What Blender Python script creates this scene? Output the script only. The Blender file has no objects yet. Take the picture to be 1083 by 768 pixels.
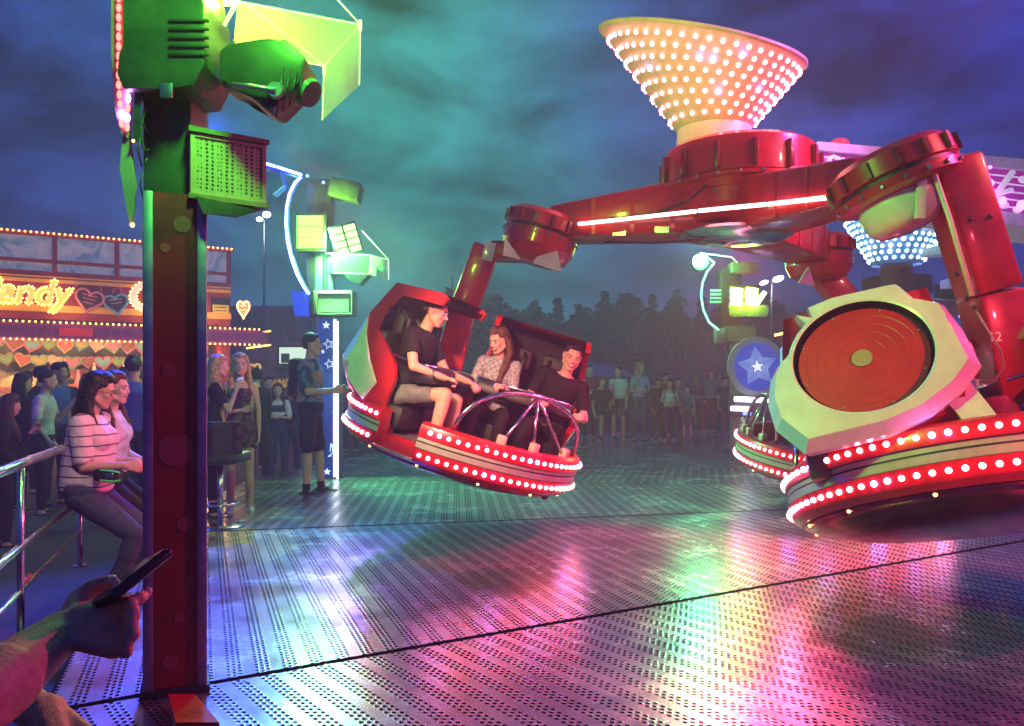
import bpy, bmesh, math, random
import numpy as np
from mathutils import Vector, Matrix, Euler, noise as mnoise

# ---------------------------------------------------------------- scene, camera, world, exposure
scn = bpy.context.scene
COL = scn.collection
R = math.radians
PI = math.pi
random.seed(7)

CAMZ, F, CX, HY = 1.25, 850.0, 541.5, 405.0      # eye height, focal length (photo px), centre column, horizon row
cam_d = bpy.data.cameras.new('camera')
cam = bpy.data.objects.new('camera', cam_d)
COL.objects.link(cam)
cam.location = (0, 0, CAMZ)
cam.rotation_euler = (R(90), 0, 0)
cam_d.sensor_width = 36.0
cam_d.lens = F / 1083.0 * 36.0
cam_d.shift_y = (HY - 384.0) / 1083.0
cam_d.clip_start = 0.05
cam_d.clip_end = 2000
scn.camera = cam

scn.view_settings.view_transform = 'Standard'
scn.view_settings.look = 'None'
scn.view_settings.exposure = 0.45
scn.view_settings.gamma = 1.0
scn.render.engine = 'CYCLES'
scn.cycles.use_denoising = True
try:
    scn.cycles.denoiser = 'OPENIMAGEDENOISE'
except Exception:
    pass
scn.cycles.use_light_tree = True
scn.cycles.max_bounces = 6
scn.cycles.diffuse_bounces = 3
scn.cycles.glossy_bounces = 3
scn.cycles.transmission_bounces = 4
scn.cycles.transparent_max_bounces = 8
scn.cycles.volume_bounces = 0
scn.cycles.sample_clamp_indirect = 4.0
scn.cycles.caustics_reflective = False
scn.cycles.caustics_refractive = False

world = bpy.data.worlds.new('World')
scn.world = world
world.use_nodes = True
wt = world.node_tree
for n in list(wt.nodes):
    wt.nodes.remove(n)
def wn(t, **k):
    n = wt.nodes.new(t)
    for a, b in k.items():
        setattr(n, a, b)
    return n
wout = wn('ShaderNodeOutputWorld')
wbg = wn('ShaderNodeBackground')
wt.links.new(wbg.outputs[0], wout.inputs[0])
tc = wn('ShaderNodeTexCoord')
sky = wn('ShaderNodeTexSky', sky_type='NISHITA', sun_disc=False)
sky.sun_elevation = R(-4.0)
sky.sun_rotation = R(-60)
# dusk clouds lit from the fair: hue drifts from deep blue over teal to violet round the horizon
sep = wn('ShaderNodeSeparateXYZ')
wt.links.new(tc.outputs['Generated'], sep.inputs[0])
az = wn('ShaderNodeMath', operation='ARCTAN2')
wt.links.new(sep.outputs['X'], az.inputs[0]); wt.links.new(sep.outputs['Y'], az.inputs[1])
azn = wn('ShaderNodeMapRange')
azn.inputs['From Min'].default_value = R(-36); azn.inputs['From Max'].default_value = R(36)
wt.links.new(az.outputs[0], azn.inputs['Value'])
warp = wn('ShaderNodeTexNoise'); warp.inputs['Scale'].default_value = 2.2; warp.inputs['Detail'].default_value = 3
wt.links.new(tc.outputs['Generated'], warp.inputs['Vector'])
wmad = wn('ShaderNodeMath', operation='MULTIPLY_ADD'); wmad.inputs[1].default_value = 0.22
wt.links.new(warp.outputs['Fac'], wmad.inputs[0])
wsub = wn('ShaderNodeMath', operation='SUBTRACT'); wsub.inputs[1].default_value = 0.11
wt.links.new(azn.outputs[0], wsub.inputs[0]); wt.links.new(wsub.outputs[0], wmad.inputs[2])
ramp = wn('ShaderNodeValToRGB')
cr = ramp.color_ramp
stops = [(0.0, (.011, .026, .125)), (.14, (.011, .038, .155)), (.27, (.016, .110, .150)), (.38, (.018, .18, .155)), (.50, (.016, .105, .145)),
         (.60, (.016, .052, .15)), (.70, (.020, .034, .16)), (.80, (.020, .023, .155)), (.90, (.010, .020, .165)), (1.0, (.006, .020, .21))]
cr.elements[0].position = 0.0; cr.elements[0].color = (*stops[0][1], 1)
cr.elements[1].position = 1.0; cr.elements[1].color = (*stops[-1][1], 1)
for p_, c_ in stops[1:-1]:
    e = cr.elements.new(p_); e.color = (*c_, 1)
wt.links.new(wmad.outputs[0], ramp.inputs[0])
mp = wn('ShaderNodeMapping'); mp.inputs['Scale'].default_value = (1.7, 1.7, 3.8)
wt.links.new(tc.outputs['Generated'], mp.inputs[0])
cn = wn('ShaderNodeTexNoise'); cn.inputs['Scale'].default_value = 3.0; cn.inputs['Detail'].default_value = 9; cn.inputs['Roughness'].default_value = .60
cn.inputs['Distortion'].default_value = .25
wt.links.new(mp.outputs[0], cn.inputs['Vector'])
cm = wn('ShaderNodeMapRange'); cm.inputs['From Min'].default_value = .34; cm.inputs['From Max'].default_value = .70
cm.inputs['To Min'].default_value = .36; cm.inputs['To Max'].default_value = 2.1
wt.links.new(cn.outputs['Fac'], cm.inputs['Value'])
mul = wn('ShaderNodeMix', data_type='RGBA', blend_type='MULTIPLY'); mul.inputs['Factor'].default_value = 1
wt.links.new(ramp.outputs[0], mul.inputs['A'])
cmb = wn('ShaderNodeCombineXYZ')
for i_ in range(3):
    wt.links.new(cm.outputs[0], cmb.inputs[i_])
wt.links.new(cmb.outputs[0], mul.inputs['B'])
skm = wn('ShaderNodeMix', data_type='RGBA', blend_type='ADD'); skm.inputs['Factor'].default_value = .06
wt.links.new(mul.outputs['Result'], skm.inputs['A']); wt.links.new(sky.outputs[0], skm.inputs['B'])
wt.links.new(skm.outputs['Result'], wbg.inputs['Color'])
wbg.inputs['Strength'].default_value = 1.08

# ---------------------------------------------------------------- helpers
def P(px, py, d):
    """photo pixel at a depth of d metres -> a point of the place"""
    return Vector(((px - CX) / F * d, d, CAMZ + (HY - py) / F * d))

def new_bm():
    return bmesh.new()

def basis(ax):
    ax = Vector(ax).normalized()
    t = Vector((0, 0, 1)) if abs(ax.z) < .95 else Vector((0, 1, 0))
    u = t.cross(ax).normalized()
    return u, ax.cross(u).normalized(), ax

def b_box(bm, c, s, rot=None, mi=0, bev=0.0):
    m = Matrix.Translation(Vector(c))
    if rot is not None:
        m = m @ (rot.to_matrix().to_4x4() if not isinstance(rot, Matrix) else rot.to_4x4())
    m = m @ Matrix.Diagonal((s[0], s[1], s[2], 1))
    r = bmesh.ops.create_cube(bm, size=1.0, matrix=m)
    vs = r['verts']
    fs = {f for v in vs for f in v.link_faces}
    for f in fs:
        f.material_index = mi
    if bev > 0:
        es = list({e for v in vs for e in v.link_edges})
        rr = bmesh.ops.bevel(bm, geom=es, offset=bev, segments=2, profile=.5, affect='EDGES', clamp_overlap=True)
        for f in rr['faces']:
            f.material_index = mi
    return vs

def b_hexa(bm, pts, mi=0):
    """8 points: bottom ring 0-3, top ring 4-7"""
    v = [bm.verts.new(p) for p in pts]
    for q in ((3, 2, 1, 0), (4, 5, 6, 7), (0, 1, 5, 4), (1, 2, 6, 5), (2, 3, 7, 6), (3, 0, 4, 7)):
        f = bm.faces.new([v[i] for i in q]); f.material_index = mi
    return v

def b_tube(bm, pts, r, n=10, mi=0, closed=False, cap=True):
    pts = [Vector(p) for p in pts]
    rad = r if isinstance(r, (list, tuple)) else [r] * len(pts)
    rings = []
    N = len(pts)
    pu = None
    for i, p in enumerate(pts):
        if closed:
            d = pts[(i + 1) % N] - pts[i - 1]
        else:
            d = pts[min(i + 1, N - 1)] - pts[max(i - 1, 0)]
        if d.length < 1e-9:
            d = Vector((0, 0, 1))
        d.normalize()
        if pu is None:
            u, w, _ = basis(d)
        else:
            u = (pu - d * pu.dot(d))
            if u.length < 1e-6:
                u, w, _ = basis(d)
            u.normalize(); w = d.cross(u).normalized()
        pu = u
        rings.append([bm.verts.new(p + (u * math.cos(2 * PI * k / n) + w * math.sin(2 * PI * k / n)) * rad[i]) for k in range(n)])
    rng = range(N) if closed else range(N - 1)
    for i in rng:
        a, b = rings[i], rings[(i + 1) % N]
        for k in range(n):
            f = bm.faces.new((a[k], a[(k + 1) % n], b[(k + 1) % n], b[k])); f.material_index = mi; f.smooth = True
    if cap and not closed:
        f = bm.faces.new(rings[0][::-1]); f.material_index = mi
        f = bm.faces.new(rings[-1]); f.material_index = mi

def b_lathe(bm, prof, n=48, a0=0.0, a1=2 * PI, mis=None, mat=None, smooth=False, cap_ends=True):
    """prof: (r,z) list; open arcs get end caps when the profile is closed"""
    full = abs(a1 - a0 - 2 * PI) < 1e-6
    cols = []
    m = n if full else n + 1
    for k in range(m):
        a = a0 + (a1 - a0) * k / n
        col = []
        for (r, z) in prof:
            p = Vector((r * math.cos(a), r * math.sin(a), z))
            col.append(bm.verts.new(mat @ p if mat else p))
        cols.append(col)
    L = len(prof)
    for k in range(n):
        a, b = cols[k], cols[(k + 1) % m]
        for i in range(L - 1):
            try:
                f = bm.faces.new((a[i], b[i], b[i + 1], a[i + 1]))
                f.material_index = mis[i] if mis else 0
                f.smooth = smooth
            except ValueError:
                pass
    if not full and cap_ends:
        for c, rev in ((cols[0], False), (cols[-1], True)):
            try:
                bm.faces.new(c[::-1] if rev else c)
            except ValueError:
                pass

def b_prism(bm, poly, h, mat=None, mi=0, mi_side=None):
    """2-D polygon extruded along local z from 0 to h"""
    a = [bm.verts.new((mat @ Vector((x, y, 0))) if mat else Vector((x, y, 0))) for x, y in poly]
    b = [bm.verts.new((mat @ Vector((x, y, h))) if mat else Vector((x, y, h))) for x, y in poly]
    n = len(poly)
    f = bm.faces.new(a[::-1]); f.material_index = mi
    f = bm.faces.new(b); f.material_index = mi
    for i in range(n):
        f = bm.faces.new((a[i], a[(i + 1) % n], b[(i + 1) % n], b[i])); f.material_index = mi if mi_side is None else mi_side

def b_ball(bm, c, r, mi=0, u=12, v=8, rot=None):
    s = r if isinstance(r, (tuple, list, Vector)) else (r, r, r)
    m = Matrix.Translation(Vector(c))
    if rot is not None:
        m = m @ (rot.to_4x4() if isinstance(rot, Matrix) else rot.to_matrix().to_4x4())
    m = m @ Matrix.Diagonal((s[0], s[1], s[2], 1))
    res = bmesh.ops.create_uvsphere(bm, u_segments=u, v_segments=v, radius=1.0, matrix=m)
    for vv in res['verts']:
        for f in vv.link_faces:
            f.material_index = mi; f.smooth = True

def frame(o, x, z):
    """matrix with local x along x, local z along z"""
    z = Vector(z).normalized(); x = Vector(x); x = (x - z * x.dot(z)).normalized(); y = z.cross(x)
    m = Matrix((x, y, z)).transposed().to_4x4(); m.translation = Vector(o)
    return m

def tag(o, label=None, cat=None, group=None, kind=None):
    if label: o['label'] = label
    if cat: o['category'] = cat
    if group: o['group'] = group
    if kind: o['kind'] = kind
    return o

def thing(name, label, cat, loc=(0, 0, 0), rot=(0, 0, 0), group=None, scale=1.0):
    o = bpy.data.objects.new(name, None)
    COL.objects.link(o)
    o.empty_display_size = .2
    o.location = loc; o.rotation_euler = rot; o.scale = (scale, scale, scale)
    return tag(o, label, cat, group)

def root_of(o):
    while o.parent is not None:
        o = o.parent
    return o

def inv(o):
    r = root_of(o)
    return Matrix.LocRotScale(r.location, r.rotation_euler, r.scale).inverted()

def obj(name, bm, mats, parent=None, world=False, recalc=True, label=None):
    if recalc and len(bm.faces):
        bmesh.ops.recalc_face_normals(bm, faces=bm.faces[:])
    if world and parent is not None:
        bm.transform(inv(parent))
    me = bpy.data.meshes.new(name)
    bm.to_mesh(me); bm.free()
    for m in (mats if isinstance(mats, (list, tuple)) else [mats]):
        me.materials.append(m)
    if len(me.polygons) and not any(p.use_smooth for p in me.polygons):
        for p in me.polygons: p.use_smooth = True
        me.set_sharp_from_angle(angle=R(24))
    o = bpy.data.objects.new(name, me)
    COL.objects.link(o)
    o.parent = parent
    if label: o['label'] = label
    return o

def inst(src, parent, loc, rot=None, name=None, scale=None):
    """a copy sharing mesh data, placed in its parent's frame"""
    c = bpy.data.objects.new(name or src.name.split('.')[0], src.data)
    COL.objects.link(c)
    c.parent = parent
    c.location = loc
    if rot is not None: c.rotation_euler = rot
    if scale is not None: c.scale = scale
    return c

def text_mesh(name, body, size, mats, parent, M, extrude=.004, shear=0.0, world=False, align='CENTER', offset=0.0, outline=None):
    """lettering as a real mesh; outline=list collects points along the letters' edges (local)"""
    cu = bpy.data.curves.new('lettering', 'FONT'); cu.body = body; cu.size = size; cu.extrude = extrude; cu.align_x = align
    cu.shear = shear; cu.offset = offset
    t = bpy.data.objects.new('lettering', cu); COL.objects.link(t)
    dg = bpy.context.evaluated_depsgraph_get()
    me = bpy.data.meshes.new_from_object(t.evaluated_get(dg))
    bpy.data.objects.remove(t)
    bm = new_bm(); bm.from_mesh(me); bpy.data.meshes.remove(me)
    if outline is not None:
        bm.normal_update()
        for e in bm.edges:
            if len(e.link_faces) == 1 and e.calc_length() > 0 and extrude == 0:
                outline.append((e.verts[0].co.copy(), e.verts[1].co.copy()))
    bm.transform(M)
    return obj(name, bm, mats, parent, world=world, recalc=False)

# ---------------------------------------------------------------- materials
def nd(nt, t, **k):
    n = nt.nodes.new(t)
    for a, b in k.items():
        setattr(n, a, b)
    return n

MATS = {}
def mat(name, col, rough=.5, metal=0.0, emit=None, es=0.0, var=.12, vscale=9.0, coat=0.0, alpha=1.0, trans=0.0, bump=0.0, bscale=60.0, spec=.5, chips=None):
    if name in MATS:
        return MATS[name]
    m = bpy.data.materials.new(name)
    m.use_nodes = True
    nt = m.node_tree
    b = nt.nodes['Principled BSDF']
    b.inputs['Roughness'].default_value = rough
    b.inputs['Metallic'].default_value = metal
    b.inputs['Specular IOR Level'].default_value = spec
    b.inputs['Coat Weight'].default_value = coat
    b.inputs['Coat Roughness'].default_value = .08
    b.inputs['Alpha'].default_value = alpha
    b.inputs['Transmission Weight'].default_value = trans
    if emit:
        b.inputs['Emission Color'].default_value = (*emit, 1)
        b.inputs['Emission Strength'].default_value = es
    t = nd(nt, 'ShaderNodeTexCoord')
    if var > 0:
        n1 = nd(nt, 'ShaderNodeTexNoise'); n1.inputs['Scale'].default_value = vscale; n1.inputs['Detail'].default_value = 6
        n1.inputs['Roughness'].default_value = .65
        nt.links.new(t.outputs['Object'], n1.inputs['Vector'])
        mr = nd(nt, 'ShaderNodeMapRange'); mr.inputs['From Min'].default_value = .3; mr.inputs['From Max'].default_value = .7
        mr.inputs['To Min'].default_value = 1 - var * 1.6; mr.inputs['To Max'].default_value = 1 + var
        nt.links.new(n1.outputs['Fac'], mr.inputs['Value'])
        cb = nd(nt, 'ShaderNodeCombineXYZ')
        for i in range(3): nt.links.new(mr.outputs[0], cb.inputs[i])
        mx = nd(nt, 'ShaderNodeMix', data_type='RGBA', blend_type='MULTIPLY'); mx.inputs['Factor'].default_value = 1
        mx.inputs['A'].default_value = (*col, 1)
        nt.links.new(cb.outputs[0], mx.inputs['B']); res = mx.outputs['Result']
        if chips:                                         # worn spots and rubbed marks in the paint
            n4 = nd(nt, 'ShaderNodeTexNoise'); n4.inputs['Scale'].default_value = 24; n4.inputs['Detail'].default_value = 7; n4.inputs['Roughness'].default_value = .7
            nt.links.new(t.outputs['Object'], n4.inputs['Vector'])
            m4 = nd(nt, 'ShaderNodeMapRange'); m4.inputs['From Min'].default_value = .64; m4.inputs['From Max'].default_value = .69
            nt.links.new(n4.outputs['Fac'], m4.inputs['Value'])
            x4 = nd(nt, 'ShaderNodeMix', data_type='RGBA'); x4.inputs['B'].default_value = (*chips, 1)
            nt.links.new(m4.outputs[0], x4.inputs['Factor']); nt.links.new(res, x4.inputs['A']); res = x4.outputs['Result']
        nt.links.new(res, b.inputs['Base Color'])
        r2 = nd(nt, 'ShaderNodeMapRange'); r2.inputs['To Min'].default_value = max(.03, rough - .08); r2.inputs['To Max'].default_value = min(1, rough + .14)
        nt.links.new(n1.outputs['Fac'], r2.inputs['Value']); nt.links.new(r2.outputs[0], b.inputs['Roughness'])
    else:
        b.inputs['Base Color'].default_value = (*col, 1)
    if bump > 0:
        n2 = nd(nt, 'ShaderNodeTexNoise'); n2.inputs['Scale'].default_value = bscale; n2.inputs['Detail'].default_value = 4
        nt.links.new(t.outputs['Object'], n2.inputs['Vector'])
        bp = nd(nt, 'ShaderNodeBump'); bp.inputs['Strength'].default_value = bump; bp.inputs['Distance'].default_value = .01
        nt.links.new(n2.outputs['Fac'], bp.inputs['Height']); nt.links.new(bp.outputs[0], b.inputs['Normal'])
    MATS[name] = m
    return m

def emis(name, col, s):
    if name in MATS:
        return MATS[name]
    m = bpy.data.materials.new(name); m.use_nodes = True
    nt = m.node_tree
    nt.nodes.remove(nt.nodes['Principled BSDF'])
    e = nd(nt, 'ShaderNodeEmission'); e.inputs[0].default_value = (*col, 1); e.inputs[1].default_value = s
    nt.links.new(e.outputs[0], nt.nodes['Material Output'].inputs[0])
    MATS[name] = m
    return m

RED = mat('red_paint', (.50, .012, .014), .28, coat=.5, var=.20, vscale=5, chips=(.10, .02, .02))
DRED = mat('dark_red_paint', (.22, .010, .012), .32, coat=.3, var=.2, vscale=6)
WHITE = mat('white_gelcoat', (.64, .66, .62), .22, coat=.6, var=.10, vscale=6, chips=(.42, .42, .40))
GREYP = mat('grey_stripe', (.46, .44, .38), .35, var=.12)
BLACKP = mat('black_plastic', (.013, .013, .015), .42, var=.3)
BLACKC = mat('black_upholstery', (.018, .017, .018), .55, var=.3, bump=.3, bscale=90)
STEEL = mat('polished_steel', (.62, .62, .64), .16, metal=1.0, var=.12, vscale=20)
DSTEEL = mat('dull_steel', (.36, .36, .38), .34, metal=1.0, var=.25, vscale=12)
CHROMER = mat('underside_metal', (.42, .36, .36), .22, metal=1.0, var=.3, vscale=7)
HOUSE = mat('lamp_housing', (.028, .032, .028), .38, var=.3, vscale=8)
TAN = mat('grille_frame', (.34, .26, .17), .5, var=.2)
CREAM = mat('cone_shell', (.60, .57, .44), .35, var=.06)
LED_R = emis('led_warm', (1.0, .17, .22), 22.0)
LED_V = emis('led_violet', (.62, .26, 1.0), 48.0)
LED_RED = emis('led_red', (1.0, .10, .08), 5.0)
NEON_P = emis('neon_pink', (1.0, .44, .38), 5.5)
NEON_B = emis('neon_blue', (.10, .16, 1.0), 18.0)
NEON_W = emis('neon_white', (.8, .84, 1.0), 2.2)
BULB = emis('warm_bulb', (1.0, .44, .07), 8.0)
FLOOD = emis('flood_face', (.20, 1.0, .07), 3.4)
FLOOD2 = emis('flood_face_soft', (.34, 1.0, .18), 3.2)
# ---------------------------------------------------------------- lamps of the ride
def spot(name, loc, target, power, col, ang=60, blend=.6, size=.12):
    l = bpy.data.lights.new(name, 'SPOT')
    l.energy = power; l.color = col; l.spot_size = R(ang); l.spot_blend = blend; l.shadow_soft_size = size
    o = bpy.data.objects.new(name, l); COL.objects.link(o)
    o.location = loc
    o.rotation_euler = (Vector(target) - Vector(loc)).to_track_quat('-Z', 'Y').to_euler()
    return o
def plamp(name, loc, power, col, size=.15):
    l = bpy.data.lights.new(name, 'POINT'); l.energy = power; l.color = col; l.shadow_soft_size = size
    o = bpy.data.objects.new(name, l); COL.objects.link(o); o.location = loc
    return o

spot('blue_flood', (-3.4, 9.0, 4.2), (-1.3, 3.8, 0), 1900, (.03, .07, 1.0), 62)
spot('blue_flood', (-5.5, 6.5, 4.6), (-4.6, 9.0, -.2), 150, (.04, .09, 1.0), 110)
spot('magenta_flood', (6.6, 4.3, 4.6), (1.5, 4.2, 0), 1150, (1.0, .05, .30), 85)
spot('red_fill', (5.6, 3.0, 4.8), (1.2, 6.8, 2.8), 380, (1.0, .16, .12), 75)  # unseen lamp in mid air, added to redden hub and arms
spot('rose_fill', P(300, 150, 3.62), (-.12, 6.75, 1.05), 760, (1.0, .42, .32), 34)  # unseen lamp added to brighten the riders
spot('red_fill', (4.36, -1.9, 2.9), (1.95, 4.2, 1.2), 1700, (1.0, .05, .09), 22)  # unseen lamp added to brighten the near gondola's red disc
spot('rose_rail_fill', (-1.62, 3.35, 2.4), (-2.85, 5.3, .85), 90, (1.0, .52, .50), 46)  # unseen lamp added to lighten the women on the railing
spot('hub_fill', (1.9, 6.6, 2.42), (.3, 4.6, 0), 950, (1.0, .03, .16), 110)  # unseen lamp added under the hub to turn the floor pink
spot('green_flood', (-1.05, 3.0, 3.3), (2.0, 4.3, 1.3), 340, (.16, 1.0, .10), 50)
spot('amber_flood', (-1.05, 3.1, 3.5), (1.35, 6.8, 4.1), 470, (.85, 1.0, .14), 26)
spot('green_flood', (-2.5, 10.25, 3.15), (1.5, 11.5, 0.0), 1700, (.14, 1.0, .36), 120)
spot('teal_flood', (-2.17, 10.25, 3.1), (-.8, 8.0, 0.0), 240, (.06, .30, 1.0), 70)
spot('violet_fill', (4.5, 5.6, 4.9), (2.1, 7.0, 4.0), 620, (.85, .22, 1.0), 70)  # unseen lamp added to tint the right side of the cone
spot('green_fill', (-.75, 2.55, 3.3), (-1.22, 3.35, 2.72), 300, (.10, 1.0, .05), 70)  # unseen lamp added to turn the near cabinet green
plamp('lamp_glow', P(330, 248, 10.2), 170, (.35, 1.0, .08), .1)
plamp('lamp_glow', P(740, 276, 12.75), 130, (.08, 1.0, .35), .1)
plamp('lamp_glow', P(305, -30, 3.5), 34, (.38, 1.0, .05), .05)
spot('lime_pool', (-2.17, 10.25, 3.1), (-2.28, 6.1, 0), 600, (.55, 1.0, .05), 14, .25)
spot('violet_pool', (-2.17, 10.25, 3.1), (-.75, 5.5, 0), 500, (.35, .06, 1.0), 16, .4)

# ---------------------------------------------------------------- ground and platform
C0 = Vector((9.4, 9.4, 0))
asphalt = mat('asphalt', (.045, .045, .05), .75, var=.35, vscale=3, bump=.4, bscale=40)
bm = new_bm()
b_box(bm, (0, 300, -.75), (1600, 1600, 1.0))
tag(obj('ground', bm, asphalt), kind='structure')

def floor_material():
    m = bpy.data.materials.new('perforated_aluminium'); m.use_nodes = True
    nt = m.node_tree; b = nt.nodes['Principled BSDF']; out = nt.nodes['Material Output']
    uv = nd(nt, 'ShaderNodeUVMap'); uv.uv_map = 'UVMap'
    sp = nd(nt, 'ShaderNodeSeparateXYZ'); nt.links.new(uv.outputs[0], sp.inputs[0])
    def M(op, a, b_=None, c=None):
        n = nd(nt, 'ShaderNodeMath', operation=op)
        for i, v in enumerate((a, b_, c)):
            if v is None: continue
            if isinstance(v, (int, float)): n.inputs[i].default_value = v
            else: nt.links.new(v, n.inputs[i])
        return n.outputs[0]
    PV, PU = .0235, .037
    v = M('DIVIDE', sp.outputs['Y'], PV); row = M('FLOOR', v); cv = M('SUBTRACT', M('SUBTRACT', v, row), .5)
    r5 = M('FLOORED_MODULO', row, 5.0)
    has = M('LESS_THAN', r5, 2.5)
    par = M('MULTIPLY', M('FLOORED_MODULO', row, 2.0), .5)
    u = M('ADD', M('DIVIDE', sp.outputs['X'], PU), par)
    cu = M('SUBTRACT', M('FRACT', u), .5)
    dx = M('MULTIPLY', cu, PU * .72); dy = M('MULTIPLY', cv, PV)
    d = M('SQRT', M('ADD', M('MULTIPLY', dx, dx), M('MULTIPLY', dy, dy)))
    hole = M('MULTIPLY', M('LESS_THAN', d, .0074), has)
    rim = nd(nt, 'ShaderNodeMapRange'); rim.inputs['From Min'].default_value = .006; rim.inputs['From Max'].default_value = .0125
    rim.inputs['To Min'].default_value = 1; rim.inputs['To Max'].default_value = 0
    nt.links.new(d, rim.inputs['Value'])
    hgt = M('MULTIPLY', rim.outputs[0], has)
    t = nd(nt, 'ShaderNodeTexCoord')
    n1 = nd(nt, 'ShaderNodeTexNoise'); n1.inputs['Scale'].default_value = 1.7; n1.inputs['Detail'].default_value = 8; n1.inputs['Roughness'].default_value = .7
    nt.links.new(t.outputs['Object'], n1.inputs['Vector'])
    # brushed streaks along each plate
    mpn = nd(nt, 'ShaderNodeMapping'); mpn.inputs['Scale'].default_value = (1.2, 55, 1)
    nt.links.new(uv.outputs[0], mpn.inputs[0])
    n3 = nd(nt, 'ShaderNodeTexNoise'); n3.inputs['Scale'].default_value = 1.0; n3.inputs['Detail'].default_value = 4
    nt.links.new(mpn.outputs[0], n3.inputs['Vector'])
    rr = nd(nt, 'ShaderNodeMapRange'); rr.inputs['From Min'].default_value = .3; rr.inputs['From Max'].default_value = .7
    rr.inputs['To Min'].default_value = .15; rr.inputs['To Max'].default_value = .34
    nt.links.new(M('ADD', M('MULTIPLY', n1.outputs['Fac'], .88), M('MULTIPLY', n3.outputs['Fac'], .12)), rr.inputs['Value'])
    nt.links.new(rr.outputs[0], b.inputs['Roughness'])
    cr_ = nd(nt, 'ShaderNodeMapRange'); cr_.inputs['From Min'].default_value = .25; cr_.inputs['From Max'].default_value = .75
    cr_.inputs['To Min'].default_value = .28; cr_.inputs['To Max'].default_value = .62
    nt.links.new(n1.outputs['Fac'], cr_.inputs['Value'])
    cc = nd(nt, 'ShaderNodeCombineXYZ')
    for i in range(3): nt.links.new(cr_.outputs[0], cc.inputs[i])
    nt.links.new(cc.outputs[0], b.inputs['Base Color'])
    b.inputs['Metallic'].default_value = .78
    bp = nd(nt, 'ShaderNodeBump'); bp.inputs['Strength'].default_value = .14; bp.inputs['Distance'].default_value = .004
    nt.links.new(M('ADD', hgt, M('MULTIPLY', n3.outputs['Fac'], .05)), bp.inputs['Height']); nt.links.new(bp.outputs[0], b.inputs['Normal'])
    dk = nd(nt, 'ShaderNodeBsdfDiffuse'); dk.inputs[0].default_value = (.004, .004, .005, 1)
    mx = nd(nt, 'ShaderNodeMixShader'); nt.links.new(hole, mx.inputs[0]); nt.links.new(b.outputs[0], mx.inputs[1]); nt.links.new(dk.outputs[0], mx.inputs[2])
    nt.links.new(mx.outputs[0], out.inputs['Surface'])
    return m
FLOORM = floor_material()
NS = 21
STEP = 2 * PI / NS
A0 = R(209.6)
bm = new_bm()
uvl = bm.loops.layers.uv.new('UVMap')
radii = [2.0, 6.35, 9.25, 12.85]
def pol(r, a):
    return Vector((C0.x + r * math.cos(a), C0.y + r * math.sin(a), 0))
for k in range(NS):
    a1 = A0 - k * STEP; a0 = a1 - STEP; am = (a0 + a1) / 2
    ed = Vector((math.cos(am), math.sin(am), 0)); et = Vector((-math.sin(am), math.cos(am), 0))
    for j in range(3):
        r0, r1 = radii[j], radii[j + 1]
        q = [pol(r0, a0), pol(r1, a0), pol(r1, a1), pol(r0, a1)]
        n0 = Vector((-math.sin(a0), math.cos(a0), 0)); n1 = Vector((-math.sin(a1), math.cos(a1), 0))
        g = .022
        q = [q[0] + n0 * g + ed * .004, q[1] + n0 * g - ed * .004, q[2] - n1 * g - ed * .004, q[3] - n1 * g + ed * .004]
        top = [bm.verts.new(p) for p in q]; bot = [bm.verts.new(p - Vector((0, 0, .03))) for p in q]
        fs = [bm.faces.new(top)]
        for i in range(4):
            fs.append(bm.faces.new((top[i], bot[i], bot[(i + 1) % 4], top[(i + 1) % 4]))); fs[-1].material_index = 1
        for f in fs:
            for l in f.loops:
                pp = l.vert.co - C0
                l[uvl].uv = (pp.dot(et) + k * .013, pp.dot(ed))
for k in range(NS):                                     # countersunk screws along the plate joints
    a1 = A0 - k * STEP
    for sg in (-1, 1):
        for i in range(26):
            c_ = pol(4.2 + i * .33, a1) + Vector((-math.sin(a1), math.cos(a1), 0)) * sg * .055
            if c_.y > 11 or c_.y < 0: continue
            f = bm.faces.new([bm.verts.new(c_ + Vector((.011 * math.cos(2 * PI * j / 8), .011 * math.sin(2 * PI * j / 8), .0025))) for j in range(8)]); f.material_index = 2
tag(obj('floor', bm, [FLOORM, mat('platform_under', (.012, .012, .013), .8, spec=.1), STEEL]), kind='structure')
bm = new_bm()
m_ = Matrix.Rotation(A0, 4, 'Z'); m_.translation = C0
b_lathe(bm, [(0.01, -.031), (12.86, -.031), (12.88, -.035), (12.88, -.24), (0.01, -.24)], n=NS, mat=m_)
tag(obj('platform_base', bm, mat('platform_under', (.02, .02, .022), .6)), kind='structure')
# ---------------------------------------------------------------- gondolas
def led_mesh(name, m, r=.0168, sx=1.0):
    bm = new_bm(); b_ball(bm, (0, 0, 0), (r, r, r), u=10, v=6)
    me = bpy.data.meshes.new(name); bm.to_mesh(me); bm.free(); me.materials.append(m)
    return me
ME_LED = led_mesh('led_warm', LED_R)
ME_LEDV = led_mesh('led_violet', LED_V)
def put_leds(parent, items, limit=100, name='led'):
    """items: (local point, mesh, distance); the nearest are lamps of their own, the rest one strip"""
    items = sorted(items, key=lambda t: t[2])
    for p, me, _ in items[:limit]:
        o = bpy.data.objects.new(name, me); COL.objects.link(o); o.parent = parent; o.location = p
    rest = items[limit:]
    if rest:
        bm = new_bm()
        for p, me, _ in rest:
            k = len(bm.verts)
            bm.from_mesh(me)
            bm.verts.ensure_lookup_table()
            for v in bm.verts[k:]: v.co += Vector(p)
        o = obj(name + '_strip', bm, rest[0][1].materials[0], parent, recalc=False); o['kind'] = 'stuff'

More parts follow.
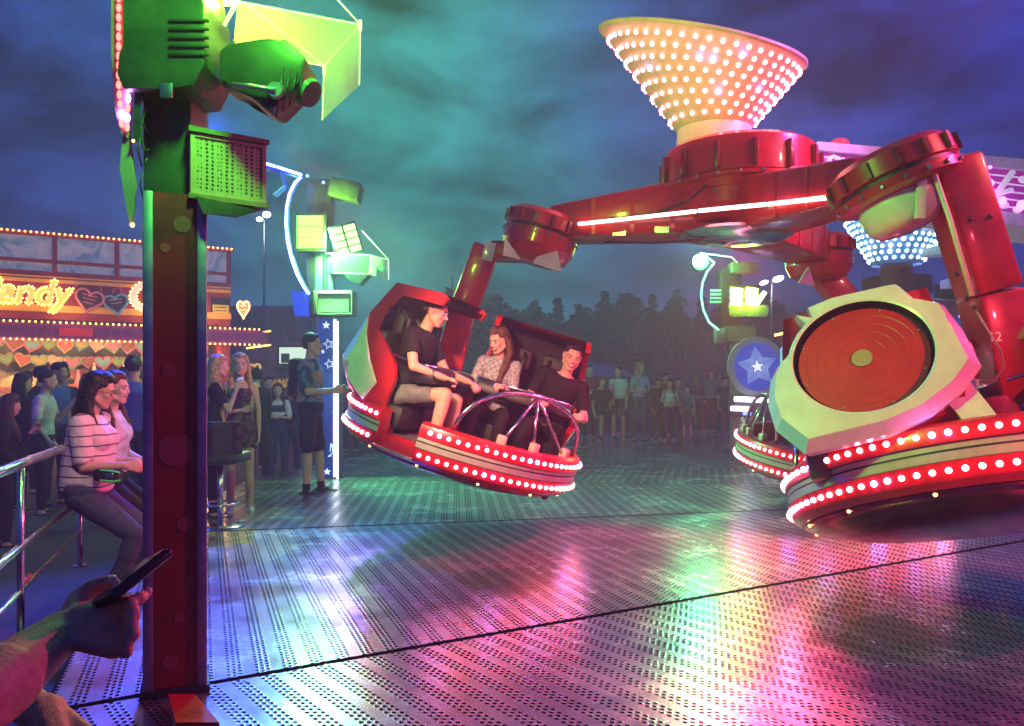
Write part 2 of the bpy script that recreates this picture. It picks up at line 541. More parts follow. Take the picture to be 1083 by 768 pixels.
BUMP = [(.97, .165), (1.045, .165), (1.075, .145), (1.09, .10), (1.088, .048), (1.074, .042), (1.075, .014), (1.075, .002), (1.072, -.044), (1.086, -.05), (1.08, -.10), (1.06, -.145), (1.02, -.18), (.95, -.18), (.95, -.02), (.97, .165)]
BMI = [0, 0, 0, 0, 2, 1, 2, 1, 2, 0, 0, 0, 0, 0, 0]

STYLE = {
 # half width, outer profile, opening profile, cheek, cover origin x / z / lean / stand-off, seat shift
 'slim': dict(PW=.54, OUT=[(-.20, -.04), (-.29, .13), (-.47, .27), (-.495, .47), (-.455, .865), (-.31, 1.17), (.13, 1.19)],
              OPEN=[(.18, 1.16), (.15, 1.09), (-.24, 1.08), (-.335, .90), (-.345, .75), (-.20, .64), (-.08, .527), (-.03, .40), (-.07, .16), (.02, -.04)],
              CHEEK=[(-.457, .86), (-.497, .47), (-.472, .275), (-.292, .15), (-.178, .326), (-.292, .485), (-.41, .68)], cover=(-.44, .585, .12, .105), sx=.13, rf=.98),
 'wide': dict(PW=.47, OUT=[(-.26, -.02), (-.40, .12), (-.60, .22), (-.64, .33), (-.49, .88), (-.40, 1.04), (.13, 1.10)],
              OPEN=[(.18, 1.07), (.15, 1.01), (-.30, .97), (-.38, .84), (-.42, .72), (-.25, .62), (-.10, .52), (-.04, .40), (-.09, .16), (.02, -.02)],
              CHEEK=[(-.50, .84), (-.60, .47), (-.612, .30), (-.395, .16), (-.24, .326), (-.36, .485), (-.46, .68)], cover=(-.545, .585, .14, .13), sx=0, rf=1.0),
}
def taper(y, z):
    return y * (1 - .16 * max(0, min(1, (z - .45) / .75)) - .22 * max(0, min(1, (.35 - z) / .4)))
# white back cover read as a polygon about its disc (metres, seen from behind: +x is the rider's right)
COVER = [(836, 319), (886, 305), (959, 300), (976, 322), (1001, 332), (1015, 361), (1027, 403), (1009, 425), (976, 448), (937, 462), (850, 476), (819, 448), (811, 420), (814, 392), (822, 377), (838, 370), (847, 347), (862, 327)]
COVER = [((x - 915) * .0049, (383 - y) * .0049 * 1.17) for x, y in COVER]
COVER = [(x * 1.05, y * 1.05) for x, y in COVER]
COVER = [(x * math.cos(R(5)) + y * math.sin(R(5)), -x * math.sin(R(5)) + y * math.cos(R(5))) for x, y in COVER]

def pod(root, pos, face, style, fin=False, zs=1.0):
    """one two-seat shell; parts under root, sub-parts under the shell"""
    M = Matrix.Translation(Vector((pos[0], pos[1], 0))) @ Matrix.Rotation(face, 4, 'Z')
    st = STYLE[style]; PW, OUT, OPEN, CHEEK, sx_ = st['PW'], st['OUT'], st['OPEN'], st['CHEEK'], st['sx']
    if zs != 1.0: OUT, OPEN = [(x, z * zs) for x, z in OUT], [(x, z * zs) for x, z in OPEN]
    bm = new_bm()
    prof = OUT + OPEN
    for s in (-1, 1):
        a = [bm.verts.new(M @ Vector((x, taper(s * PW, z), z))) for x, z in prof]
        b = [bm.verts.new(M @ Vector((x, taper(s * (PW - .055), z), z))) for x, z in prof]
        fo = bm.faces.new(a); fi = bm.faces.new(b[::-1])
        n = len(prof)
        for i in range(n):
            bm.faces.new((a[i], a[(i + 1) % n], b[(i + 1) % n], b[i]))
    k = [bm.verts.new(M @ Vector((x, taper(-PW, z), z))) for x, z in OUT]
    l = [bm.verts.new(M @ Vector((x, taper(PW, z), z))) for x, z in OUT]
    for i in range(len(OUT) - 1):
        bm.faces.new((k[i], k[i + 1], l[i + 1], l[i]))
    shell = obj('seat_shell', bm, RED, root)
    for s in (-1, 1):
        bm = new_bm()
        a = [bm.verts.new(M @ Vector((x, taper(s * (PW + .003), z), z))) for x, z in CHEEK]
        cxm = sum(x for x, z in CHEEK) / 7; czm = sum(z for x, z in CHEEK) / 7
        b = [bm.verts.new(M @ Vector((x + (cxm - x) * .12, taper(s * (PW + .022), z), z + (czm - z) * .08))) for x, z in CHEEK]
        bm.faces.new(b)
        for i in range(7): bm.faces.new((a[i], a[(i + 1) % 7], b[(i + 1) % 7], b[i]))
        obj('white_cheek', bm, WHITE, shell)
    # dark lining
    bm = new_bm()
    IN = [(x + .05 * (1 if z < 1.0 else .6), z - (.05 if z > 1.0 else 0)) for x, z in OUT]
    w = PW - .058
    k = [bm.verts.new(M @ Vector((x, taper(-w, z), z))) for x, z in IN]
    l = [bm.verts.new(M @ Vector((x, taper(w, z), z))) for x, z in IN]
    for i in range(len(IN) - 1):
        bm.faces.new((k[i], k[i + 1], l[i + 1], l[i]))
    for s in (-1, 1):
        side = [(x + .045, z - .03) for x, z in OUT[1:6]] + [(x - .004, z) for x, z in OPEN[2:9]]; side[0] = (side[0][0], side[0][1] + .06)
        f = bm.faces.new([bm.verts.new(M @ Vector((x, taper(s * (w - .003), z), z))) for x, z in side])
    obj('lining', bm, BLACKC, shell)
    for s in (-1, 1):
        for nm, c, sz in (('seat_cushion', (-.20 + sx_ * .6, s * .22, .09), (.50 - sx_, .40, .2)), ('back_cushion', (-.47 + sx_, s * .22, .48), (.11, .38, .56)), ('head_cushion', (-.38 + sx_, s * .20, .86), (.11, .30, .22))):
            bm = new_bm()
            b_box(bm, (0, 0, 0), sz, bev=.04)
            bm.transform(M @ Matrix.Translation(Vector(c)))
            obj(nm, bm, BLACKC, shell)
    # lap tray and grab bar
    bm = new_bm()
    vs = b_box(bm, (0, 0, 0), (.2, PW * 1.7, .13), bev=.035)
    bmesh.ops.transform(bm, matrix=M @ Matrix.Translation(Vector((.16, 0, .50))) @ Matrix.Rotation(R(-12), 4, 'Y'), verts=bm.verts[:])
    obj('lap_restraint', bm, BLACKP, shell)
    bm = new_bm()
    b_tube(bm, [M @ Vector(p) for p in ((-.20, -PW + .06, .60), (.10, -PW + .06, .575), (.18, -PW + .10, .58), (.2, 0, .585), (.18, PW - .10, .58), (.10, PW - .06, .575), (-.20, PW - .06, .60))], .013, 8)
    obj('grab_bar', bm, STEEL, shell)
    for s in (-1, 1):
        for e in (-.1, .1):
            bm = new_bm()
            b_tube(bm, [M @ Vector((-.42 + sx_, s * .22 + e + .02 * s, .96)), M @ Vector((-.30 + sx_, s * .22 + e, .90)), M @ Vector((-.30 + sx_, s * .22 + e, .68))], .022, 8)
            obj('shoulder_pad', bm, BLACKP, shell)
    # white cover with the big red disc
    ox, oz, ln_, so = st['cover']; o = Vector((ox, 0, oz)); zb = (Vector((ln_, 0, .50))).normalized()      # up along the back
    nrm = Vector((-zb.z, 0, zb.x))                                               # outward
    right = Vector((0, -1, 0))
    fm = Matrix((right, zb, nrm)).transposed().to_4x4(); fm.translation = o + nrm * so
    fm = M @ fm
    def rad(a):
        best = .5
        n = len(COVER)
        for i in range(n):
            x1, y1 = COVER[i]; x2, y2 = COVER[(i + 1) % n]
            dx, dy = math.cos(a), math.sin(a)
            ex, ey = x2 - x1, y2 - y1
            den = dx * ey - dy * ex
            if abs(den) < 1e-9: continue
            t = (x1 * ey - y1 * ex) / den; u = (x1 * dy - y1 * dx) / den
            if t > 0 and -1e-6 <= u <= 1 + 1e-6:
                best = t
        return best
    angs = sorted([2 * PI * i / 72 for i in range(72)] + [math.atan2(y, x) % (2 * PI) + 1e-4 for x, y in COVER])
    angs = [a for i, a in enumerate(angs) if i == 0 or a - angs[i - 1] > .012]
    bm = new_bm()
    HR = .372
    rings = []
    for kind in range(6):
        ring = []
        for a in angs:
            ro = rad(a)
            if kind == 0: r, z = ro * .96, (-.15 if style == 'wide' else -.10)
            elif kind == 1: r, z = ro, -.075
            elif kind == 2: r, z = max(HR + .03, ro * (.90 if math.sin(a) < .3 else .93)), 0.0
            elif kind == 3: r, z = HR + .012, .012
            elif kind == 4: r, z = HR, .006
            else: r, z = HR, -.07
            ring.append(bm.verts.new(fm @ Vector((r * math.cos(a), r * math.sin(a), z))))
        rings.append(ring)
    n = len(angs)
    for q in range(5):
        for i in range(n):
            f = bm.faces.new((rings[q][i], rings[q][(i + 1) % n], rings[q + 1][(i + 1) % n], rings[q + 1][i]))
            f.material_index = 1 if q == 4 else 0
    cov = obj('back_cover', bm, [WHITE, BLACKP], shell)
    for cap_, x0 in ((0, 0),):
        bm = new_bm()
        pr = [(.001, -.028), (.056, -.028), (.056, -.038), (.13, -.038), (.133, -.0365), (.136, -.038), (.19, -.038), (.193, -.0365), (.196, -.038), (.245, -.038), (.248, -.0365), (.251, -.038), (.30, -.038), (.303, -.0365), (.306, -.038), (.348, -.038), (.354, -.046), (.354, -.07)]
        b_lathe(bm, pr, n=72, mat=fm, mis=[1, 1, 0, 2, 2, 0, 2, 2, 0, 2, 2, 0, 2, 2, 0, 0, 0])
        for a in range(8):
            aa = a * PI / 4 + .35
            b_ball(bm, fm @ Vector((.335 * math.cos(aa), .335 * math.sin(aa), -.036)), .008, 1, 8, 5)
        obj('back_disc', bm, [RED2, TANM, REDL], shell)
        bm = new_bm()
        b_lathe(bm, [(0.001, -.072), (.371, -.072)], n=48, mat=fm)
        obj('disc_gap', bm, BLACKP, shell)
    if fin:                                              # lower white fin by the skirt
        bm = new_bm()
        b_prism(bm, [(.36, -.30), (.50, -.22), (.60, -.52), (.47, -.56)], .03, mat=fm @ Matrix.Translation(Vector((0, 0, -.16))))
        obj('skirt_fin', bm, WHITE, shell)
    return shell, M

RED2 = mat('disc_red', (.46, .008, .014), .42, var=.10, vscale=4)
REDL = mat('disc_ring_red', (.42, .02, .03), .4, var=0)
TANM = mat('disc_centre', (.36, .28, .16), .5, var=.1)
PANM = mat('floor_pan', (.20, .19, .19), .45, metal=.5, var=.3, vscale=14)
DISHM = mat('dish_red', (.30, .07, .08), .16, metal=.9, var=.3, vscale=5)  # mirroring metal, its red reflections put into the base colour
GOLD = mat('edge_trim', (.65, .48, .25), .3, metal=.8, var=.1)

def gondola(label, loc, tilt, yaw, gap, style='slim', hoop=(-50, 45), pshift=0.0):
    rot = (tilt @ Matrix.Rotation(yaw, 3, 'Z')).to_euler()
    root = thing('gondola', label, 'ride gondola', loc, rot, 'gondolas of the ride', .93)
    bm = new_bm()
    a0, a1 = gap[1], gap[0] + 2 * PI
    b_lathe(bm, BUMP, n=96, a0=a0, a1=a1, mis=BMI)
    obj('bumper', bm, [RED, GREYP, BLACKP], root)
    bm = new_bm()
    b_lathe(bm, [(.94, -.165), (1.0, -.185), (.93, -.225), (.70, -.28), (.30, -.30), (.001, -.30)], n=72, smooth=True)
    obj('underside_dish', bm, DISHM, root)
    bm = new_bm()
    b_lathe(bm, [(.001, -.05), (.93, -.05), (.965, -.055), (.965, -.16), (.001, -.16)], n=72, mis=[0, 0, 1, 1])
    pan = obj('floor_pan', bm, [PANM, RED], root)
    # entry ramp in the gap of the bumper
    bm = new_bm()
    b_lathe(bm, [(.90, -.04), (1.0, -.06), (1.07, -.15), (1.02, -.18), (.90, -.16), (.90, -.04)], n=10, a0=gap[0], a1=gap[1])
    ramp_ = obj('entry_step', bm, RED, root)
    bm = new_bm()
    b_tube(bm, [Vector((1.072 * math.cos(a), 1.072 * math.sin(a), -.148)) for a in [gap[0] + (gap[1] - gap[0]) * i / 8 for i in range(9)]], .01, 6)
    obj('edge_trim', bm, GOLD, ramp_)
    Mw = Matrix.LocRotScale(root.location, rot, root.scale)
    items = []
    n = 88
    for row, z in ((0, .098), (1, -.098)):
        for i in range(n):
            a = 2 * PI * (i + .5 * row) / n
            am = (a - a0) % (2 * PI)
            if am > (a1 - a0) - .02 or am < .02:
                continue
            p = Vector((1.092 * math.cos(a), 1.092 * math.sin(a), z)) if row == 0 else Vector((1.084 * math.cos(a), 1.084 * math.sin(a), z))
            v = (i + 5 * row) % 11 in (0, 1)
            items.append((p, ME_LEDV if v else ME_LED, ((Mw @ p) - cam.location).length))
    put_leds(root, items)
    # small amber lamps under the rim
    bm = new_bm()
    for i in range(12):
        a = 2 * PI * i / 12 + .2
        b_ball(bm, (.985 * math.cos(a), .985 * math.sin(a), -.196), .012, 0, 8, 5)
    o_ = obj('amber_lamps', bm, emis('amber_lamp', (1.0, .30, .10), 7), root)
    # hoop rail on the front rim
    h0, h1 = R(hoop[0]), R(hoop[1]); hm = (h0 + h1) / 2
    e0 = Vector((1.0 * math.cos(h0), 1.0 * math.sin(h0), .16)); e1 = Vector((1.0 * math.cos(h1), 1.0 * math.sin(h1), .16))
    ap = Vector((.86 * math.cos(hm), .86 * math.sin(hm), .60))
    mid = (e0 + e1) / 2
    pts = []
    for i in range(21):
        t = PI * i / 20
        u = (1 - math.cos(t)) / 2
        base = e0.lerp(e1, u)
        pts.append(base + (ap - mid) * math.sin(t) ** .8 if 0 < i < 20 else base)
    bm = new_bm()
    b_tube(bm, pts, .019, 10)
    hp = obj('hoop_rail', bm, STEEL, root)
    for f_ in (.28, .5, .8):
        a = h0 + (h1 - h0) * f_
        bm = new_bm()
        b_tube(bm, [ap, Vector((1.0 * math.cos(a), 1.0 * math.sin(a), .16))], .014, 8)
        obj('spoke', bm, STEEL, hp)
        bm = new_bm()
        b_box(bm, (1.0 * math.cos(a), 1.0 * math.sin(a), .19), (.07, .07, .09), rot=Matrix.Rotation(a, 3, 'Z'), bev=.012)
        obj('rail_bracket', bm, mat('bracket', (.5, .48, .36), .4), hp)
    s1, M1 = pod(root, (-.05 + pshift, -.55 + pshift * .5), R(37), style, False, .82 if style == 'wide' else 1.0)
    s2, M2 = pod(root, (-.05 + pshift, .55 - pshift * .5), R(-37), style, style == 'wide')
    # centre stanchion that carries the gondola on its arm
    bm = new_bm()
    b_lathe(bm, [(.001, .42), (.11, .42), (.14, .36), (.15, .1), (.24, -.05), (.001, -.05)], n=24, mat=Matrix.Translation(Vector((-.35, 0, 0))))
    obj('centre_hub', bm, DRED, root)
    return root, rot, M1, M2

def tilt_m(rx, ry):
    return Matrix.Rotation(R(rx), 3, 'X') @ Matrix.Rotation(R(ry), 3, 'Y')

G1, G1rot, G1A, G1B = gondola('red and white gondola with three riders, tilted, left of the ride hub', (-.42, 6.85, .77), tilt_m(2, 17), R(-57), (R(-71), R(-50)), hoop=(-37, 45), pshift=.05)
G2, G2rot, G2A, G2B = gondola('nearest red and white gondola seen from behind, big red disc on its back', (2.66, 4.70, .67), tilt_m(-19, -3), R(99), (R(-12), R(8)), 'wide', hoop=(12, 60))
G3, G3rot, G3A, G3B = gondola('far red gondola half hidden behind the nearest gondola', (3.32, 8.2, .52), tilt_m(8, 4), R(150), (R(-71), R(-51)), hoop=(5, 60))

# ---------------------------------------------------------------- hub with its three arms, drums and light cone
HUB = Vector((1.98, 7.0, 0))
N1 = tilt_m(2, 17) @ Vector((0, 0, 1))
N2 = tilt_m(-8, -20) @ Vector((0, 0, 1))
def cone_leds(root, c, z0, r0, r1, zl, zr, zn, meshes, rows=8, lim=100, f0=.10, f1=.90, dens=.102, lx=0.0):
    """c: axis; z0 base height; r0/r1 base and top radius; zl/zr top height at the left and right"""
    items = []
    for j in range(rows):
        f = f0 + (f1 - f0) * j / (rows - 1)
        r = r0 + (r1 - r0) * f + .004
        n = int(2 * PI * r / dens)
        for i in range(n):
            a = 2 * PI * (i + .5 * (j % 2)) / n
            zt = (zl + zr) / 2 + (zr - zl) / 2 * math.cos(a) - zn * math.sin(a)
            p = Vector((c.x + lx * f + r * math.cos(a), c.y + r * math.sin(a), z0 + (zt - z0) * f))
            me = meshes[1] if random.random() < .075 else meshes[0]
            items.append((p - root.location, me, (p - cam.location).length))
    put_leds(root, items, lim, 'cone_lamp')
def cone_shell(root, c, z0, r0, r1, zl, zr, zn, m, lx=0.0):
    bm = new_bm()
    n = 72
    rings = []
    for (f, dr, lip) in ((0, 0, 0), (1, 0, 0), (1.0, .022, .0), (1.0, .022, .03), (1.0, -.01, .03), (1, -.02, 0), (0, -.02, .05)):
        r = r0 + (r1 - r0) * f + dr
        rings.append([bm.verts.new(Vector((c.x + lx * f + r * math.cos(2 * PI * i / n), c.y + r * math.sin(2 * PI * i / n),
                     z0 + ((zl + zr) / 2 + (zr - zl) / 2 * math.cos(2 * PI * i / n) - zn * math.sin(2 * PI * i / n) - z0) * f + lip))) for i in range(n)])
    for q in range(len(rings) - 1):
        for i in range(n):
            f = bm.faces.new((rings[q][i], rings[q][(i + 1) % n], rings[q + 1][(i + 1) % n], rings[q + 1][i]))
            f.smooth = True; f.material_index = 1 if q in (1, 2, 3, 4) else 0
    return obj('light_cone', bm, [m, mat('cone_lip', (.62, .46, .36), .35)], root, world=True)

ARM = thing('ride_arm_cross', 'red rotating hub with three long arms under a lamp studded cone', 'ride arms', HUB)
def drum(root, c, ax, prof, mats, mis=None, n=40, name='drum', parent=None):
    u, w, a = basis(ax)
    fm = Matrix((u, w, a)).transposed().to_4x4(); fm.translation = c
    bm = new_bm(); b_lathe(bm, prof, n=n, mat=fm, mis=mis)
    return obj(name, bm, mats, parent or root, world=True), fm

def beam(bm, p0, p1, w0, h0, w1, h1, up=(0, 0, 1), bev=.03, mi=0):
    p0 = Vector(p0); p1 = Vector(p1)
    d = (p1 - p0).normalized(); up = Vector(up); s = d.cross(up).normalized(); u = s.cross(d).normalized()
    k = len(bm.verts)
    pts = []
    for p, w, h in ((p0, w0, h0), (p1, w1, h1)):
        pts += [p - s * w / 2 - u * h / 2, p + s * w / 2 - u * h / 2, p + s * w / 2 + u * h / 2, p - s * w / 2 + u * h / 2]
    vs = b_hexa(bm, pts, mi)
    if bev:
        es = list({e for v in vs for e in v.link_edges})
        bmesh.ops.bevel(bm, geom=es, offset=bev, segments=2, profile=.5, affect='EDGES', clamp_overlap=True)
    return d, s, u

# upper drum with ribs
o, fm = drum(ARM, HUB + Vector((0, 0, 2.91)), (0, 0, 1), [(.001, .36), (.60, .36), (.64, .33), (.65, .28), (.655, .05), (.60, .02), (.60, -.06), (.001, -.06)], RED, n=28, name='hub_drum')
for i in range(14):
    a = 2 * PI * (i + .3) / 14
    bm = new_bm(); b_box(bm, HUB + Vector((.665 * math.cos(a), .665 * math.sin(a), 3.08)), (.05, .045, .22), rot=Matrix.Rotation(a, 3, 'Z'), bev=.008)
    obj('drum_rib', bm, DRED, o, world=True)
bm = new_bm()
b_lathe(bm, [(.57, 0), (.672, 0), (.672, .03), (.57, .03), (.57, 0)], n=40, mat=Matrix.Translation(HUB + Vector((0, 0, 2.915))))
obj('drum_flange', bm, RED, o, world=True)
# lugs, grease fittings and hoses on the drum
bm = new_bm()
b_prism(bm, [(-.80, 3.10), (-.60, 3.25), (-.56, 2.95), (-.68, 2.96)], .09, mat=frame(HUB + Vector((.15, -.28, 0)), (1, 0, 0), (0, -1, 0)))
obj('drum_lug', bm, RED, o, world=True)
neck, _ = drum(ARM, HUB + Vector((-.22, 0, 3.26)), (0, 0, 1), [(.001, .26), (.31, .26), (.325, .04), (.30, .0), (.001, 0)], [CREAM], n=40, name='cone_neck')
CC = HUB + Vector((-.08, 0, 0))
cone = cone_shell(ARM, HUB + Vector((-.22, 0, 0)), 3.44, .31, .86, 4.34, 3.96, -.225, CREAM, -.12)
cone_leds(ARM, HUB + Vector((-.22, 0, 0)), 3.44, .31, .86, 4.34, 3.96, -.225, (ME_LED, ME_LEDV), lx=-.12)
# lower hub
o_keep = o
o2, fm = drum(ARM, HUB + Vector((.0, 0, 2.55)), (0, 0, 1), [(.001, .44), (.50, .44), (.56, .36), (.56, .18), (.48, .06), (.30, .0), (.001, 0)], RED, n=32, name='lower_hub')
drum(ARM, P(778, 252, 6.75), (.03, 0, 1), [(.001, .05), (.44, .045), (.46, .02), (.40, -.01), (.14, -.035), (.12, -.02), (.001, -.02)], STEEL, n=40, name='bottom_plate')
J1 = P(573, 246, 7.35); J2 = P(948, 194, 4.95); J3 = P(866, 268, 8.3)
def arm(h, J, w0, h0, w1, h1, zc):
    bm = new_bm()
    beam(bm, HUB + h, J, w0, h0, w1, h1, bev=.045)
    a = obj('arm', bm, RED, ARM, world=True)
    # side plates and bolts give the arm its panel joints
    d = (J - HUB - h).normalized(); s = d.cross(Vector((0, 0, 1))).normalized()
    for sg in (-1, 1):
        for f in (.30, .52, .74):
            bm = new_bm()
            p = (HUB + h).lerp(J, f); w = w0 + (w1 - w0) * f; hh = h0 + (h1 - h0) * f
            b_box(bm, p + s * sg * (w / 2 + .002), (.035, .012, hh * .9), rot=Matrix((d, s, Vector((0, 0, 1)))).transposed())
            obj('rib_plate', bm, RED, a, world=True)
    return a
a1_ = arm(Vector((-.1, 0, 2.78)), J1 + Vector((.1, 0, .06)), .62, .52, .40, .30, 0)
a2_ = arm(Vector((.05, -.1, 2.74)), J2 + Vector((-.05, .1, .05)), .62, .48, .40, .27, 0)
a3_ = arm(Vector((.1, .1, 2.70)), J3 + Vector((0, 0, .02)), .60, .44, .40, .30, 0)
for p, q in (((612, 237, 7.05), (736, 223.5, 6.45)), ((739, 223, 6.40), (810, 216.2, 5.92)), ((813, 216, 5.88), (884, 208, 5.16))):
    bm = new_bm(); b_tube(bm, [P(*p), P(*q)], .016, 8)
    obj('neon_tube', bm, NEON_P, a1_, world=True)
# hydraulic hoses clipped along the arms, stencilled plates
for q in (((640, 232, 7.0), (690, 227, 6.8), (726, 214, 6.62), (748, 196, 6.5)), ((640, 256, 7.05), (690, 257, 6.86), (740, 254, 6.7), (772, 240, 6.5))):
    bm = new_bm(); b_tube(bm, [P(*t) for t in q], .011, 8)
    obj('hose', bm, BLACKP, a1_, world=True)
for q in ((655, 246, 6.98), (700, 243, 6.78)):
    bm = new_bm(); b_box(bm, P(*q), (.12, .01, .05), rot=Euler((0, R(4), R(-20)))); obj('data_plate', bm, STEEL, a1_, world=True)
# end drums on the arms
def joint(J, ax, big=.35, short=False):
    prof = [(.001, .17), (big - .04, .17), (big, .13), (big + .005, .02), (big - .02, .01), (big - .02, -.01), (big + .005, -.02), (big, -.07), (big - .05, -.09), (big - .12, -.10), (.001, -.10)] if short else [(.001, .17), (big - .04, .17), (big, .13), (big + .005, .02), (big - .02, .01), (big - .02, -.01), (big + .005, -.02), (big, -.14), (big - .05, -.24), (big - .12, -.29), (.001, -.29)]
    o, fm = drum(ARM, J, ax, prof, [RED, BLACKP], mis=[0, 0, 0, 0, 1, 0, 0, 0, 0, 0], n=36, name='arm_drum')
    for i in range(14):
        a = 2 * PI * i / 14
        bm = new_bm()
        b_box(bm, fm @ Vector(((big + .012) * math.cos(a), (big + .012) * math.sin(a), .075)), (.03, .03, .10), rot=(fm.to_3x3() @ Matrix.Rotation(a, 3, 'Z')))
        obj('drum_rib', bm, DRED, o, world=True)
    return o, fm
j1, f1 = joint(J1, N1, .34)
j2, f2 = joint(J2, N2, .37, True)
j3, f3 = joint(J3, (0, 0, 1), .33)
# bolt circles
bm = new_bm(); b_lathe(bm, [(.001, .014), (.010, .014), (.016, .008), (.016, 0)], n=6)
ME_BOLT = bpy.data.meshes.new('bolt'); bm.to_mesh(ME_BOLT); bm.free(); ME_BOLT.materials.append(DSTEEL)
def bolts(parent, fm_, r, z, n, a_off=0.0):
    for i in range(n):
        a = 2 * PI * i / n + a_off
        p = fm_ @ Vector((r * math.cos(a), r * math.sin(a), z))
        o_ = bpy.data.objects.new('bolt', ME_BOLT); COL.objects.link(o_); o_.parent = parent
        o_.matrix_local = inv(parent) @ frame(p, fm_.to_3x3() @ Vector((-math.sin(a), math.cos(a), 0)), fm_.to_3x3() @ Vector((math.cos(a), math.sin(a), 0)))
bolts(j1, f1, .345, -.05, 18); bolts(j2, f2, .375, -.05, 18); bolts(j3, f3, .335, -.05, 14)
bolts(o2, Matrix.Translation(HUB + Vector((0, 0, 2.55))), .56, .27, 20)
bolts(o_keep, Matrix.Translation(HUB + Vector((0, 0, 2.915))), .672, .015, 24)
# drop arm to the left gondola
def drop(points, w, h, parent, nm='drop_arm', up=(0, -1, 0), bev=.025, m=RED):
    bm = new_bm()
    for a, b in zip(points[:-1], points[1:]):
        beam(bm, a, b, w, h, w, h, up=up, bev=bev)
    return obj(nm, bm, m, parent, world=True)
# left drop arm
e1 = P(516, 268, 7.35)
d1 = drop([P(590, 268, 7.32), P(519, 266, 7.36)], .17, .26, j1, 'elbow')
d1b = drop([e1 + Vector((0.0, 0, .06)), P(488, 335, 7.4), P(474, 392, 7.32)], .25, .24, j1)
bm = new_bm()
b_box(bm, P(517, 266, 7.22), (.10, .02, .17), rot=Euler((0, R(14), 0)), bev=.004)
b_prism(bm, [(0, 0), (.27, -.02), (.19, .16), (.02, .06)], .05, mat=frame(P(563, 279, 7.12), (1, 0, -.25), (0, -1, 0)))
b_prism(bm, [(0, 0), (.16, -.04), (.02, .16)], .05, mat=frame(P(532, 271, 7.15), (1, 0, 0), (0, -1, 0)))
obj('white_cover', bm, WHITE, j1, world=True)
bm = new_bm()
b_tube(bm, [P(503, 262, 7.28), P(484, 314, 7.3)], .013, 8)
obj('edge_strip', bm, mat('pale_strip', (.7, .72, .6), .4), j1, world=True)
# near drop arm down to gondola 12
d2 = drop([P(1003, 172, 4.82), P(1046, 310, 4.78), P(1072, 425, 4.80)], .27, .28, j2)
bm = new_bm()
beam(bm, P(968, 205, 4.92), P(1016, 190, 4.86), .34, .30, .30, .30)
obj('elbow', bm, RED, j2, world=True)
bm = new_bm()
u, w_, a_ = basis(N2)
mm = Matrix((u, w_, a_)).transposed().to_4x4(); mm.translation = J2 - N2 * .20 + Vector((-.06, -.02, 0))
b_lathe(bm, [(.22, .14), (.235, .05), (.22, -.06), (.17, -.115), (.08, -.135), (.001, -.14)], n=36, mat=mm, smooth=True)
obj('bell_cover', bm, WHITE, j2, world=True)
bm = new_bm()
b_box(bm, P(974, 205, 4.66), (.055, .03, .29), rot=Euler((0, R(2), 0)), bev=.004)
obj('white_cover', bm, WHITE, j2, world=True)
bm = new_bm()
b_tube(bm, [P(984, 183, 4.66), P(989, 186, 4.645), P(1004, 230, 4.64), P(1028, 313, 4.60)], .015, 8)
obj('edge_strip', bm, MATS['pale_strip'], j2, world=True)
for q in ((1026, 232), (1047, 229), (1023, 316), (1030, 325), (1009, 250), (1012, 290)):
    bm = new_bm(); b_ball(bm, P(q[0], q[1], 4.66), .015, 0, 8, 6)
    obj('bolt', bm, BLACKP, j2, world=True)
text_mesh('number_decal', '12', .075, mat('white_decal', (.75, .75, .75), .5, var=0), j2, frame(P(1053, 361, 4.50), (1, 0, .08), (0, -1, 0)), .002, world=True)
bm = new_bm()
b_tube(bm, [P(1033, 330, 4.55), P(1042, 345, 4.5), P(1058, 370, 4.5), P(1062, 388, 4.5), P(1053, 402, 4.52), P(1036, 404, 4.55)], .006, 6)
obj('hose', bm, mat('hose', (.30, .28, .24), .5), j2, world=True)
bm = new_bm()
b_tube(bm, [P(1024, 362, 4.5), P(1027, 372, 4.5), P(1034, 400, 4.52)], [.012, .02, .02], 10)
obj('damper', bm, GOLD, j2, world=True)
# far drop arm
drop([P(868, 288, 8.3), P(900, 325, 8.25), P(905, 420, 8.25)], .25, .25, j3)
bm = new_bm(); b_prism(bm, [(0, 0), (.16, -.03), (.10, .16)], .05, mat=frame(P(843, 300, 8.0), (1, 0, 0), (0, -1, 0)))
obj('white_cover', bm, WHITE, j3, world=True)

# ---------------------------------------------------------------- main boom with the painted notes
boom = thing('main_boom', 'violet main boom painted with white staff lines and a bass clef', 'ride boom', P(870, 175, 7.6))
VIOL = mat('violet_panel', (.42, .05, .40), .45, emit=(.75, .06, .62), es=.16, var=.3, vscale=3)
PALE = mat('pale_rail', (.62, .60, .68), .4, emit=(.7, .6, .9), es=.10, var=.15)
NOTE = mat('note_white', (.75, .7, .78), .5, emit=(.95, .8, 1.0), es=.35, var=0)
bA, bB = P(866, 156, 7.55), P(866, 199, 7.55)
bC, bD = P(1100, 177, 8.4), P(1100, 237, 8.4)
ext = 1.35
bC = bA + (bC - bA) * ext; bD = bB + (bD - bB) * ext
bk = Vector((.12, .5, 0))
bm = new_bm(); b_hexa(bm, [bB, bD, bD + bk, bB + bk, bA, bC, bC + bk, bA + bk])
obj('side_panel', bm, VIOL, boom, world=True)
def bp(u, v, off=-.012):
    a = bA.lerp(bC, u); b = bB.lerp(bD, u)
    return a.lerp(b, v) + Vector((0, off, 0))
for v0, v1 in ((-.10, .10), (.90, 1.12)):
    bm = new_bm()
    q = [bp(-.01, v1, -.05), bp(1, v1, -.05), bp(1, v1, .6), bp(-.01, v1, .6), bp(-.01, v0, -.05), bp(1, v0, -.05), bp(1, v0, .6), bp(-.01, v0, .6)]
    b_hexa(bm, q); obj('rail', bm, PALE, boom, world=True)
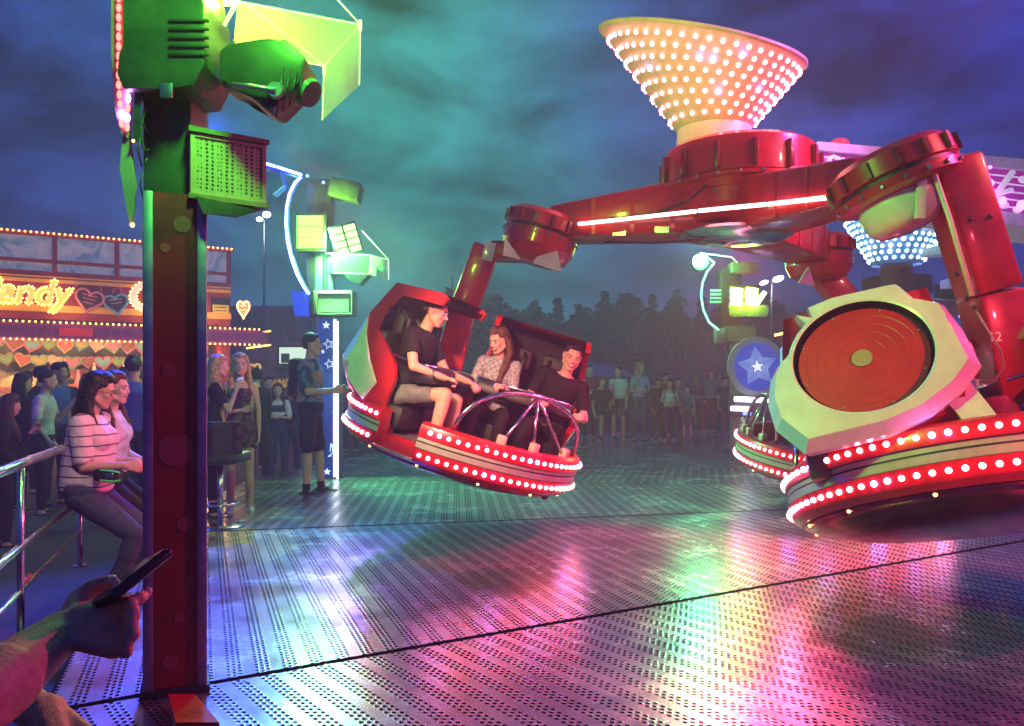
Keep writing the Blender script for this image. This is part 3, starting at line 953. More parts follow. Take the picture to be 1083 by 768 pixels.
for k in range(5):
    v = .22 + .14 * k
    bm = new_bm()
    b_hexa(bm, [bp(0, v + .014, -.004), bp(1, v + .014, -.004), bp(1, v + .014, .002), bp(0, v + .014, .002), bp(0, v - .014, -.004), bp(1, v - .014, -.004), bp(1, v - .014, .002), bp(0, v - .014, .002)])
    obj('staff_line', bm, NOTE, boom, world=True)
def bpp(px, py, d=7.55):
    return P(px, py, d)
bm = new_bm()
b_tube(bm, [P(875.5, 170.5, 7.55), P(877.5, 167.5, 7.56), P(882, 165.5, 7.57), P(886.5, 168, 7.58), P(887.5, 173.5, 7.58), P(884.5, 179.5, 7.57), P(879, 184, 7.55)], [.016, .02, .018, .024, .026, .018, .008], 8)
b_ball(bm, P(877, 171, 7.54), .028, 0, 10, 6); b_ball(bm, P(891, 168.5, 7.56), .018, 0, 8, 6); b_ball(bm, P(891, 174.5, 7.56), .018, 0, 8, 6)
obj('bass_clef', bm, NOTE, boom, world=True)
bm = new_bm()
for a, b, r in (((1053, 206, 8.05), (1071, 182, 8.15), .03), ((1053, 206, 8.05), (1070, 201, 8.12), .025)):
    b_tube(bm, [P(*a), P(*b)], r, 8)
for q in ((1082, 190, 8.2), (1062, 217, 8.1), (1076, 222, 8.15)):
    b_ball(bm, P(*q), (.05, .02, .04), 0, 10, 6)
obj('music_note', bm, NOTE, boom, world=True)
for q, rr in (((1046, 194, 7.95), .045), ((1060, 212, 8.0), .04), ((1081, 217, 8.1), .05), ((1047, 177, 7.95), .018)):
    bm = new_bm(); b_ball(bm, P(*q), rr, 0, 10, 8)
    obj('violet_lamp', bm, emis('violet_lamp', (.9, .08, 1.0), 7), boom, world=True)
bm = new_bm(); b_ball(bm, P(888, 152, 7.8), (.09, .09, .05), 0)
obj('beacon', bm, mat('beacon_red', (.5, .03, .06), .3, emit=(1, .05, .1), es=.5), boom, world=True)

# second boom further round and its hub with a blue lit cone
HUB2 = Vector((7.75, 16.2, 0))
hub2 = thing('ride_arm_cross', 'distant hub whose lamp cone glows blue, seen under the near arm', 'ride arms', HUB2)
ME_LB = led_mesh('led_blue', emis('led_blue', (.30, .62, 1.0), 7), .036)
ME_LB2 = led_mesh('led_cyan', emis('led_cyan', (.55, .95, 1.0), 14), .036)
CB = mat('cone_blue', (.35, .42, .62), .4)
cone_shell(hub2, HUB2, 3.62, .46, 1.0, 4.6, 4.5, 0, CB)
cone_leds(hub2, HUB2, 3.62, .46, 1.0, 4.6, 4.5, 0, (ME_LB, ME_LB2), rows=8, dens=.15)
drum(hub2, HUB2 + Vector((0, 0, 3.0)), (0, 0, 1), [(.001, .62), (.3, .62), (.32, .40), (.655, .36), (.655, .05), (.5, 0), (.45, -.4), (.001, -.45)], DRED, n=28, name='hub_drum')
for k in range(3):
    a = R(40 + 120 * k)
    bm = new_bm(); beam(bm, HUB2 + Vector((0, 0, 2.8)), HUB2 + Vector((2.0 * math.cos(a), 2.0 * math.sin(a), 2.55)), .6, .45, .4, .3)
    obj('arm', bm, DRED, hub2, world=True)
boom2 = thing('main_boom', 'pale blue lit second boom low behind the near drop arm', 'ride boom', P(1040, 258, 12))
bm = new_bm(); beam(bm, P(985, 268, 14.5), P(1110, 238, 10.5), .35, .16, .35, .22)
obj('girder', bm, PALE, boom2, world=True)
bm = new_bm(); beam(bm, P(985, 240, 14.5), P(1110, 250, 10.5), .35, .09, .35, .12)
obj('girder', bm, PALE, boom2, world=True)
for q in ((1079, 228, 9.6), (1081, 241, 9.6)):
    bm = new_bm(); b_ball(bm, P(*q), .045, 0, 8, 6); obj('blue_lamp', bm, emis('blue_lamp', (.3, .5, 1), 16), boom2, world=True)
# ---------------------------------------------------------------- light columns round the ride
ACRYL = bpy.data.materials.new('lamplit_acrylic'); ACRYL.use_nodes = True  # clear sheet with the floods' green light put into its colour
_nt = ACRYL.node_tree; _b = _nt.nodes['Principled BSDF']
_b.inputs['Base Color'].default_value = (.62, .85, .30, 1); _b.inputs['Roughness'].default_value = .22
_tr = nd(_nt, 'ShaderNodeBsdfTransparent'); _mx = nd(_nt, 'ShaderNodeMixShader'); _mx.inputs[0].default_value = .30
_tl = nd(_nt, 'ShaderNodeBsdfTranslucent'); _tl.inputs[0].default_value = (.60, .85, .22, 1)
_m2 = nd(_nt, 'ShaderNodeMixShader'); _m2.inputs[0].default_value = .5
_nt.links.new(_b.outputs[0], _m2.inputs[1]); _nt.links.new(_tl.outputs[0], _m2.inputs[2])
_nt.links.new(_tr.outputs[0], _mx.inputs[1]); _nt.links.new(_m2.outputs[0], _mx.inputs[2])
_nt.links.new(_mx.outputs[0], _nt.nodes['Material Output'].inputs['Surface'])
ACRE = mat('acrylic_edge_glow', (.75, .85, .6), .3, emit=(.7, 1, .35), es=1.0, var=0)  # glow put into the edges for the flood light they catch
GRILLE = None
def grille_material():
    m = bpy.data.materials.new('speaker_grille'); m.use_nodes = True
    nt = m.node_tree; b = nt.nodes['Principled BSDF']
    t = nd(nt, 'ShaderNodeTexCoord'); v = nd(nt, 'ShaderNodeTexVoronoi'); v.inputs['Scale'].default_value = 62; v.inputs['Randomness'].default_value = .15
    nt.links.new(t.outputs['Object'], v.inputs['Vector'])
    r = nd(nt, 'ShaderNodeValToRGB'); r.color_ramp.elements[0].position = .30; r.color_ramp.elements[0].color = (.01, .01, .01, 1)
    r.color_ramp.elements[1].position = .42; r.color_ramp.elements[1].color = (.30, .27, .17, 1)
    nt.links.new(v.outputs['Distance'], r.inputs[0]); nt.links.new(r.outputs[0], b.inputs['Base Color'])
    b.inputs['Roughness'].default_value = .5
    return m
GRILLE = grille_material()
TRIM = mat('aluminium_trim', (.34, .33, .40), .38, metal=.75, var=.2, vscale=10)

# --- nearest column, in front of the camera on the left
PD = 3.2
pil = thing('light_column', 'nearest tall red column with grey metal corners, speaker and green floodlight', 'light column', P(186, 735, PD + .12), group='light columns of the ride')
cx, cy = P(186, 735, PD + .12).x, PD + .12
PR = Matrix.Translation((cx, cy, 0)) @ Matrix.Rotation(R(21.5), 4, 'Z') @ Matrix.Translation((-cx, -cy, 0))
def robj(name, bm, m, parent):
    bm.transform(PR)
    return obj(name, bm, m, parent, world=True)
bm = new_bm(); b_box(bm, (cx, cy, 1.02), (.168, .205, 1.98))
shaft = robj('shaft', bm, mat('column_red', (.30, .014, .014), .42, var=.22, vscale=4), pil)
for sx in (-1, 1):
    for sy in (-1, 1):
        bm = new_bm(); b_box(bm, (cx + sx * .100, cy + sy * .090, 1.01), (.038, .05, 2.0), bev=.005)
        robj('corner_trim', bm, TRIM, pil)
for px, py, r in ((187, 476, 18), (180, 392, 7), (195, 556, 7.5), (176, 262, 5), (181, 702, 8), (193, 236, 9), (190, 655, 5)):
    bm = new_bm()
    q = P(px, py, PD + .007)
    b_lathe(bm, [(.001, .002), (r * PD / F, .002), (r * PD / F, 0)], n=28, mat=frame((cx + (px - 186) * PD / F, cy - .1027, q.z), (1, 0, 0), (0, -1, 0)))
    robj('pale_dot', bm, mat('pale_dot_red', (.36, .05, .06), .5, var=0), shaft)  # flush dots in a slightly lighter red
bm = new_bm(); b_box(bm, (cx, cy, .016), (.26, .26, .028), bev=.004); robj('foot_plate', bm, BLACKP, pil)
bm = new_bm()
b_hexa(bm, [P(178, 742, 3.1), P(186, 800, 2.55), P(232, 800, 2.55), P(206, 742, 3.1), P(178, 734, 3.1), P(186, 764, 2.55), P(232, 764, 2.55), P(206, 734, 3.1)])
obj('base_beam', bm, RED, pil, world=True)
# cabinet on top of the shaft
bm = new_bm()
b_box(bm, P(187, 150, PD + .20), (.20, .20, .60), bev=.012)
obj('neck_box', bm, mat('cabinet', (.05, .07, .05), .45, var=.3), pil, world=True)
bm = new_bm()
b_prism(bm, [((x - 200) * PD / F, (60 - y) * PD / F) for x, y in ((163, -120), (236, -120), (237, 0), (248, 36), (248, 100), (236, 124), (205, 126), (163, 126), (156, 110), (158, 88), (165, 82))], .3, mat=frame(P(200, 60, PD + .26), (1, 0, 0), (0, -1, 0)))
bmesh.ops.bevel(bm, geom=bm.edges[:], offset=.008, segments=2, profile=.5, affect='EDGES', clamp_overlap=True)
lc = obj('lamp_cabinet', bm, HOUSE, pil, world=True)
for k in range(5):
    bm = new_bm(); b_box(bm, P(200, 22 + k * 9, PD - .042), (.16, .012, .012), bev=.003); obj('vent_slat', bm, BLACKP, lc, world=True)
bm = new_bm(); b_box(bm, P(176, 96, PD - .042), (.05, .012, .06), bev=.004); obj('connector_plate', bm, DSTEEL, lc, world=True)
# speaker turned to the ride
spk_c = P(240, 180, PD + .15)
fr = frame(spk_c, Vector((.80, .60, 0)), (0, 0, 1))        # local x along the grille, -y outward
bm = new_bm()
S = .2
def trap(x0, x1, y0, y1, z0, z1):
    return [fr @ Vector(p) for p in ((x0, y0, z0), (x1, y0, z0), (x1 * .7, y1, z0), (x0 * .7, y1, z0), (x0, y0, z1), (x1, y0, z1), (x1 * .7, y1, z1), (x0 * .7, y1, z1))]
b_hexa(bm, trap(-.15, .15, -.02, .22, -.125, .125))
spk = obj('speaker_cabinet', bm, mat('speaker_body', (.16, .12, .07), .5, var=.3), pil, world=True)
bm = new_bm(); b_hexa(bm, trap(-.165, .165, -.045, .24, .125, .145)); b_hexa(bm, trap(-.165, .165, -.045, .24, -.145, -.125))
obj('speaker_lid', bm, mat('speaker_body', (0, 0, 0)), spk, world=True)
bm = new_bm(); b_hexa(bm, [fr @ Vector(p) for p in ((-.14, -.028, -.112), (.14, -.028, -.112), (.14, -.02, -.112), (-.14, -.02, -.112), (-.14, -.028, .112), (.14, -.028, .112), (.14, -.02, .112), (-.14, -.02, .112))])
obj('grille', bm, GRILLE, spk, world=True)
bm = new_bm()
for x0, x1, z0, z1 in ((-.155, .155, .108, .125), (-.155, .155, -.125, -.108), (-.155, -.138, -.108, .108), (.138, .155, -.108, .108)):
    b_hexa(bm, [fr @ Vector(p) for p in ((x0, -.034, z0), (x1, -.034, z0), (x1, -.015, z0), (x0, -.015, z0), (x0, -.034, z1), (x1, -.034, z1), (x1, -.015, z1), (x0, -.015, z1))])
obj('grille_frame', bm, TAN, spk, world=True)
bm = new_bm(); b_hexa(bm, [P(215, 226, PD), P(256, 229, PD), P(256, 229, PD + .3), P(215, 226, PD + .3), P(207, 207, PD), P(272, 222, PD), P(272, 222, PD + .3), P(207, 207, PD + .3)])
obj('speaker_shelf', bm, MATS['speaker_body'], spk, world=True)
# moving head lamp hanging right of the cabinet
bm = new_bm()
b_prism(bm, [((x - 290) * PD / F, (90 - y) * PD / F) for x, y in ((246, 72), (262, 60), (300, 66), (316, 58), (340, 82), (334, 106), (304, 136), (291, 132), (270, 112), (246, 108))], .20, mat=frame(P(290, 90, PD + .2), (1, 0, 0), (0, -1, 0)))
es = [e for e in bm.edges]
bmesh.ops.bevel(bm, geom=es, offset=.02, segments=2, profile=.5, affect='EDGES', clamp_overlap=True)
mv = obj('moving_head', bm, HOUSE, pil, world=True)
bm = new_bm(); b_tube(bm, [P(246, 90, PD - .02), P(268, 92, PD - .03), P(292, 96, PD - .03)], .012, 8); b_lathe(bm, [(.001, .02), (.03, .02), (.036, 0), (.001, 0)], n=16, mat=frame(P(292, 96, PD - .012), (1, 0, 0), (0, -1, 0)))
obj('yoke', bm, DSTEEL, mv, world=True)
for k in range(4):
    bm = new_bm(); b_tube(bm, [P(300 + k * 7, 70 + k * 3, PD - .006), P(292 + k * 7, 124 - k * 6, PD - .006)], .004, 5); obj('cooling_fin', bm, BLACKP, mv, world=True)
bm = new_bm(); b_lathe(bm, [(.001, 0), (.055, 0), (.06, -.02)], n=20, mat=frame(P(330, 100, PD + .05), (0, 1, 0), (.8, -.3, -.5)))
obj('lens', bm, mat('lens_glass', (.1, .2, .1), .08), mv, world=True)
# big flood just above the picture and its rain hood, lamp green put into the sheet
bm = new_bm()
b_hexa(bm, [P(236, 6, PD), P(252, -60, PD), P(250, -60, PD + .25), P(236, 6, PD + .25), P(246, 6, PD), P(262, -60, PD), P(262, -60, PD + .25), P(246, 6, PD + .25)])
obj('flood_face', bm, emis('flood_yellowgreen', (.58, 1.0, .08), 60), pil, world=True)
hd = [P(236, 26, PD - .05), P(250, -2, PD - .05), P(380, 26, PD - .1), P(343, 72, PD - .02)]
def sheet(bm, q, t=.006):
    n = (q[1] - q[0]).cross(q[2] - q[0]).normalized() * t
    k = len(q)
    a = [bm.verts.new(p) for p in q]; b = [bm.verts.new(p + n) for p in q]
    bm.faces.new(a); bm.faces.new(b[::-1])
    for i in range(k): bm.faces.new((a[i], a[(i + 1) % k], b[(i + 1) % k], b[i]))
bm = new_bm()
sheet(bm, [P(246, 52, PD + .28), P(252, 2, PD), P(381, 26, PD), P(343, 70, PD + .28)])
hood = obj('rain_hood', bm, ACRYL, pil, world=True)
bm = new_bm(); sheet(bm, [P(381, 26, PD), P(343, 72, PD + .28), P(341, 127, PD + .28), P(380, 90, PD)])
obj('hood_side', bm, ACRYL, hood, world=True)
bm = new_bm()
for seq in (((252, 2, PD), (381, 26, PD), (343, 70, PD + .28), (246, 52, PD + .28)), ((381, 26, PD), (380, 90, PD)), ((343, 72, PD + .28), (341, 127, PD + .28)), ((262, 5, PD + .1), (343, 70, PD + .28)), ((350, -8, PD + .05), (381, 26, PD))):
    b_tube(bm, [P(*q) for q in seq], .0028, 6)
b_tube(bm, [P(252, 0, PD - .01), P(237, 27, PD - .01)], .008, 6)
for q in ((381, 27, PD), (343, 74, PD + .27)):
    b_box(bm, P(*q), (.012, .012, .04))
obj('hood_edge', bm, ACRE, hood, world=True)
# lamp studded fin beside the column, seen almost edge on
bm = new_bm()
fin = [(122, -30), (140, -30), (141, 100), (139, 150), (133, 146), (126, 120), (122, 60)]
b_prism(bm, [((x - 131) * PD / F, (60 - y) * PD / F) for x, y in fin], .035, mat=frame(P(131, 60, PD + .05), (1, 0, 0), (0, -1, 0)))
finp = obj('lamp_fin', bm, mat('fin_plate', (.30, .20, .24), .5, var=.2), pil, world=True)
bm = new_bm()
b_hexa(bm, [P(141, 150, PD), P(147, 150, PD), P(147, 150, PD + .12), P(141, 150, PD + .12), P(146, -40, PD), P(158, -40, PD), P(158, -40, PD + .12), P(146, -40, PD + .12)])
obj('fin_bracket', bm, HOUSE, pil, world=True)
bm = new_bm()
b_prism(bm, [((x - 135) * PD / F, (190 - y) * PD / F) for x, y in ((132, 145), (138, 144), (145, 190), (144, 222), (140, 238), (136, 222), (129, 180))], .02, mat=frame(P(135, 190, PD + .05), (1, 0, 0), (0, -1, 0)))
obj('fin_tip', bm, mat('fin_pink', (.34, .22, .27), .55), finp, world=True)
bm = new_bm(); b_ball(bm, P(140, 238, PD + .02), .009, 0, 8, 6); b_ball(bm, P(141, 149, PD), .006, 0, 8, 6)
obj('tip_bulb', bm, BULB, finp, world=True)
for i in range(15):
    y = -2 + i * 10.2
    for x0, ph in ((125.5, 0), (136, 4)):
        xx = x0 + (4.0 if i > 9 and x0 < 130 else 0) * (i - 9) / 5 - (2.0 * (i - 9) / 5 if i > 9 and x0 > 130 else 0)
        if y > 140: continue
        bm = new_bm(); b_ball(bm, P(xx, y + ph, PD + .005), (.010, .008, .017), 0, 8, 6)
        obj('fin_lamp', bm, LED_V if 7 <= i <= 10 and x0 > 130 or i == 12 else LED_RED, finp, world=True)
bm = new_bm()
for k, (a, b, c, d) in enumerate((((152, 118), (148, 140), (153, 160), (158, 158)), ((150, 136), (146, 160), (150, 176), (156, 168)), ((152, 182), (148, 196), (152, 212), (157, 200)), ((151, 100), (155, 112), (150, 130), (156, 140)))):
    b_tube(bm, [P(*q, PD + .02) for q in (a, b, c, d)], .0042, 6)
obj('cable', bm, BLACKP, pil, world=True)

def star(r, r2=None, n=5, rot=PI / 2):
    r2 = r2 or r * .42
    return [((r if i % 2 == 0 else r2) * math.cos(rot + PI * i / n), (r if i % 2 == 0 else r2) * math.sin(rot + PI * i / n)) for i in range(2 * n)]
STARM = mat('star_white', (.8, .8, .85), .4, emit=(.8, .85, 1), es=.7, var=0)
PANB = mat('column_panel_blue', (.03, .05, .34), .4, emit=(.03, .06, .6), es=.18, var=.25, vscale=4)

# --- column beside the attendant
D2 = 10.5
pc = thing('light_column', 'starry blue column with white light strip behind the ride attendant', 'light column', P(346, 506, D2), group='light columns of the ride')
def W(px, py, off=0.0, d=D2):
    return P(px, py, d + off)
def wbox(root, name, m, x0, y0, x1, y1, o0, o1, d=D2, bev=.008, parent=None):
    a = P(x0, y1, d); b = P(x1, y0, d)
    bm = new_bm(); b_box(bm, ((a.x + b.x) / 2, d + (o0 + o1) / 2, (a.z + b.z) / 2), (b.x - a.x, o1 - o0, b.z - a.z), bev=bev)
    return obj(name, bm, m, parent or root, world=True)
sh = wbox(pc, 'shaft', TRIM, 335, 333, 358, 506, 0, .28)
pn = wbox(pc, 'star_panel', PANB, 338.5, 336, 352, 505, -.03, 0, bev=.002)
for px, py, r, full in ((345, 344, 4.6, 1), (347.5, 364, 5.6, 0), (348.5, 385, 5.2, 0), (346, 499, 4.2, 1), (341.5, 372, 2.5, 1)):
    if full:
        bm = new_bm(); b_prism(bm, star(r * D2 / F), .004, mat=frame(W(px, py, -.031), (1, 0, 0), (0, -1, 0)))
        obj('star', bm, STARM, pn, world=True)
    else:
        bm = new_bm(); b_tube(bm, [frame(W(px, py, -.033), (1, 0, 0), (0, -1, 0)) @ Vector((x, y, 0)) for x, y in star(r * D2 / F, rot=PI / 2 + .25)], .006, 5, closed=True)
        obj('star_outline', bm, STARM, pn, world=True)
bm = new_bm(); b_tube(bm, [W(*q, -.033) for q in ((350, 469), (349, 478), (351, 470), (352, 479), (347, 483), (351, 482))], .005, 5)
obj('script_mark', bm, STARM, pn, world=True)
for i in range(23):
    y0 = 338 + i * 7.25
    wbox(pc, 'strip_lamp', NEON_W, 353.4, y0, 355.6, y0 + 6.6, -.035, -.002, bev=0, parent=sh)
    wbox(pc, 'strip_lamp', NEON_W, 356.2, y0 + 2, 358.2, y0 + 8.4, -.035, -.002, bev=0, parent=sh)
mast = wbox(pc, 'mast', HOUSE, 323, 188, 349, 334, .05, .30)
wbox(pc, 'mast_strut', mat('green_strut', (.10, .22, .14), .4), 333, 262, 341, 310, .02, .06, parent=mast)
wbox(pc, 'mast_strut', MATS['green_strut'], 347, 285, 352, 312, .02, .06, parent=mast)
sp2 = wbox(pc, 'speaker_cabinet', mat('speaker_body', (0, 0, 0)), 334, 308, 374, 334, -.12, .24)
wbox(pc, 'grille', GRILLE, 337, 311, 371, 331, -.135, -.118, bev=0, parent=sp2)
bm = new_bm()
b_tube(bm, [W(x, y, -.14) for x, y in ((336, 310), (372, 310), (372, 332.5), (336, 332.5))], .014, 6, closed=True)
obj('grille_frame', bm, TAN, sp2, world=True)
fl = wbox(pc, 'floodlight', HOUSE, 314, 227, 347, 267, -.10, .08)
for i in range(2):
    for j in range(3):
        wbox(pc, 'flood_cell', FLOOD, 316.5 + i * 14, 230 + j * 11.6, 330 + i * 14, 241 + j * 11.6, -.125, -.10, bev=.004, parent=fl)
fm2 = frame(W(366, 253.5, -.15), Vector((1, 0, .26)), Vector((.25, -1, -.2)))
bm = new_bm(); b_box(bm, (0, 0, -.05), (.36, .40, .08), bev=.01); bm.transform(fm2); fl2 = obj('floodlight', bm, HOUSE, pc, world=True)
for i in range(2):
    for j in range(4):
        bm = new_bm(); b_box(bm, (-.085 + .17 * i, -.135 + .09 * j, 0), (.145, .074, .03), bev=.006); bm.transform(fm2)
        obj('flood_cell', bm, FLOOD2, fl2, world=True)
bm = new_bm(); b_box(bm, (0, 0, 0), (.40, .30, .24), rot=Euler((0, R(12), 0)), bev=.02); bm.transform(Matrix.Translation(W(366, 202, .1)))
tl = obj('top_lamp', bm, mat('lamp_glass_box', (.10, .14, .08), .3, var=.3), pc, world=True)
bm = new_bm()
b_prism(bm, [((x - 372) * D2 / F, (288 - y) * D2 / F) for x, y in ((350, 276), (366, 272), (384, 276), (396, 282), (394, 292), (384, 303), (374, 300), (366, 291), (350, 292))], .24, mat=frame(W(372, 288, .1), (1, 0, 0), (0, -1, 0)))
obj('moving_head', bm, HOUSE, pc, world=True)
bm = new_bm(); sheet(bm, [W(345, 268, -.2), W(372, 266, .25), W(411, 275, .2), W(392, 270, -.3)]); sheet(bm, [W(352, 289, -.3), W(390, 290, -.3), W(392, 270, -.3), W(350, 268, -.3)]); sheet(bm, [W(411, 275, .2), W(411, 296, .2), W(390, 290, -.3), W(392, 270, -.3)])
hd2 = obj('rain_hood', bm, ACRYL, pc, world=True)
bm = new_bm()
for seq in (((383, 244), (411, 275)), ((411, 275), (411, 296)), ((345, 268), (392, 270), (411, 275)), ((392, 270), (390, 290), (352, 289))):
    b_tube(bm, [W(*q, -.25) for q in seq], .005, 5)
obj('hood_edge', bm, ACRE, hd2, world=True)
def neon(root, name, pts, d, r, m, parent=None):
    bm = new_bm(); b_tube(bm, [P(x, y, d) for x, y in pts], r, 8); return obj(name, bm, m, parent or root, world=True)
arc = [(318.5, 187), (312, 193), (306, 205), (303, 220), (302.3, 237), (304, 255), (308, 273), (314, 290), (321, 303), (327, 311)]
nb = neon(pc, 'neon_arc', arc, D2 - .12, .017, NEON_B)
neon(pc, 'neon_bar', [(268, 169), (291, 176)], D2 - .12, .017, NEON_B); neon(pc, 'neon_bar', [(293, 176.5), (319, 185)], D2 - .12, .017, NEON_B)
neon(pc, 'arc_frame', [(x + 1.5, y) for x, y in arc], D2 - .02, .028, mat('arc_blue', (.03, .05, .45), .4))
neon(pc, 'arc_frame', [(267, 171), (320, 188)], D2 - .02, .03, MATS['arc_blue'])
BLB = mat('blue_shade', (.02, .04, .5), .35, emit=(.02, .06, 1), es=.5, var=.2)
bm = new_bm(); b_prism(bm, [((x - 320) * D2 / F, (322 - y) * D2 / F) for x, y in ((312, 309), (327, 311), (327, 335), (316, 335))], .2, mat=frame(W(320, 322), (1, 0, 0), (0, -1, 0)))
obj('blue_shade', bm, BLB, pc, world=True)
bm = new_bm(); b_prism(bm, [((x - 295) * D2 / F, (195 - y) * D2 / F) for x, y in ((283, 186), (301, 186), (305, 200), (293, 209))], .2, mat=frame(W(295, 195, .05), (1, 0, 0), (0, -1, 0)))
obj('blue_shade', bm, mat('blue_shade_dim', (.04, .08, .35), .4), pc, world=True)
for q in ((325, 186), (342, 193)):
    bm = new_bm(); b_ball(bm, W(*q, -.1), .02, 0, 8, 6); obj('blue_bulb', bm, emis('blue_bulb', (.1, .2, 1), 6), pc, world=True)

# --- far column between the gondolas
D3 = 13.0
p3_ = thing('light_column', 'far light column with yellow floods and an oval blue star sign', 'light column', P(786, 487, D3), group='light columns of the ride')
def wb(name, m, x0, y0, x1, y1, o0, o1, bev=.008, parent=None):
    return wbox(p3_, name, m, x0, y0, x1, y1, o0, o1, d=D3, bev=bev, parent=parent)
s3 = wb('shaft', mat('column_white', (.5, .5, .52), .3, metal=.4, var=.15), 776, 360, 795, 487, 0, .26)
wb('panel_edge', PALE, 791, 362, 795, 487, -.02, 0, bev=0, parent=s3)
for y0 in (364, 442):
    bm = new_bm()
    for k in range(7):
        b_box(bm, P(786 + (k % 3 - 1) * .8, y0 + k * 2.3, D3 - .012), (.05 + .02 * (k % 2), .01, .02), rot=Euler((0, R(20 * (k % 3 - 1)), 0)))
    obj('worn_lettering', bm, mat('letter_white', (.8, .8, .82), .4, emit=(1, 1, 1), es=.3, var=0), s3, world=True)
sp3 = wb('speaker_cabinet', MATS['speaker_body'], 765, 346, 798, 363, -.15, .2)
wb('grille', GRILLE, 767, 348, 796, 361, -.165, -.148, bev=0, parent=sp3)
wb('speaker_shelf', mat('grey_shelf', (.25, .27, .26), .5), 757, 348, 765, 363, -.1, .15, parent=sp3)
wb('mast', HOUSE, 764, 284, 786, 347, .08, .3)
f3 = wb('floodlight', HOUSE, 771, 302, 803, 325, -.05, .08)
for i in range(2):
    for j in range(3):
        bm = new_bm(); q = P(779 + i * 16 , 307.5 + 6.6 * j, D3 - .08); b_box(bm, (0, 0, 0), (.19, .03, .085), rot=Euler((0, R(8), 0)), bev=.004); bm.transform(Matrix.Translation(q))
        obj('flood_cell', bm, emis('flood_yellow', (.80, 1.0, .10), 24), f3, world=True)
bm = new_bm(); b_tube(bm, [P(800, 322, D3 - .1), P(809, 309, D3 - .1)], .035, 8); obj('tube_lamp', bm, emis('tube_green', (.7, 1, .35), 8), p3_, world=True)
for j in range(4):
    wb('lamp_slat', mat('slat_grey', (.4, .42, .4), .5), 751, 306.5 + j * 4, 762, 308.8 + j * 4, -.05, .0, bev=0)
tl3 = wb('top_lamp', mat('lamp_glass_box', (0, 0, 0)), 773, 278, 800, 289, -.1, .2)
bm = new_bm(); sheet(bm, [P(770, 323, D3 - .2), P(813, 323, D3 - .2), P(812, 335, D3 - .15), P(772, 335, D3 - .15)]); obj('rain_hood', bm, ACRYL, p3_, world=True)
neon(p3_, 'neon_arc', [(755, 279), (748, 287), (743, 299), (741.5, 313), (744, 328), (750, 341), (760, 349)], D3 - .1, .016, emis('neon_green', (.25, 1, .6), 2.2))
neon(p3_, 'hood_edge', [(741, 267), (756, 278)], D3 - .1, .012, ACRE)
neon(p3_, 'hood_edge', [(743, 268), (774, 272), (780, 278)], D3 - .1, .008, ACRE)
bm = new_bm(); b_ball(bm, P(739.5, 276, D3 - .1), .10, 0, 16, 10); obj('green_lamp', bm, emis('green_lamp', (.14, 1.0, .36), 190), p3_, world=True)
bm = new_bm(); b_lathe(bm, [(.001, .05), (.13, .05), (.16, 0), (.10, -.15)], n=20, mat=frame(P(741, 277, D3 - .02), (1, 0, 0), (-.3, -1, -.2))); obj('lamp_can', bm, HOUSE, p3_, world=True)
# oval sign
og = frame(P(800.5, 388, D3 - .25), (1, 0, .12), (0, -1, 0))
bm = new_bm(); b_prism(bm, [(.46 * math.cos(2 * PI * i / 40), .48 * math.sin(2 * PI * i / 40)) for i in range(40)], .05, mat=og @ Matrix.Translation((0, 0, -.06)))
osn = obj('oval_sign', bm, mat('sign_back', (.45, .47, .55), .4), p3_, world=True)
bm = new_bm(); b_prism(bm, [(.36 * math.cos(2 * PI * i / 40), .385 * math.sin(2 * PI * i / 40)) for i in range(40)], .02, mat=og)
obj('sign_face', bm, mat('sign_blue', (.02, .07, .42), .4, emit=(.03, .1, .8), es=.35, var=.1), osn, world=True)
bm = new_bm(); b_prism(bm, star(.11), .02, mat=og @ Matrix.Translation((0.0, 0, .01))); obj('star', bm, STARM, osn, world=True)
for k in range(4):
    bm = new_bm(); b_tube(bm, [og @ Vector((x, y, .022)) for x, y in star(.155 + .05 * k, (.155 + .05 * k) * .52)], .009, 5, closed=True)
    obj('sign_line', bm, mat('sign_line', (.3, .45, .85), .4, emit=(.4, .6, 1), es=.35, var=0), osn, world=True)
neon(p3_, 'strip_lamp', [(777, 422), (800, 423)], D3 - .3, .04, emis('strip_white', (.75, .82, 1), 4)); neon(p3_, 'strip_lamp', [(801, 423), (812, 423.5)], D3 - .3, .04, emis('strip_rose', (1, .6, .6), 3.2))
neon(p3_, 'strip_lamp', [(773, 432), (792, 432.5)], D3 - .3, .04, MATS['strip_rose']); neon(p3_, 'strip_lamp', [(786, 437), (794, 437.5)], D3 - .3, .03, emis('strip_blue', (.1, .15, 1), 4))
wb('ledge', mat('ledge', (.1, .1, .14), .4), 772, 419, 830, 440, -.28, .1)

# --- column behind the near drop arm: only its blue neon shows
p4_ = thing('light_column', 'distant light column with blue neon bar behind the near drop arm', 'light column', P(1003, 470, 15), group='light columns of the ride')
wbox(p4_, 'shaft', HOUSE, 997, 300, 1012, 470, 0, .3, d=15)
neon(p4_, 'neon_bar', [(966, 321), (1006, 321)], 14.8, .035, NEON_B)
neon(p4_, 'neon_bar', [(966, 324), (1006, 324)], 14.8, .02, emis('neon_paleblue', (.4, .6, 1), 6))
wbox(p4_, 'lamp', PALE, 994, 297, 1003, 306, -.3, 0, d=15)
spot('blue_flood', (8.0, 14.0, 2.2), (7.6, 16.5, 2.9), 120, (.06, .12, 1.0), 120)

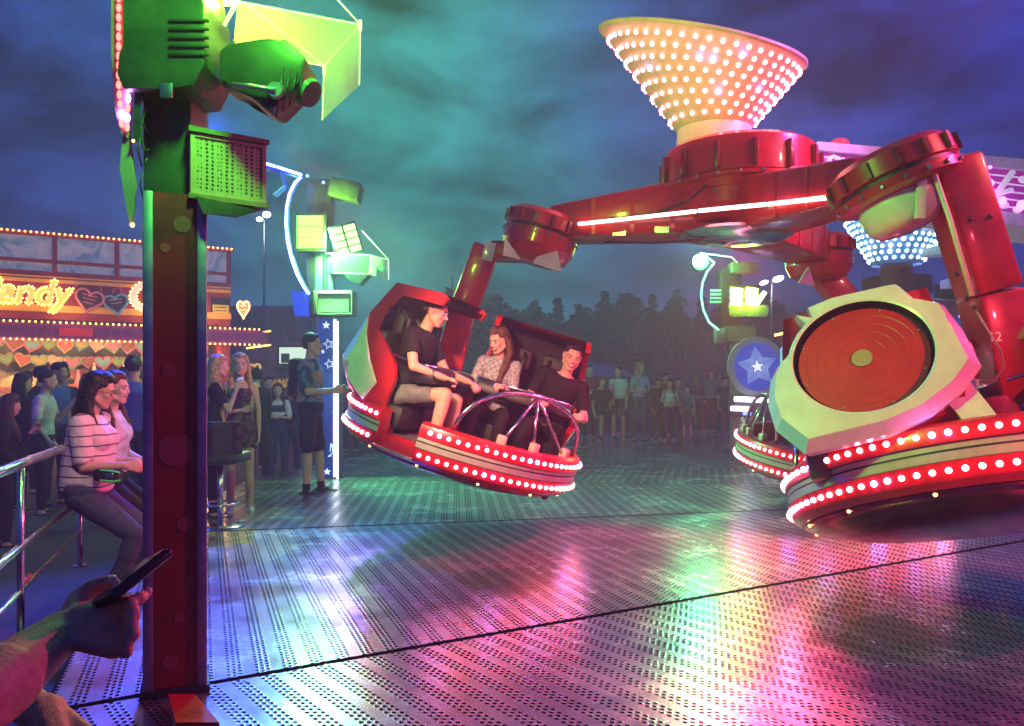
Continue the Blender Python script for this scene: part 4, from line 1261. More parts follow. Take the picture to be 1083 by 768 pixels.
# ---------------------------------------------------------------- railing along the platform edge
rail = thing('railing', 'steel tube railing along the platform edge on the left', 'railing', (-2.36, 3.86, 0))
def rp(px, py):
    return P(px, py, 850 * CAMZ / max(40, (py - HY)))
Pa = Vector((-2.36, 3.86, 0)); Pb = Vector((-2.93, 5.45, 0)); dd = (Pb - Pa); Pz = Pa - dd * 1.1
for nm, pts, r in (('top_rail', [Pz + Vector((0, 0, .86)), Pa + Vector((0, 0, .86)), Pa + dd * .62 + Vector((0, 0, .855))], .024),
                   ('middle_rail', [Pz + Vector((0, 0, .46)), Pa + Vector((0, 0, .46)), Pb + Vector((0, 0, .45))], .019),
                   ('middle_rail', [Pz + Vector((0, 0, .25)), Pa + Vector((0, 0, .25)), Pb + Vector((0, 0, .25))], .012)):
    bm = new_bm(); b_tube(bm, pts, r, 12); obj(nm, bm, STEEL, rail, world=True)
for q, h in ((Pa, .86), (Pb, .46), (Pz, .86)):
    bm = new_bm(); b_tube(bm, [q, q + Vector((0, 0, h))], .017, 10); p_ = obj('post', bm, STEEL, rail, world=True)
    bm = new_bm(); b_lathe(bm, [(.001, .012), (.045, .012), (.045, .0)], n=16, mat=Matrix.Translation(q + Vector((0, 0, .002)))); obj('post_foot', bm, DSTEEL, p_, world=True)
bm = new_bm(); b_tube(bm, [Pa + Vector((0, 0, .28)), Pa + dd * .12 + Vector((0, 0, .28))], .012, 8); obj('clamp', bm, RED, rail, world=True)

# ---------------------------------------------------------------- bar stool at the platform corner
st = thing('bar_stool', 'black quilted bar stool with chrome stem beside the red column', 'bar stool', (-2.62, 7.0, 0))
SM = P(233, 560, 7.0)
sx = SM.x
st.location = (sx, 7.0, 0)
bm = new_bm(); b_lathe(bm, [(.001, .02), (.12, .02), (.20, .012), (.21, 0)], n=32, mat=Matrix.Translation((sx, 7.0, 0.001)), smooth=True); obj('base_plate', bm, STEEL, st, world=True)
bm = new_bm(); b_tube(bm, [(sx, 7, .015), (sx, 7, .56)], .026, 14); obj('stem', bm, STEEL, st, world=True)
bm = new_bm(); b_tube(bm, [(sx + .16 * math.cos(a), 7 + .16 * math.sin(a), .20) for a in [2 * PI * i / 20 for i in range(20)]], .011, 8, closed=True); obj('foot_ring', bm, STEEL, st, world=True)
bm = new_bm(); b_box(bm, (sx - .02, 7.0, .60), (.46, .42, .09), bev=.03); obj('seat', bm, BLACKC, st, world=True)
bm = new_bm()
n_ = 14
for i in range(n_):
    a0_ = R(200 + 140 * i / n_); a1_b = R(200 + 140 * (i + 1) / n_)
    f_ = lambda a, r, z: Vector((sx - .02 + r * math.cos(a), 7.0 + r * .9 * math.sin(a), z))
    b_hexa(bm, [f_(a0_, .21, .64), f_(a1_b, .21, .64), f_(a1_b, .255, .64), f_(a0_, .255, .64), f_(a0_, .22, .92), f_(a1_b, .22, .92), f_(a1_b, .27, .92), f_(a0_, .27, .92)])
bmesh.ops.remove_doubles(bm, verts=bm.verts[:], dist=.0005)
bk_ = obj('backrest', bm, BLACKC, st, world=True)
bm = new_bm()
for k in range(-3, 4):
    for sgn in (-1, 1):
        pts = []
        for j in range(9):
            u = j / 8
            a = R(270 + k * 20 + sgn * (u - .5) * 40)
            if R(200) < a < R(340):
                pts.append(Vector((sx - .02 + (.258 + .013 * u) * math.cos(a), 7.0 + (.258 + .013 * u) * .9 * math.sin(a), .65 + .26 * u)))
        if len(pts) > 2: b_tube(bm, pts, .004, 5)
obj('quilt_seam', bm, BLACKP, bk_, world=True)
# ---------------------------------------------------------------- candy stall
SE = Vector((.843, .537, 0)).normalized(); SN = Vector((SE.y, -SE.x, 0))     # along the front, outward
SA = Vector((-10.19, 16.0, 0)); GZ = -.25
def S(s, o, z):
    return SA + SE * s + SN * o + Vector((0, 0, z))
stall = thing('candy_stall', 'brightly lit sweets stall with bulb lettering and gingerbread hearts', 'candy stall', S(1, -1, GZ), group=None)
SROT = Matrix((SE, -SN, Vector((0, 0, 1)))).transposed()
def sbox(name, m, s0, s1, o0, o1, z0, z1, parent=None, bev=0.0):
    bm = new_bm(); b_box(bm, S((s0 + s1) / 2, (o0 + o1) / 2, (z0 + z1) / 2), (s1 - s0, o1 - o0, z1 - z0), rot=SROT, bev=bev)
    return obj(name, bm, m, parent or stall, world=True)
MARO = mat('stall_red', (.33, .03, .02), .5, var=.2, vscale=3)
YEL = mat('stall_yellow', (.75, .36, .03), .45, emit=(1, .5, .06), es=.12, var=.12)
S0, S1 = -2.6, 4.45
def art_material():
    m = bpy.data.materials.new('painted_panel'); m.use_nodes = True
    nt = m.node_tree; b = nt.nodes['Principled BSDF']
    t = nd(nt, 'ShaderNodeTexCoord'); n1 = nd(nt, 'ShaderNodeTexNoise'); n1.inputs['Scale'].default_value = 2.3; n1.inputs['Detail'].default_value = 5; n1.inputs['Distortion'].default_value = 1.8
    nt.links.new(t.outputs['Object'], n1.inputs['Vector'])
    r = nd(nt, 'ShaderNodeValToRGB'); r.color_ramp.elements[0].position = .36; r.color_ramp.elements[0].color = (.10, .22, .32, 1)
    r.color_ramp.elements[1].position = .62; r.color_ramp.elements[1].color = (.42, .40, .46, 1)
    e = r.color_ramp.elements.new(.5); e.color = (.30, .36, .46, 1)
    nt.links.new(n1.outputs['Fac'], r.inputs[0]); nt.links.new(r.outputs[0], b.inputs['Base Color']); b.inputs['Roughness'].default_value = .5
    nt.links.new(r.outputs[0], b.inputs['Emission Color']); b.inputs['Emission Strength'].default_value = .26  # glow put into the panels so they look lit by the bulbs
    return m
ART = art_material()
sbox('attic_wall', ART, S0, S1 - .06, -.30, -.06, 3.45, 4.24)
sbox('roof_slab', MARO, S0 - .05, S1 + .05, -2.6, .06, 4.24, 4.32)
for z0, z1 in ((3.43, 3.53), (3.70, 3.77)):
    sbox('attic_bar', MARO, S0, S1, -.05, .02, z0, z1)
for i in range(7):
    s = S0 + .08 + i * 1.155
    sbox('attic_post', MARO, s - .045, s + .045, -.055, .03, 3.53, 4.24)
fas = sbox('fascia', MARO, S0, S1, -.28, -.02, 2.55, 3.43)
sbox('yellow_band', YEL, S0, S1, -.03, .03, 3.30, 3.37, parent=fas)
sbox('yellow_band', YEL, S0, S1, -.03, .05, 2.70, 2.84, parent=fas)
sbox('yellow_band', YEL, S0, S1, -.04, .035, 3.405, 3.43, parent=fas)
def heart(s, n=28):
    pts = []
    for i in range(n):
        t = 2 * PI * i / n
        pts.append((s * 16 * math.sin(t) ** 3 / 17, s * (13 * math.cos(t) - 5 * math.cos(2 * t) - 2 * math.cos(3 * t) - math.cos(4 * t)) / 17))
    return pts
# lettering outlined with bulbs
bulb_me = led_mesh('bulb', BULB, .019)
GLET = mat('letter_face', (.62, .42, .10), .45, emit=(1, .62, .12), es=.55, var=.25, vscale=5)
def bulbs_along(edges, M, sp, parent, me=bulb_me, limit=100, nm='bulb'):
    loops = []
    pts = []
    acc = 0
    for a, b in edges:
        n = max(1, int((b - a).length / sp))
        for i in range(n):
            pts.append(a.lerp(b, (i + .5) / n))
    keep = []
    for p in pts:
        if all((p - q).length > sp * .8 for q in keep):
            keep.append(p)
    return [M @ p for p in keep]
allb = []
edges = []
Mt = frame(S(1.18, .06, 2.86), SE, SN)
text_mesh('letter_edge', 'Candy', .70, GLET, fas, Mt @ Matrix.Diagonal((.94, 1, 1, 1)), 0, shear=.25, world=True, align='RIGHT', outline=edges, offset=.028)
allb += bulbs_along(edges, Mt @ Matrix.Diagonal((.94, 1, 1, 1)) @ Matrix.Translation((0, 0, .02)), .062, fas)
edges = []
Mc = frame(S(2.28, .06, 2.84), SE, SN)
text_mesh('letter_edge', 'C', .86, mat('letter_pale', (.6, .5, .52), .45, emit=(1, .8, .7), es=.4, var=.2), fas, Mc, 0, shear=.15, world=True, align='LEFT', outline=edges, offset=.03)
allb += bulbs_along(edges, Mc @ Matrix.Translation((0, 0, .02)), .07, fas)
# rows of bulbs: eave, awning top and bottom, wrapped round the corner
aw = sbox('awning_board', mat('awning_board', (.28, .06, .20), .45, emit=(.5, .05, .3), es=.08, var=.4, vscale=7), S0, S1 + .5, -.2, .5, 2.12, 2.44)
sbox('awning_side', mat('awning_board', (0, 0, 0)), S1 + .3, S1 + .75, -1.8, .36, 2.14, 2.42, parent=aw)
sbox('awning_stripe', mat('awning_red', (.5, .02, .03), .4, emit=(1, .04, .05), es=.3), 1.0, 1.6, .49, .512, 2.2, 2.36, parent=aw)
sbox('awning_stripe', MATS['awning_red'], -1.0, -.3, .49, .512, 2.2, 2.36, parent=aw)
def row(s0, s1, o, z, sp=.105):
    n = int((s1 - s0) / sp)
    return [S(s0 + (s1 - s0) * i / n, o, z) for i in range(n + 1)]
allb += row(S0, S1, .08, 4.30, .10) + row(S0, S1 + .5, .53, 2.46) + row(S0, S1 + .5, .53, 2.11)
for i in range(18):
    allb += [S(S1 + .78, .4 - .12 * i, 2.44), S(S1 + .78, .4 - .12 * i, 2.12)]
vis = sorted(allb, key=lambda p: (0 if -.66 < p.x / p.y < -.22 else 1, p.length))
Ainv = inv(stall)
put_leds(stall, [(Ainv @ p, bulb_me, (0 if -.66 < p.x / p.y < -.22 else 100) + p.length) for p in allb], 100, 'bulb')
# two big iced hearts on the fascia
def iced_heart(s, z, size, rim, icing, tilt, parent, o=.10, lines=3):
    m = frame(S(s, o, z), SE * math.cos(tilt) + Vector((0, 0, math.sin(tilt))), SN)
    bm = new_bm(); b_prism(bm, heart(size), .05, mat=m)
    h = obj('heart_sign', bm, mat('gingerbread', (.06, .025, .02), .6, var=.2), parent, world=True)
    bm = new_bm(); b_tube(bm, [m @ Vector((x, y, .05)) for x, y in heart(size * .97)], size * .09, 8, closed=True); obj('icing_rim', bm, rim, h, world=True)
    bm = new_bm()
    for k in range(lines):
        y = size * (.32 - .28 * k); w = size * (.5 - .1 * k)
        b_tube(bm, [m @ Vector((w * (-1 + 2 * i / 12), y + size * .05 * math.sin(i * 2.2 + k), .055)) for i in range(13)], size * .035, 6)
    obj('icing_scroll', bm, icing, h, world=True)
    return h
PINKI = mat('pink_icing', (.6, .16, .22), .5, emit=(.9, .3, .3), es=.08); BLUI = mat('blue_icing', (.10, .36, .55), .5, emit=(.2, .6, .9), es=.08)
WHI = mat('white_icing', (.7, .6, .55), .6)
iced_heart(1.56, 2.98, .29, PINKI, PINKI, R(-14), fas)
iced_heart(2.07, 2.93, .26, BLUI, WHI, R(10), fas, lines=2)
bm = new_bm(); b_tube(bm, [S(1.35, .12, 3.22), S(1.25, .1, 3.42), S(1.75, .1, 3.40), S(1.80, .12, 3.15)], .008, 6); b_tube(bm, [S(2.0, .12, 3.15), S(2.10, .1, 3.40), S(2.2, .12, 3.12)], .008, 6)
obj('hanging_ribbon', bm, PINKI, fas, world=True)
# interior
WARM = mat('stall_interior', (.36, .38, .34), .6, var=.5, vscale=2)
sbox('back_wall', WARM, S0, S1, -1.9, -1.8, GZ, 2.6)
sbox('side_wall', MARO, S1 - .1, S1, -2.6, -.25, GZ, 4.24)
sbox('side_wall', MARO, S0 - .1, S0, -2.6, -.25, GZ, 4.24)
sbox('ceiling_panel', WARM, S0, S1, -1.8, -.3, 2.5, 2.55)
cnt = sbox('counter', mat('counter_pink', (.5, .2, .18), .4, var=.2), S0, S1 - .1, -.55, -.05, GZ, .98)
sbox('counter_top', mat('counter_top', (.6, .5, .45), .3), S0, S1 - .08, -.6, .02, .985, 1.03, parent=cnt)
sbox('corner_post', MARO, S1 - .28, S1 - .02, -.24, .0, GZ, 2.55)
sbox('notice_board', mat('notice_black', (.02, .02, .02), .5), 4.03, 4.42, -.02, .02, 2.78, 3.16, parent=fas)
sbox('notice_paper', mat('notice_yellow', (.7, .55, .04), .5, emit=(1, .8, .05), es=.1), 4.05, 4.40, .02, .03, 2.80, 3.02, parent=fas)
bm = new_bm()
for k in range(2):
    b_box(bm, S(4.22, .034, 2.96 - .07 * k), (.26, .004, .018), rot=SROT)
obj('notice_line', bm, MATS['notice_black'], fas, world=True)
sbox('menu_screen', mat('menu_violet', (.25, .1, .5), .4, emit=(.5, .25, 1), es=1.0), 4.0, 4.26, .30, .33, 1.62, 1.84)
for s_ in (-2.0, -1.0, 0.0, 1.0, 2.0, 3.0, 3.9):
    l = bpy.data.lights.new('stall_lamp', 'POINT'); l.energy = 24; l.color = (1, .58, .22); l.shadow_soft_size = .1
    o = bpy.data.objects.new('stall_lamp', l); COL.objects.link(o); o.location = S(s_, .28, 1.75)
for s_ in (-1.8, -.3, 1.2, 2.7, 4.1):
    l = bpy.data.lights.new('awning_lamp', 'POINT'); l.energy = 11; l.color = (1, .52, .16); l.shadow_soft_size = .1
    o = bpy.data.objects.new('awning_lamp', l); COL.objects.link(o); o.location = S(s_, .55, 2.72)
# sign on a stick at the stall's corner
hm_ = frame(S(S1 + .35, -.2, 2.98), SE * .55 + SN * .6, SN * .8 - SE * .5)
bm = new_bm(); b_prism(bm, [(x * .62, y) for x, y in heart(.24)], .04, mat=hm_); hs = obj('corner_heart', bm, mat('heart_amber', (.6, .25, .12), .5, emit=(1, .4, .15), es=.5), stall, world=True)
bm = new_bm(); b_tube(bm, [hm_ @ Vector((x * .62, y, .05)) for x, y in heart(.24)], .022, 6, closed=True); obj('heart_neon', bm, emis('heart_neon', (1, .45, .18), 3.0), hs, world=True)
bm = new_bm()
for z in (.06, -.03):
    b_tube(bm, [hm_ @ Vector((x, z + .02 * math.sin(x * 60), .05)) for x in (-.07, -.035, 0, .035, .07)], .009, 5)
obj('heart_scroll', bm, MATS['heart_neon'], hs, world=True)
# gingerbread hearts hanging in the stall
hcols = [((.55, .40, .30), 'cream'), ((.6, .12, .14), 'red'), ((.2, .40, .48), 'pale blue'), ((.55, .20, .32), 'pink'), ((.50, .42, .12), 'yellow'), ((.2, .36, .14), 'green'), ((.30, .12, .05), 'brown')]
rows_ = ['top row', 'second row', 'third row']
hn = 0
for r_ in range(3):
    for i in range(15):
        s = -.35 + i * .30 + (.15 if r_ % 2 else 0)
        if s > 4.1: continue
        ci = (i * 3 + r_ * 2) % 7
        col, nm = hcols[ci]
        size = random.uniform(.15, .20)
        z = 2.05 - r_ * .33 + random.uniform(-.04, .04); o = -.35 - .3 * r_
        m = frame(S(s, o, z), SE + Vector((0, 0, random.uniform(-.25, .25))), SN)
        bm = new_bm(); b_prism(bm, heart(size, 20), .03, mat=m)
        h = obj('gingerbread_heart', bm, mat('heart_%d' % ci, col, .6, var=.2), None)
        me = h.data
        c = S(s, o, z); me.transform(Matrix.Translation(-c)); h.location = c
        r2 = (i * 5 + r_) % 7
        bm = new_bm(); b_tube(bm, [m @ Vector((x, y, .03)) for x, y in heart(size * .94, 20)], size * .10, 6, closed=True)
        bm.transform(Matrix.Translation(-c)); obj('icing_rim', bm, mat('heart_rim_%d' % r2, hcols[r2][0], .55), h)
        nb_ = 'above the counter, %s, %s from the left' % (rows_[r_], ['first', 'second', 'third', 'fourth', 'fifth', 'sixth', 'seventh', 'eighth', 'ninth', 'tenth', 'eleventh', 'twelfth', 'thirteenth', 'fourteenth', 'fifteenth'][i])
        tag(h, '%s gingerbread heart %s' % (nm, nb_), 'gingerbread heart', 'gingerbread hearts hanging in the stall')
# candyfloss cones and popcorn on the counter
for i, (px, h) in enumerate(((58, .34), (70, .40), (84, .50), (102, .52), (115, .50), (126, .40), (134, .55), (48, .36))):
    k = (px - CX) / F
    s = (k * 16 + 10.19) / (.843 - k * .537)
    c = S(s, -.35 - .15 * (i % 2), 1.03 + (.14 if i % 3 == 0 else 0))
    pk = i in (1, 2, 7)
    bm = new_bm(); b_lathe(bm, [(.001, h), (.02, h), (.035, h * .8), (.075, h * .4), (.10, h * .12), (.085, .0), (.001, 0)], n=16, smooth=True)
    o = obj('candyfloss_bag', bm, mat('floss_pink' if pk else 'floss_white', (.65, .25, .25) if pk else (.72, .62, .5), .5, var=.15, bump=.4, bscale=30, emit=(1, .8, .5), es=.03), None)
    o.location = c
    bm = new_bm(); b_lathe(bm, [(.03, h * .86), (.034, h * .88), (.03, h * .9)], n=12); obj('ribbon_tie', bm, PINKI, o)
    tag(o, '%s pointed candyfloss bag on the stall counter, %s from the left' % ('pink' if pk else 'white', ['second', 'third', 'fourth', 'fifth', 'sixth', 'seventh', 'eighth', 'first'][i]), 'candyfloss', 'candyfloss bags on the counter')
k = (33 - CX) / F; s = (k * 16 + 10.19) / (.843 - k * .537)
pop = thing('popcorn_case', 'heap of pale popcorn in a glass sided tray on the counter', 'popcorn', S(.45, -.4, 1.03))
bm = new_bm(); b_box(bm, S(.45, -.4, 1.10), (1.0, .4, .14), rot=SROT, bev=.01); obj('tray', bm, mat('counter_pink', (0, 0, 0)), pop, world=True)
bm = new_bm(); b_ball(bm, S(.45, -.4, 1.17), (.48, .19, .26), 0, 40, 20, rot=SROT)
for v in bm.verts:
    v.co += v.normal * .03 * mnoise.noise(v.co * 14)
obj('popcorn_heap', bm, mat('popcorn', (.72, .58, .30), .7, var=.3, vscale=30, bump=.8, bscale=50), pop, world=True)
for i, px in enumerate((84, 120)):
    k = (px - CX) / F; s = (k * 16 + 10.19) / (.843 - k * .537)
    bm = new_bm(); b_ball(bm, (0, 0, .1), (.28, .18, .12), 0, 30, 14)
    for v in bm.verts: v.co += v.normal * .03 * mnoise.noise(v.co * 16 + Vector((i * 5, 0, 0)))
    o = obj('sweets_pile', bm, mat('sweets_red', (.6, .16, .06), .4, var=.6, vscale=30), None); o.location = S(s, -.42, 1.03)
    bm = new_bm(); b_lathe(bm, [(.001, 0), (.2, 0), (.3, .05), (.31, .06), (.29, .06)], n=24); obj('dish', bm, STEEL, o)
    tag(o, ('red sweets piled in a dish left of the tall white bags' if i == 0 else 'red sweets piled in a dish right of the tall white bags'), 'sweets', 'dishes of sweets on the counter')
# toffee heart on a stick carried above the crowd
tf = thing('heart_lollipop', 'glowing heart shaped toffee on a stick held up behind the blonde woman', 'lollipop', P(269, 400, 12))
m = frame(P(269.5, 390, 12), (1, 0, .1), (0, -1, 0))
bm = new_bm(); b_tube(bm, [m @ Vector((x, y, 0)) for x, y in heart(.09)], .018, 6, closed=True); obj('heart', bm, mat('toffee', (.6, .3, .12), .3, emit=(1, .45, .12), es=.5), tf, world=True)
bm = new_bm(); b_tube(bm, [P(269, 395, 12), P(268, 405, 12)], .009, 6); obj('stick', bm, WHI, tf, world=True)

# ---------------------------------------------------------------- trailer, kiosk, far lamps, tent roof
tr = thing('trailer', 'grey blue show trailer with bright counter window behind the attendant', 'trailer', P(290, 440, 21))
GB = mat('trailer_wall', (.20, .26, .33), .5, var=.2, vscale=2)
DT = 21
wbox(tr, 'body', GB, 243, 362, 336, 470, 0, 2.5, d=DT, bev=.03)
wbox(tr, 'upper_box', mat('trailer_upper', (.13, .20, .30), .55, var=.2, vscale=2), 236, 322, 322, 362.4, .3, 2.3, d=DT, bev=.04)
for x in (262, 279, 298, 310):
    wbox(tr, 'rib', mat('trailer_rib', (.22, .32, .40), .5), x, 326, x + 1.2, 360, .25, .3, d=DT, bev=0)
wdw = wbox(tr, 'window', BLACKP, 294, 365, 330, 387, -.04, 0.0, d=DT, bev=0)
wbox(tr, 'pane', mat('window_lit', (.5, .6, .5), .4, emit=(.66, .95, .74), es=.75, var=.5, vscale=2.5), 296, 367.5, 330, 384.5, -.06, -.04, d=DT, bev=0, parent=wdw)
wbox(tr, 'counter_shelf', GB, 292, 387, 331, 389, -.3, 0.0, d=DT, bev=0)
wbox(tr, 'window_sticker', mat('sticker_green', (.1, .3, .2), .5), 298, 374, 307, 384, -.07, -.06, d=DT, bev=0, parent=wdw)
kk = thing('kiosk', 'low dark kiosk with white lit letters left of the tilted gondola', 'kiosk', P(362, 430, 22))
wbox(kk, 'body', mat('kiosk_dark', (.05, .08, .09), .6), 350, 371, 392, 440, 0, 2, d=22)
bd = wbox(kk, 'lit_band', mat('kiosk_band', (.4, .45, .4), .4, emit=(.6, .75, .6), es=.35), 352, 385.5, 392, 389.5, -.06, 0, d=22, bev=0)
text_mesh('lit_letters', '*cb', .34, emis('letters_white', (.9, 1, .95), 3.2), kk, frame(P(367, 383, 21.9), (1, 0, 0), (0, -1, 0)), .01, world=True)
bt = thing('food_stall', 'low green roofed stall with yellow lettering behind the crowd', 'food stall', P(285, 440, 19.0))
wbox(bt, 'board', mat('stall_green', (.03, .07, .05), .6), 255, 398, 322, 412, 0, 1.5, d=19.5)
bm = new_bm()
for k in range(8):
    b_box(bm, P(288 + k * 3.0, 405.5, 19.46), (.05, .02, .15 + .04 * (k % 3)), rot=Euler((0, R(14 * (k % 3 - 1)), 0)))
obj('worn_lettering', bm, mat('lettering_gold', (.5, .36, .06), .5, emit=(1, .7, .1), es=.15), bt, world=True)
wbox(bt, 'post', mat('stall_green', (0, 0, 0)), 256, 412, 258, 445, 0.2, .3, d=19.5)
wbox(bt, 'post', mat('stall_green', (0, 0, 0)), 319, 412, 321, 445, 0.2, .3, d=19.5)
lm = thing('lamp_mast', 'tall thin lamp mast with two white lamps beyond the stall', 'lamp mast', P(280, 440, 34))
bm = new_bm(); b_tube(bm, [P(279, 440, 34), P(279.5, 232, 34)], .05, 8); obj('mast', bm, DSTEEL, lm, world=True)
bm = new_bm(); b_tube(bm, [P(272, 233, 34), P(284, 229, 34)], .03, 8); obj('crossbar', bm, DSTEEL, lm, world=True)
for q, r in (((282, 227), .17), ((274.5, 232), .13)):
    bm = new_bm(); b_ball(bm, P(*q, 33.8), (r, r * .6, r * .75), 0); obj('lamp', bm, emis('mast_lamp', (.95, 1, .95), 22), lm, world=True)
lm2 = thing('lamp_mast', 'lamp mast with two small white lamps right of the far column', 'lamp mast', P(815, 440, 40))
bm = new_bm(); b_tube(bm, [P(815, 440, 40), P(816, 298, 40)], .05, 8); obj('mast', bm, DSTEEL, lm2, world=True)
for q, r in (((823, 295), .19), ((808, 299), .14)):
    bm = new_bm(); b_ball(bm, P(*q, 39.8), (r * 1.5, r * .6, r * .7), 0, rot=Euler((0, R(-20), 0))); obj('lamp', bm, MATS['mast_lamp'], lm2, world=True)
tn = thing('tent_roof', 'pale blue tent roof far behind the tilted gondola', 'tent', P(640, 430, 30))
TB = mat('tent_blue', (.22, .34, .42), .6, var=.2)
bm = new_bm(); b_hexa(bm, [P(600, 398, 30), P(676, 398, 30), P(676, 398, 34), P(600, 398, 34), P(602, 378, 32), P(650, 388, 32), P(650, 388, 33), P(602, 378, 33)]); obj('canopy', bm, TB, tn, world=True)
for x in (604, 672):
    bm = new_bm(); b_tube(bm, [P(x, 398, 30.2), P(x, 445, 30.2)], .06, 8); obj('pole', bm, DSTEEL, tn, world=True)
fh = thing('light_chain', 'string of small yellow bulbs above the oval star sign', 'light chain', P(825, 353, 24))
for i in range(6):
    bm = new_bm(); b_ball(bm, P(820 + i * 2.6, 354.5 - i * .6, 24), .04, 0, 8, 6); obj('bulb', bm, BULB, fh, world=True)
bm = new_bm(); b_tube(bm, [P(800, 358, 24), P(840, 350, 24)], .01, 5); obj('wire', bm, BLACKP, fh, world=True)

# ---------------------------------------------------------------- trees behind the fair
LEAF = mat('leaves', (.035, .075, .04), .6, var=.5, vscale=1.2)
LEAFP = mat('needles', (.022, .055, .035), .65, var=.5, vscale=1.2)
BARK = mat('bark', (.06, .045, .03), .8, var=.3)
def tree(px, base_d, top_y, wpx, kind, label):
    b = P(px, HY, base_d); b.z = GZ
    top = P(px, top_y, base_d).z
    H = top - GZ; Wd = wpx * base_d / F / 2
    r = thing('conifer_tree' if kind else 'leafy_tree', label, 'tree', b, group='trees behind the fairground')
    bm = new_bm(); b_tube(bm, [(0, 0, 0), (.05, 0, H * .5), (0, .05, H * .97)], [H * .025, H * .015, .02], 8)
    for k in range(6):
        a = random.uniform(0, 2 * PI); z = H * random.uniform(.25, .7)
        b_tube(bm, [(0, 0, z), (Wd * .6 * math.cos(a), Wd * .6 * math.sin(a), z + H * .12)], [H * .009, .015], 6)
    obj('trunk', bm, BARK, r)
    bm = new_bm()
    blobs = []
    if kind:
        for k in range(34):
            f = (k + .5) / 34
            rr = Wd * 2.5 * (1 - f) ** 1.1 * random.uniform(.45, 1.35)
            for j in range(max(2, int(8 * (1 - f)))):
                a = random.uniform(0, 2 * PI)
                blobs.append((rr * .6 * math.cos(a), rr * .6 * math.sin(a), H * (.05 + .95 * f), max(.12, rr * .5), .40))
    else:
        for k in range(34):
            a = random.uniform(0, 2 * PI); e = random.uniform(-.6, 1); q = random.uniform(.35, .95)
            blobs.append((Wd * q * math.cos(a) * math.sqrt(max(0, 1 - e * e * .8)), Wd * q * math.sin(a) * math.sqrt(max(0, 1 - e * e * .8)), H * (.60 + .34 * e * q), Wd * random.uniform(.22, .36), .7))
    for (x, y, z, s, fl) in blobs:
        for _ in range(38):
            v = Vector((random.gauss(0, .58), random.gauss(0, .58), random.gauss(0, .58) * fl)) * s + Vector((x, y, z))
            if v.z > H or v.z < H * .08: continue
            sz = random.uniform(.07, .18) * (1 if kind else 1.15)
            u = Vector((random.uniform(-1, 1), random.uniform(-1, 1), random.uniform(-1, 1))).normalized()
            w = u.cross(Vector((random.uniform(-1, 1), random.uniform(-1, 1), random.uniform(-1, 1)))).normalized()
            f = bm.faces.new([bm.verts.new(v + u * sz), bm.verts.new(v + w * sz * .6), bm.verts.new(v - u * sz), bm.verts.new(v - w * sz * .6)])
    obj('crown', bm, LEAFP if kind else LEAF, r, recalc=False)
TR = [(478, 31, 288, 62, 0, 'leafy tree rising behind the left gondola, taller than the wood'), (330, 36, 352, 66, 0, 'rounded leafy tree behind the starry column'), (400, 40, 350, 60, 0, 'leafy tree left of the tilted gondola, low behind the kiosk'),
      (505, 44, 322, 50, 1, 'conifer right of the leafy tree, between drop arm and wood'), (540, 46, 328, 52, 1, 'short conifer above the right pod of the tilted gondola'), (566, 45, 318, 46, 1, 'pointed conifer above the smiling man'), (590, 47, 316, 50, 1, 'conifer second from the pointed one, left of the tent roof'),
      (612, 45, 322, 52, 1, 'broad conifer directly behind the tent roof'), (640, 46, 308, 54, 1, 'tallest conifer in the middle of the far wood'), (664, 47, 318, 44, 1, 'narrow conifer right of the tallest one'), (690, 45, 312, 56, 1, 'broad conifer behind the standing woman in blue'),
      (716, 46, 306, 56, 1, 'conifer beneath the ride hub'), (742, 47, 314, 50, 1, 'conifer behind the green lamp'), (770, 45, 318, 60, 1, 'conifer behind the far light column'), (800, 46, 316, 56, 1, 'conifer right of the far light column'), (826, 45, 322, 56, 1, 'last conifer left of the nearest gondola'),
      (880, 46, 318, 70, 1, 'conifer hidden behind the nearest gondola'), (440, 45, 340, 60, 0, 'low leafy tree behind the left pod')]
for t in TR: tree(*t)
wd = new_bm()
for i in range(15000):
    px = random.uniform(300, 900); y = random.uniform(328 + 10 * math.sin(px * .045) + 6 * math.sin(px * .13), 432) if px > 480 else random.uniform(372, 432)
    v = P(px, y, random.uniform(48, 54)); sz = random.uniform(.14, .38)
    u = Vector((random.uniform(-1, 1), random.uniform(-1, 1), random.uniform(-1, 1))).normalized(); w = u.cross(Vector((random.uniform(-1, 1), 1, random.uniform(-1, 1)))).normalized()
    wd.faces.new([wd.verts.new(v + u * sz), wd.verts.new(v + w * sz * .7), wd.verts.new(v - u * sz), wd.verts.new(v - w * sz * .7)])
tag(obj('undergrowth', wd, LEAFP, recalc=False), kind='stuff')
# ---------------------------------------------------------------- people
def b_cap(bm, a, b, ra, rb, n=10):
    a = Vector(a); b = Vector(b)
    d = b - a
    L = d.length
    if L < 1e-6:
        d = Vector((0, 0, 1)); L = 1e-6
    u, w, z = basis(d)
    rings = []
    st = [(a, ra, t) for t in (-90, -50, -10)] + [(b, rb, t) for t in (10, 50, 90)]
    for c, r, t in st:
        tt = R(t); rr = max(r * math.cos(tt), 1e-4); p = c + z * (r * math.sin(tt))
        rings.append([bm.verts.new(p + (u * math.cos(2 * PI * k / n) + w * math.sin(2 * PI * k / n)) * rr) for k in range(n)])
    for i in range(len(rings) - 1):
        for k in range(n):
            bm.faces.new((rings[i][k], rings[i][(k + 1) % n], rings[i + 1][(k + 1) % n], rings[i + 1][k]))
    bm.faces.new(rings[0][::-1]); bm.faces.new(rings[-1])

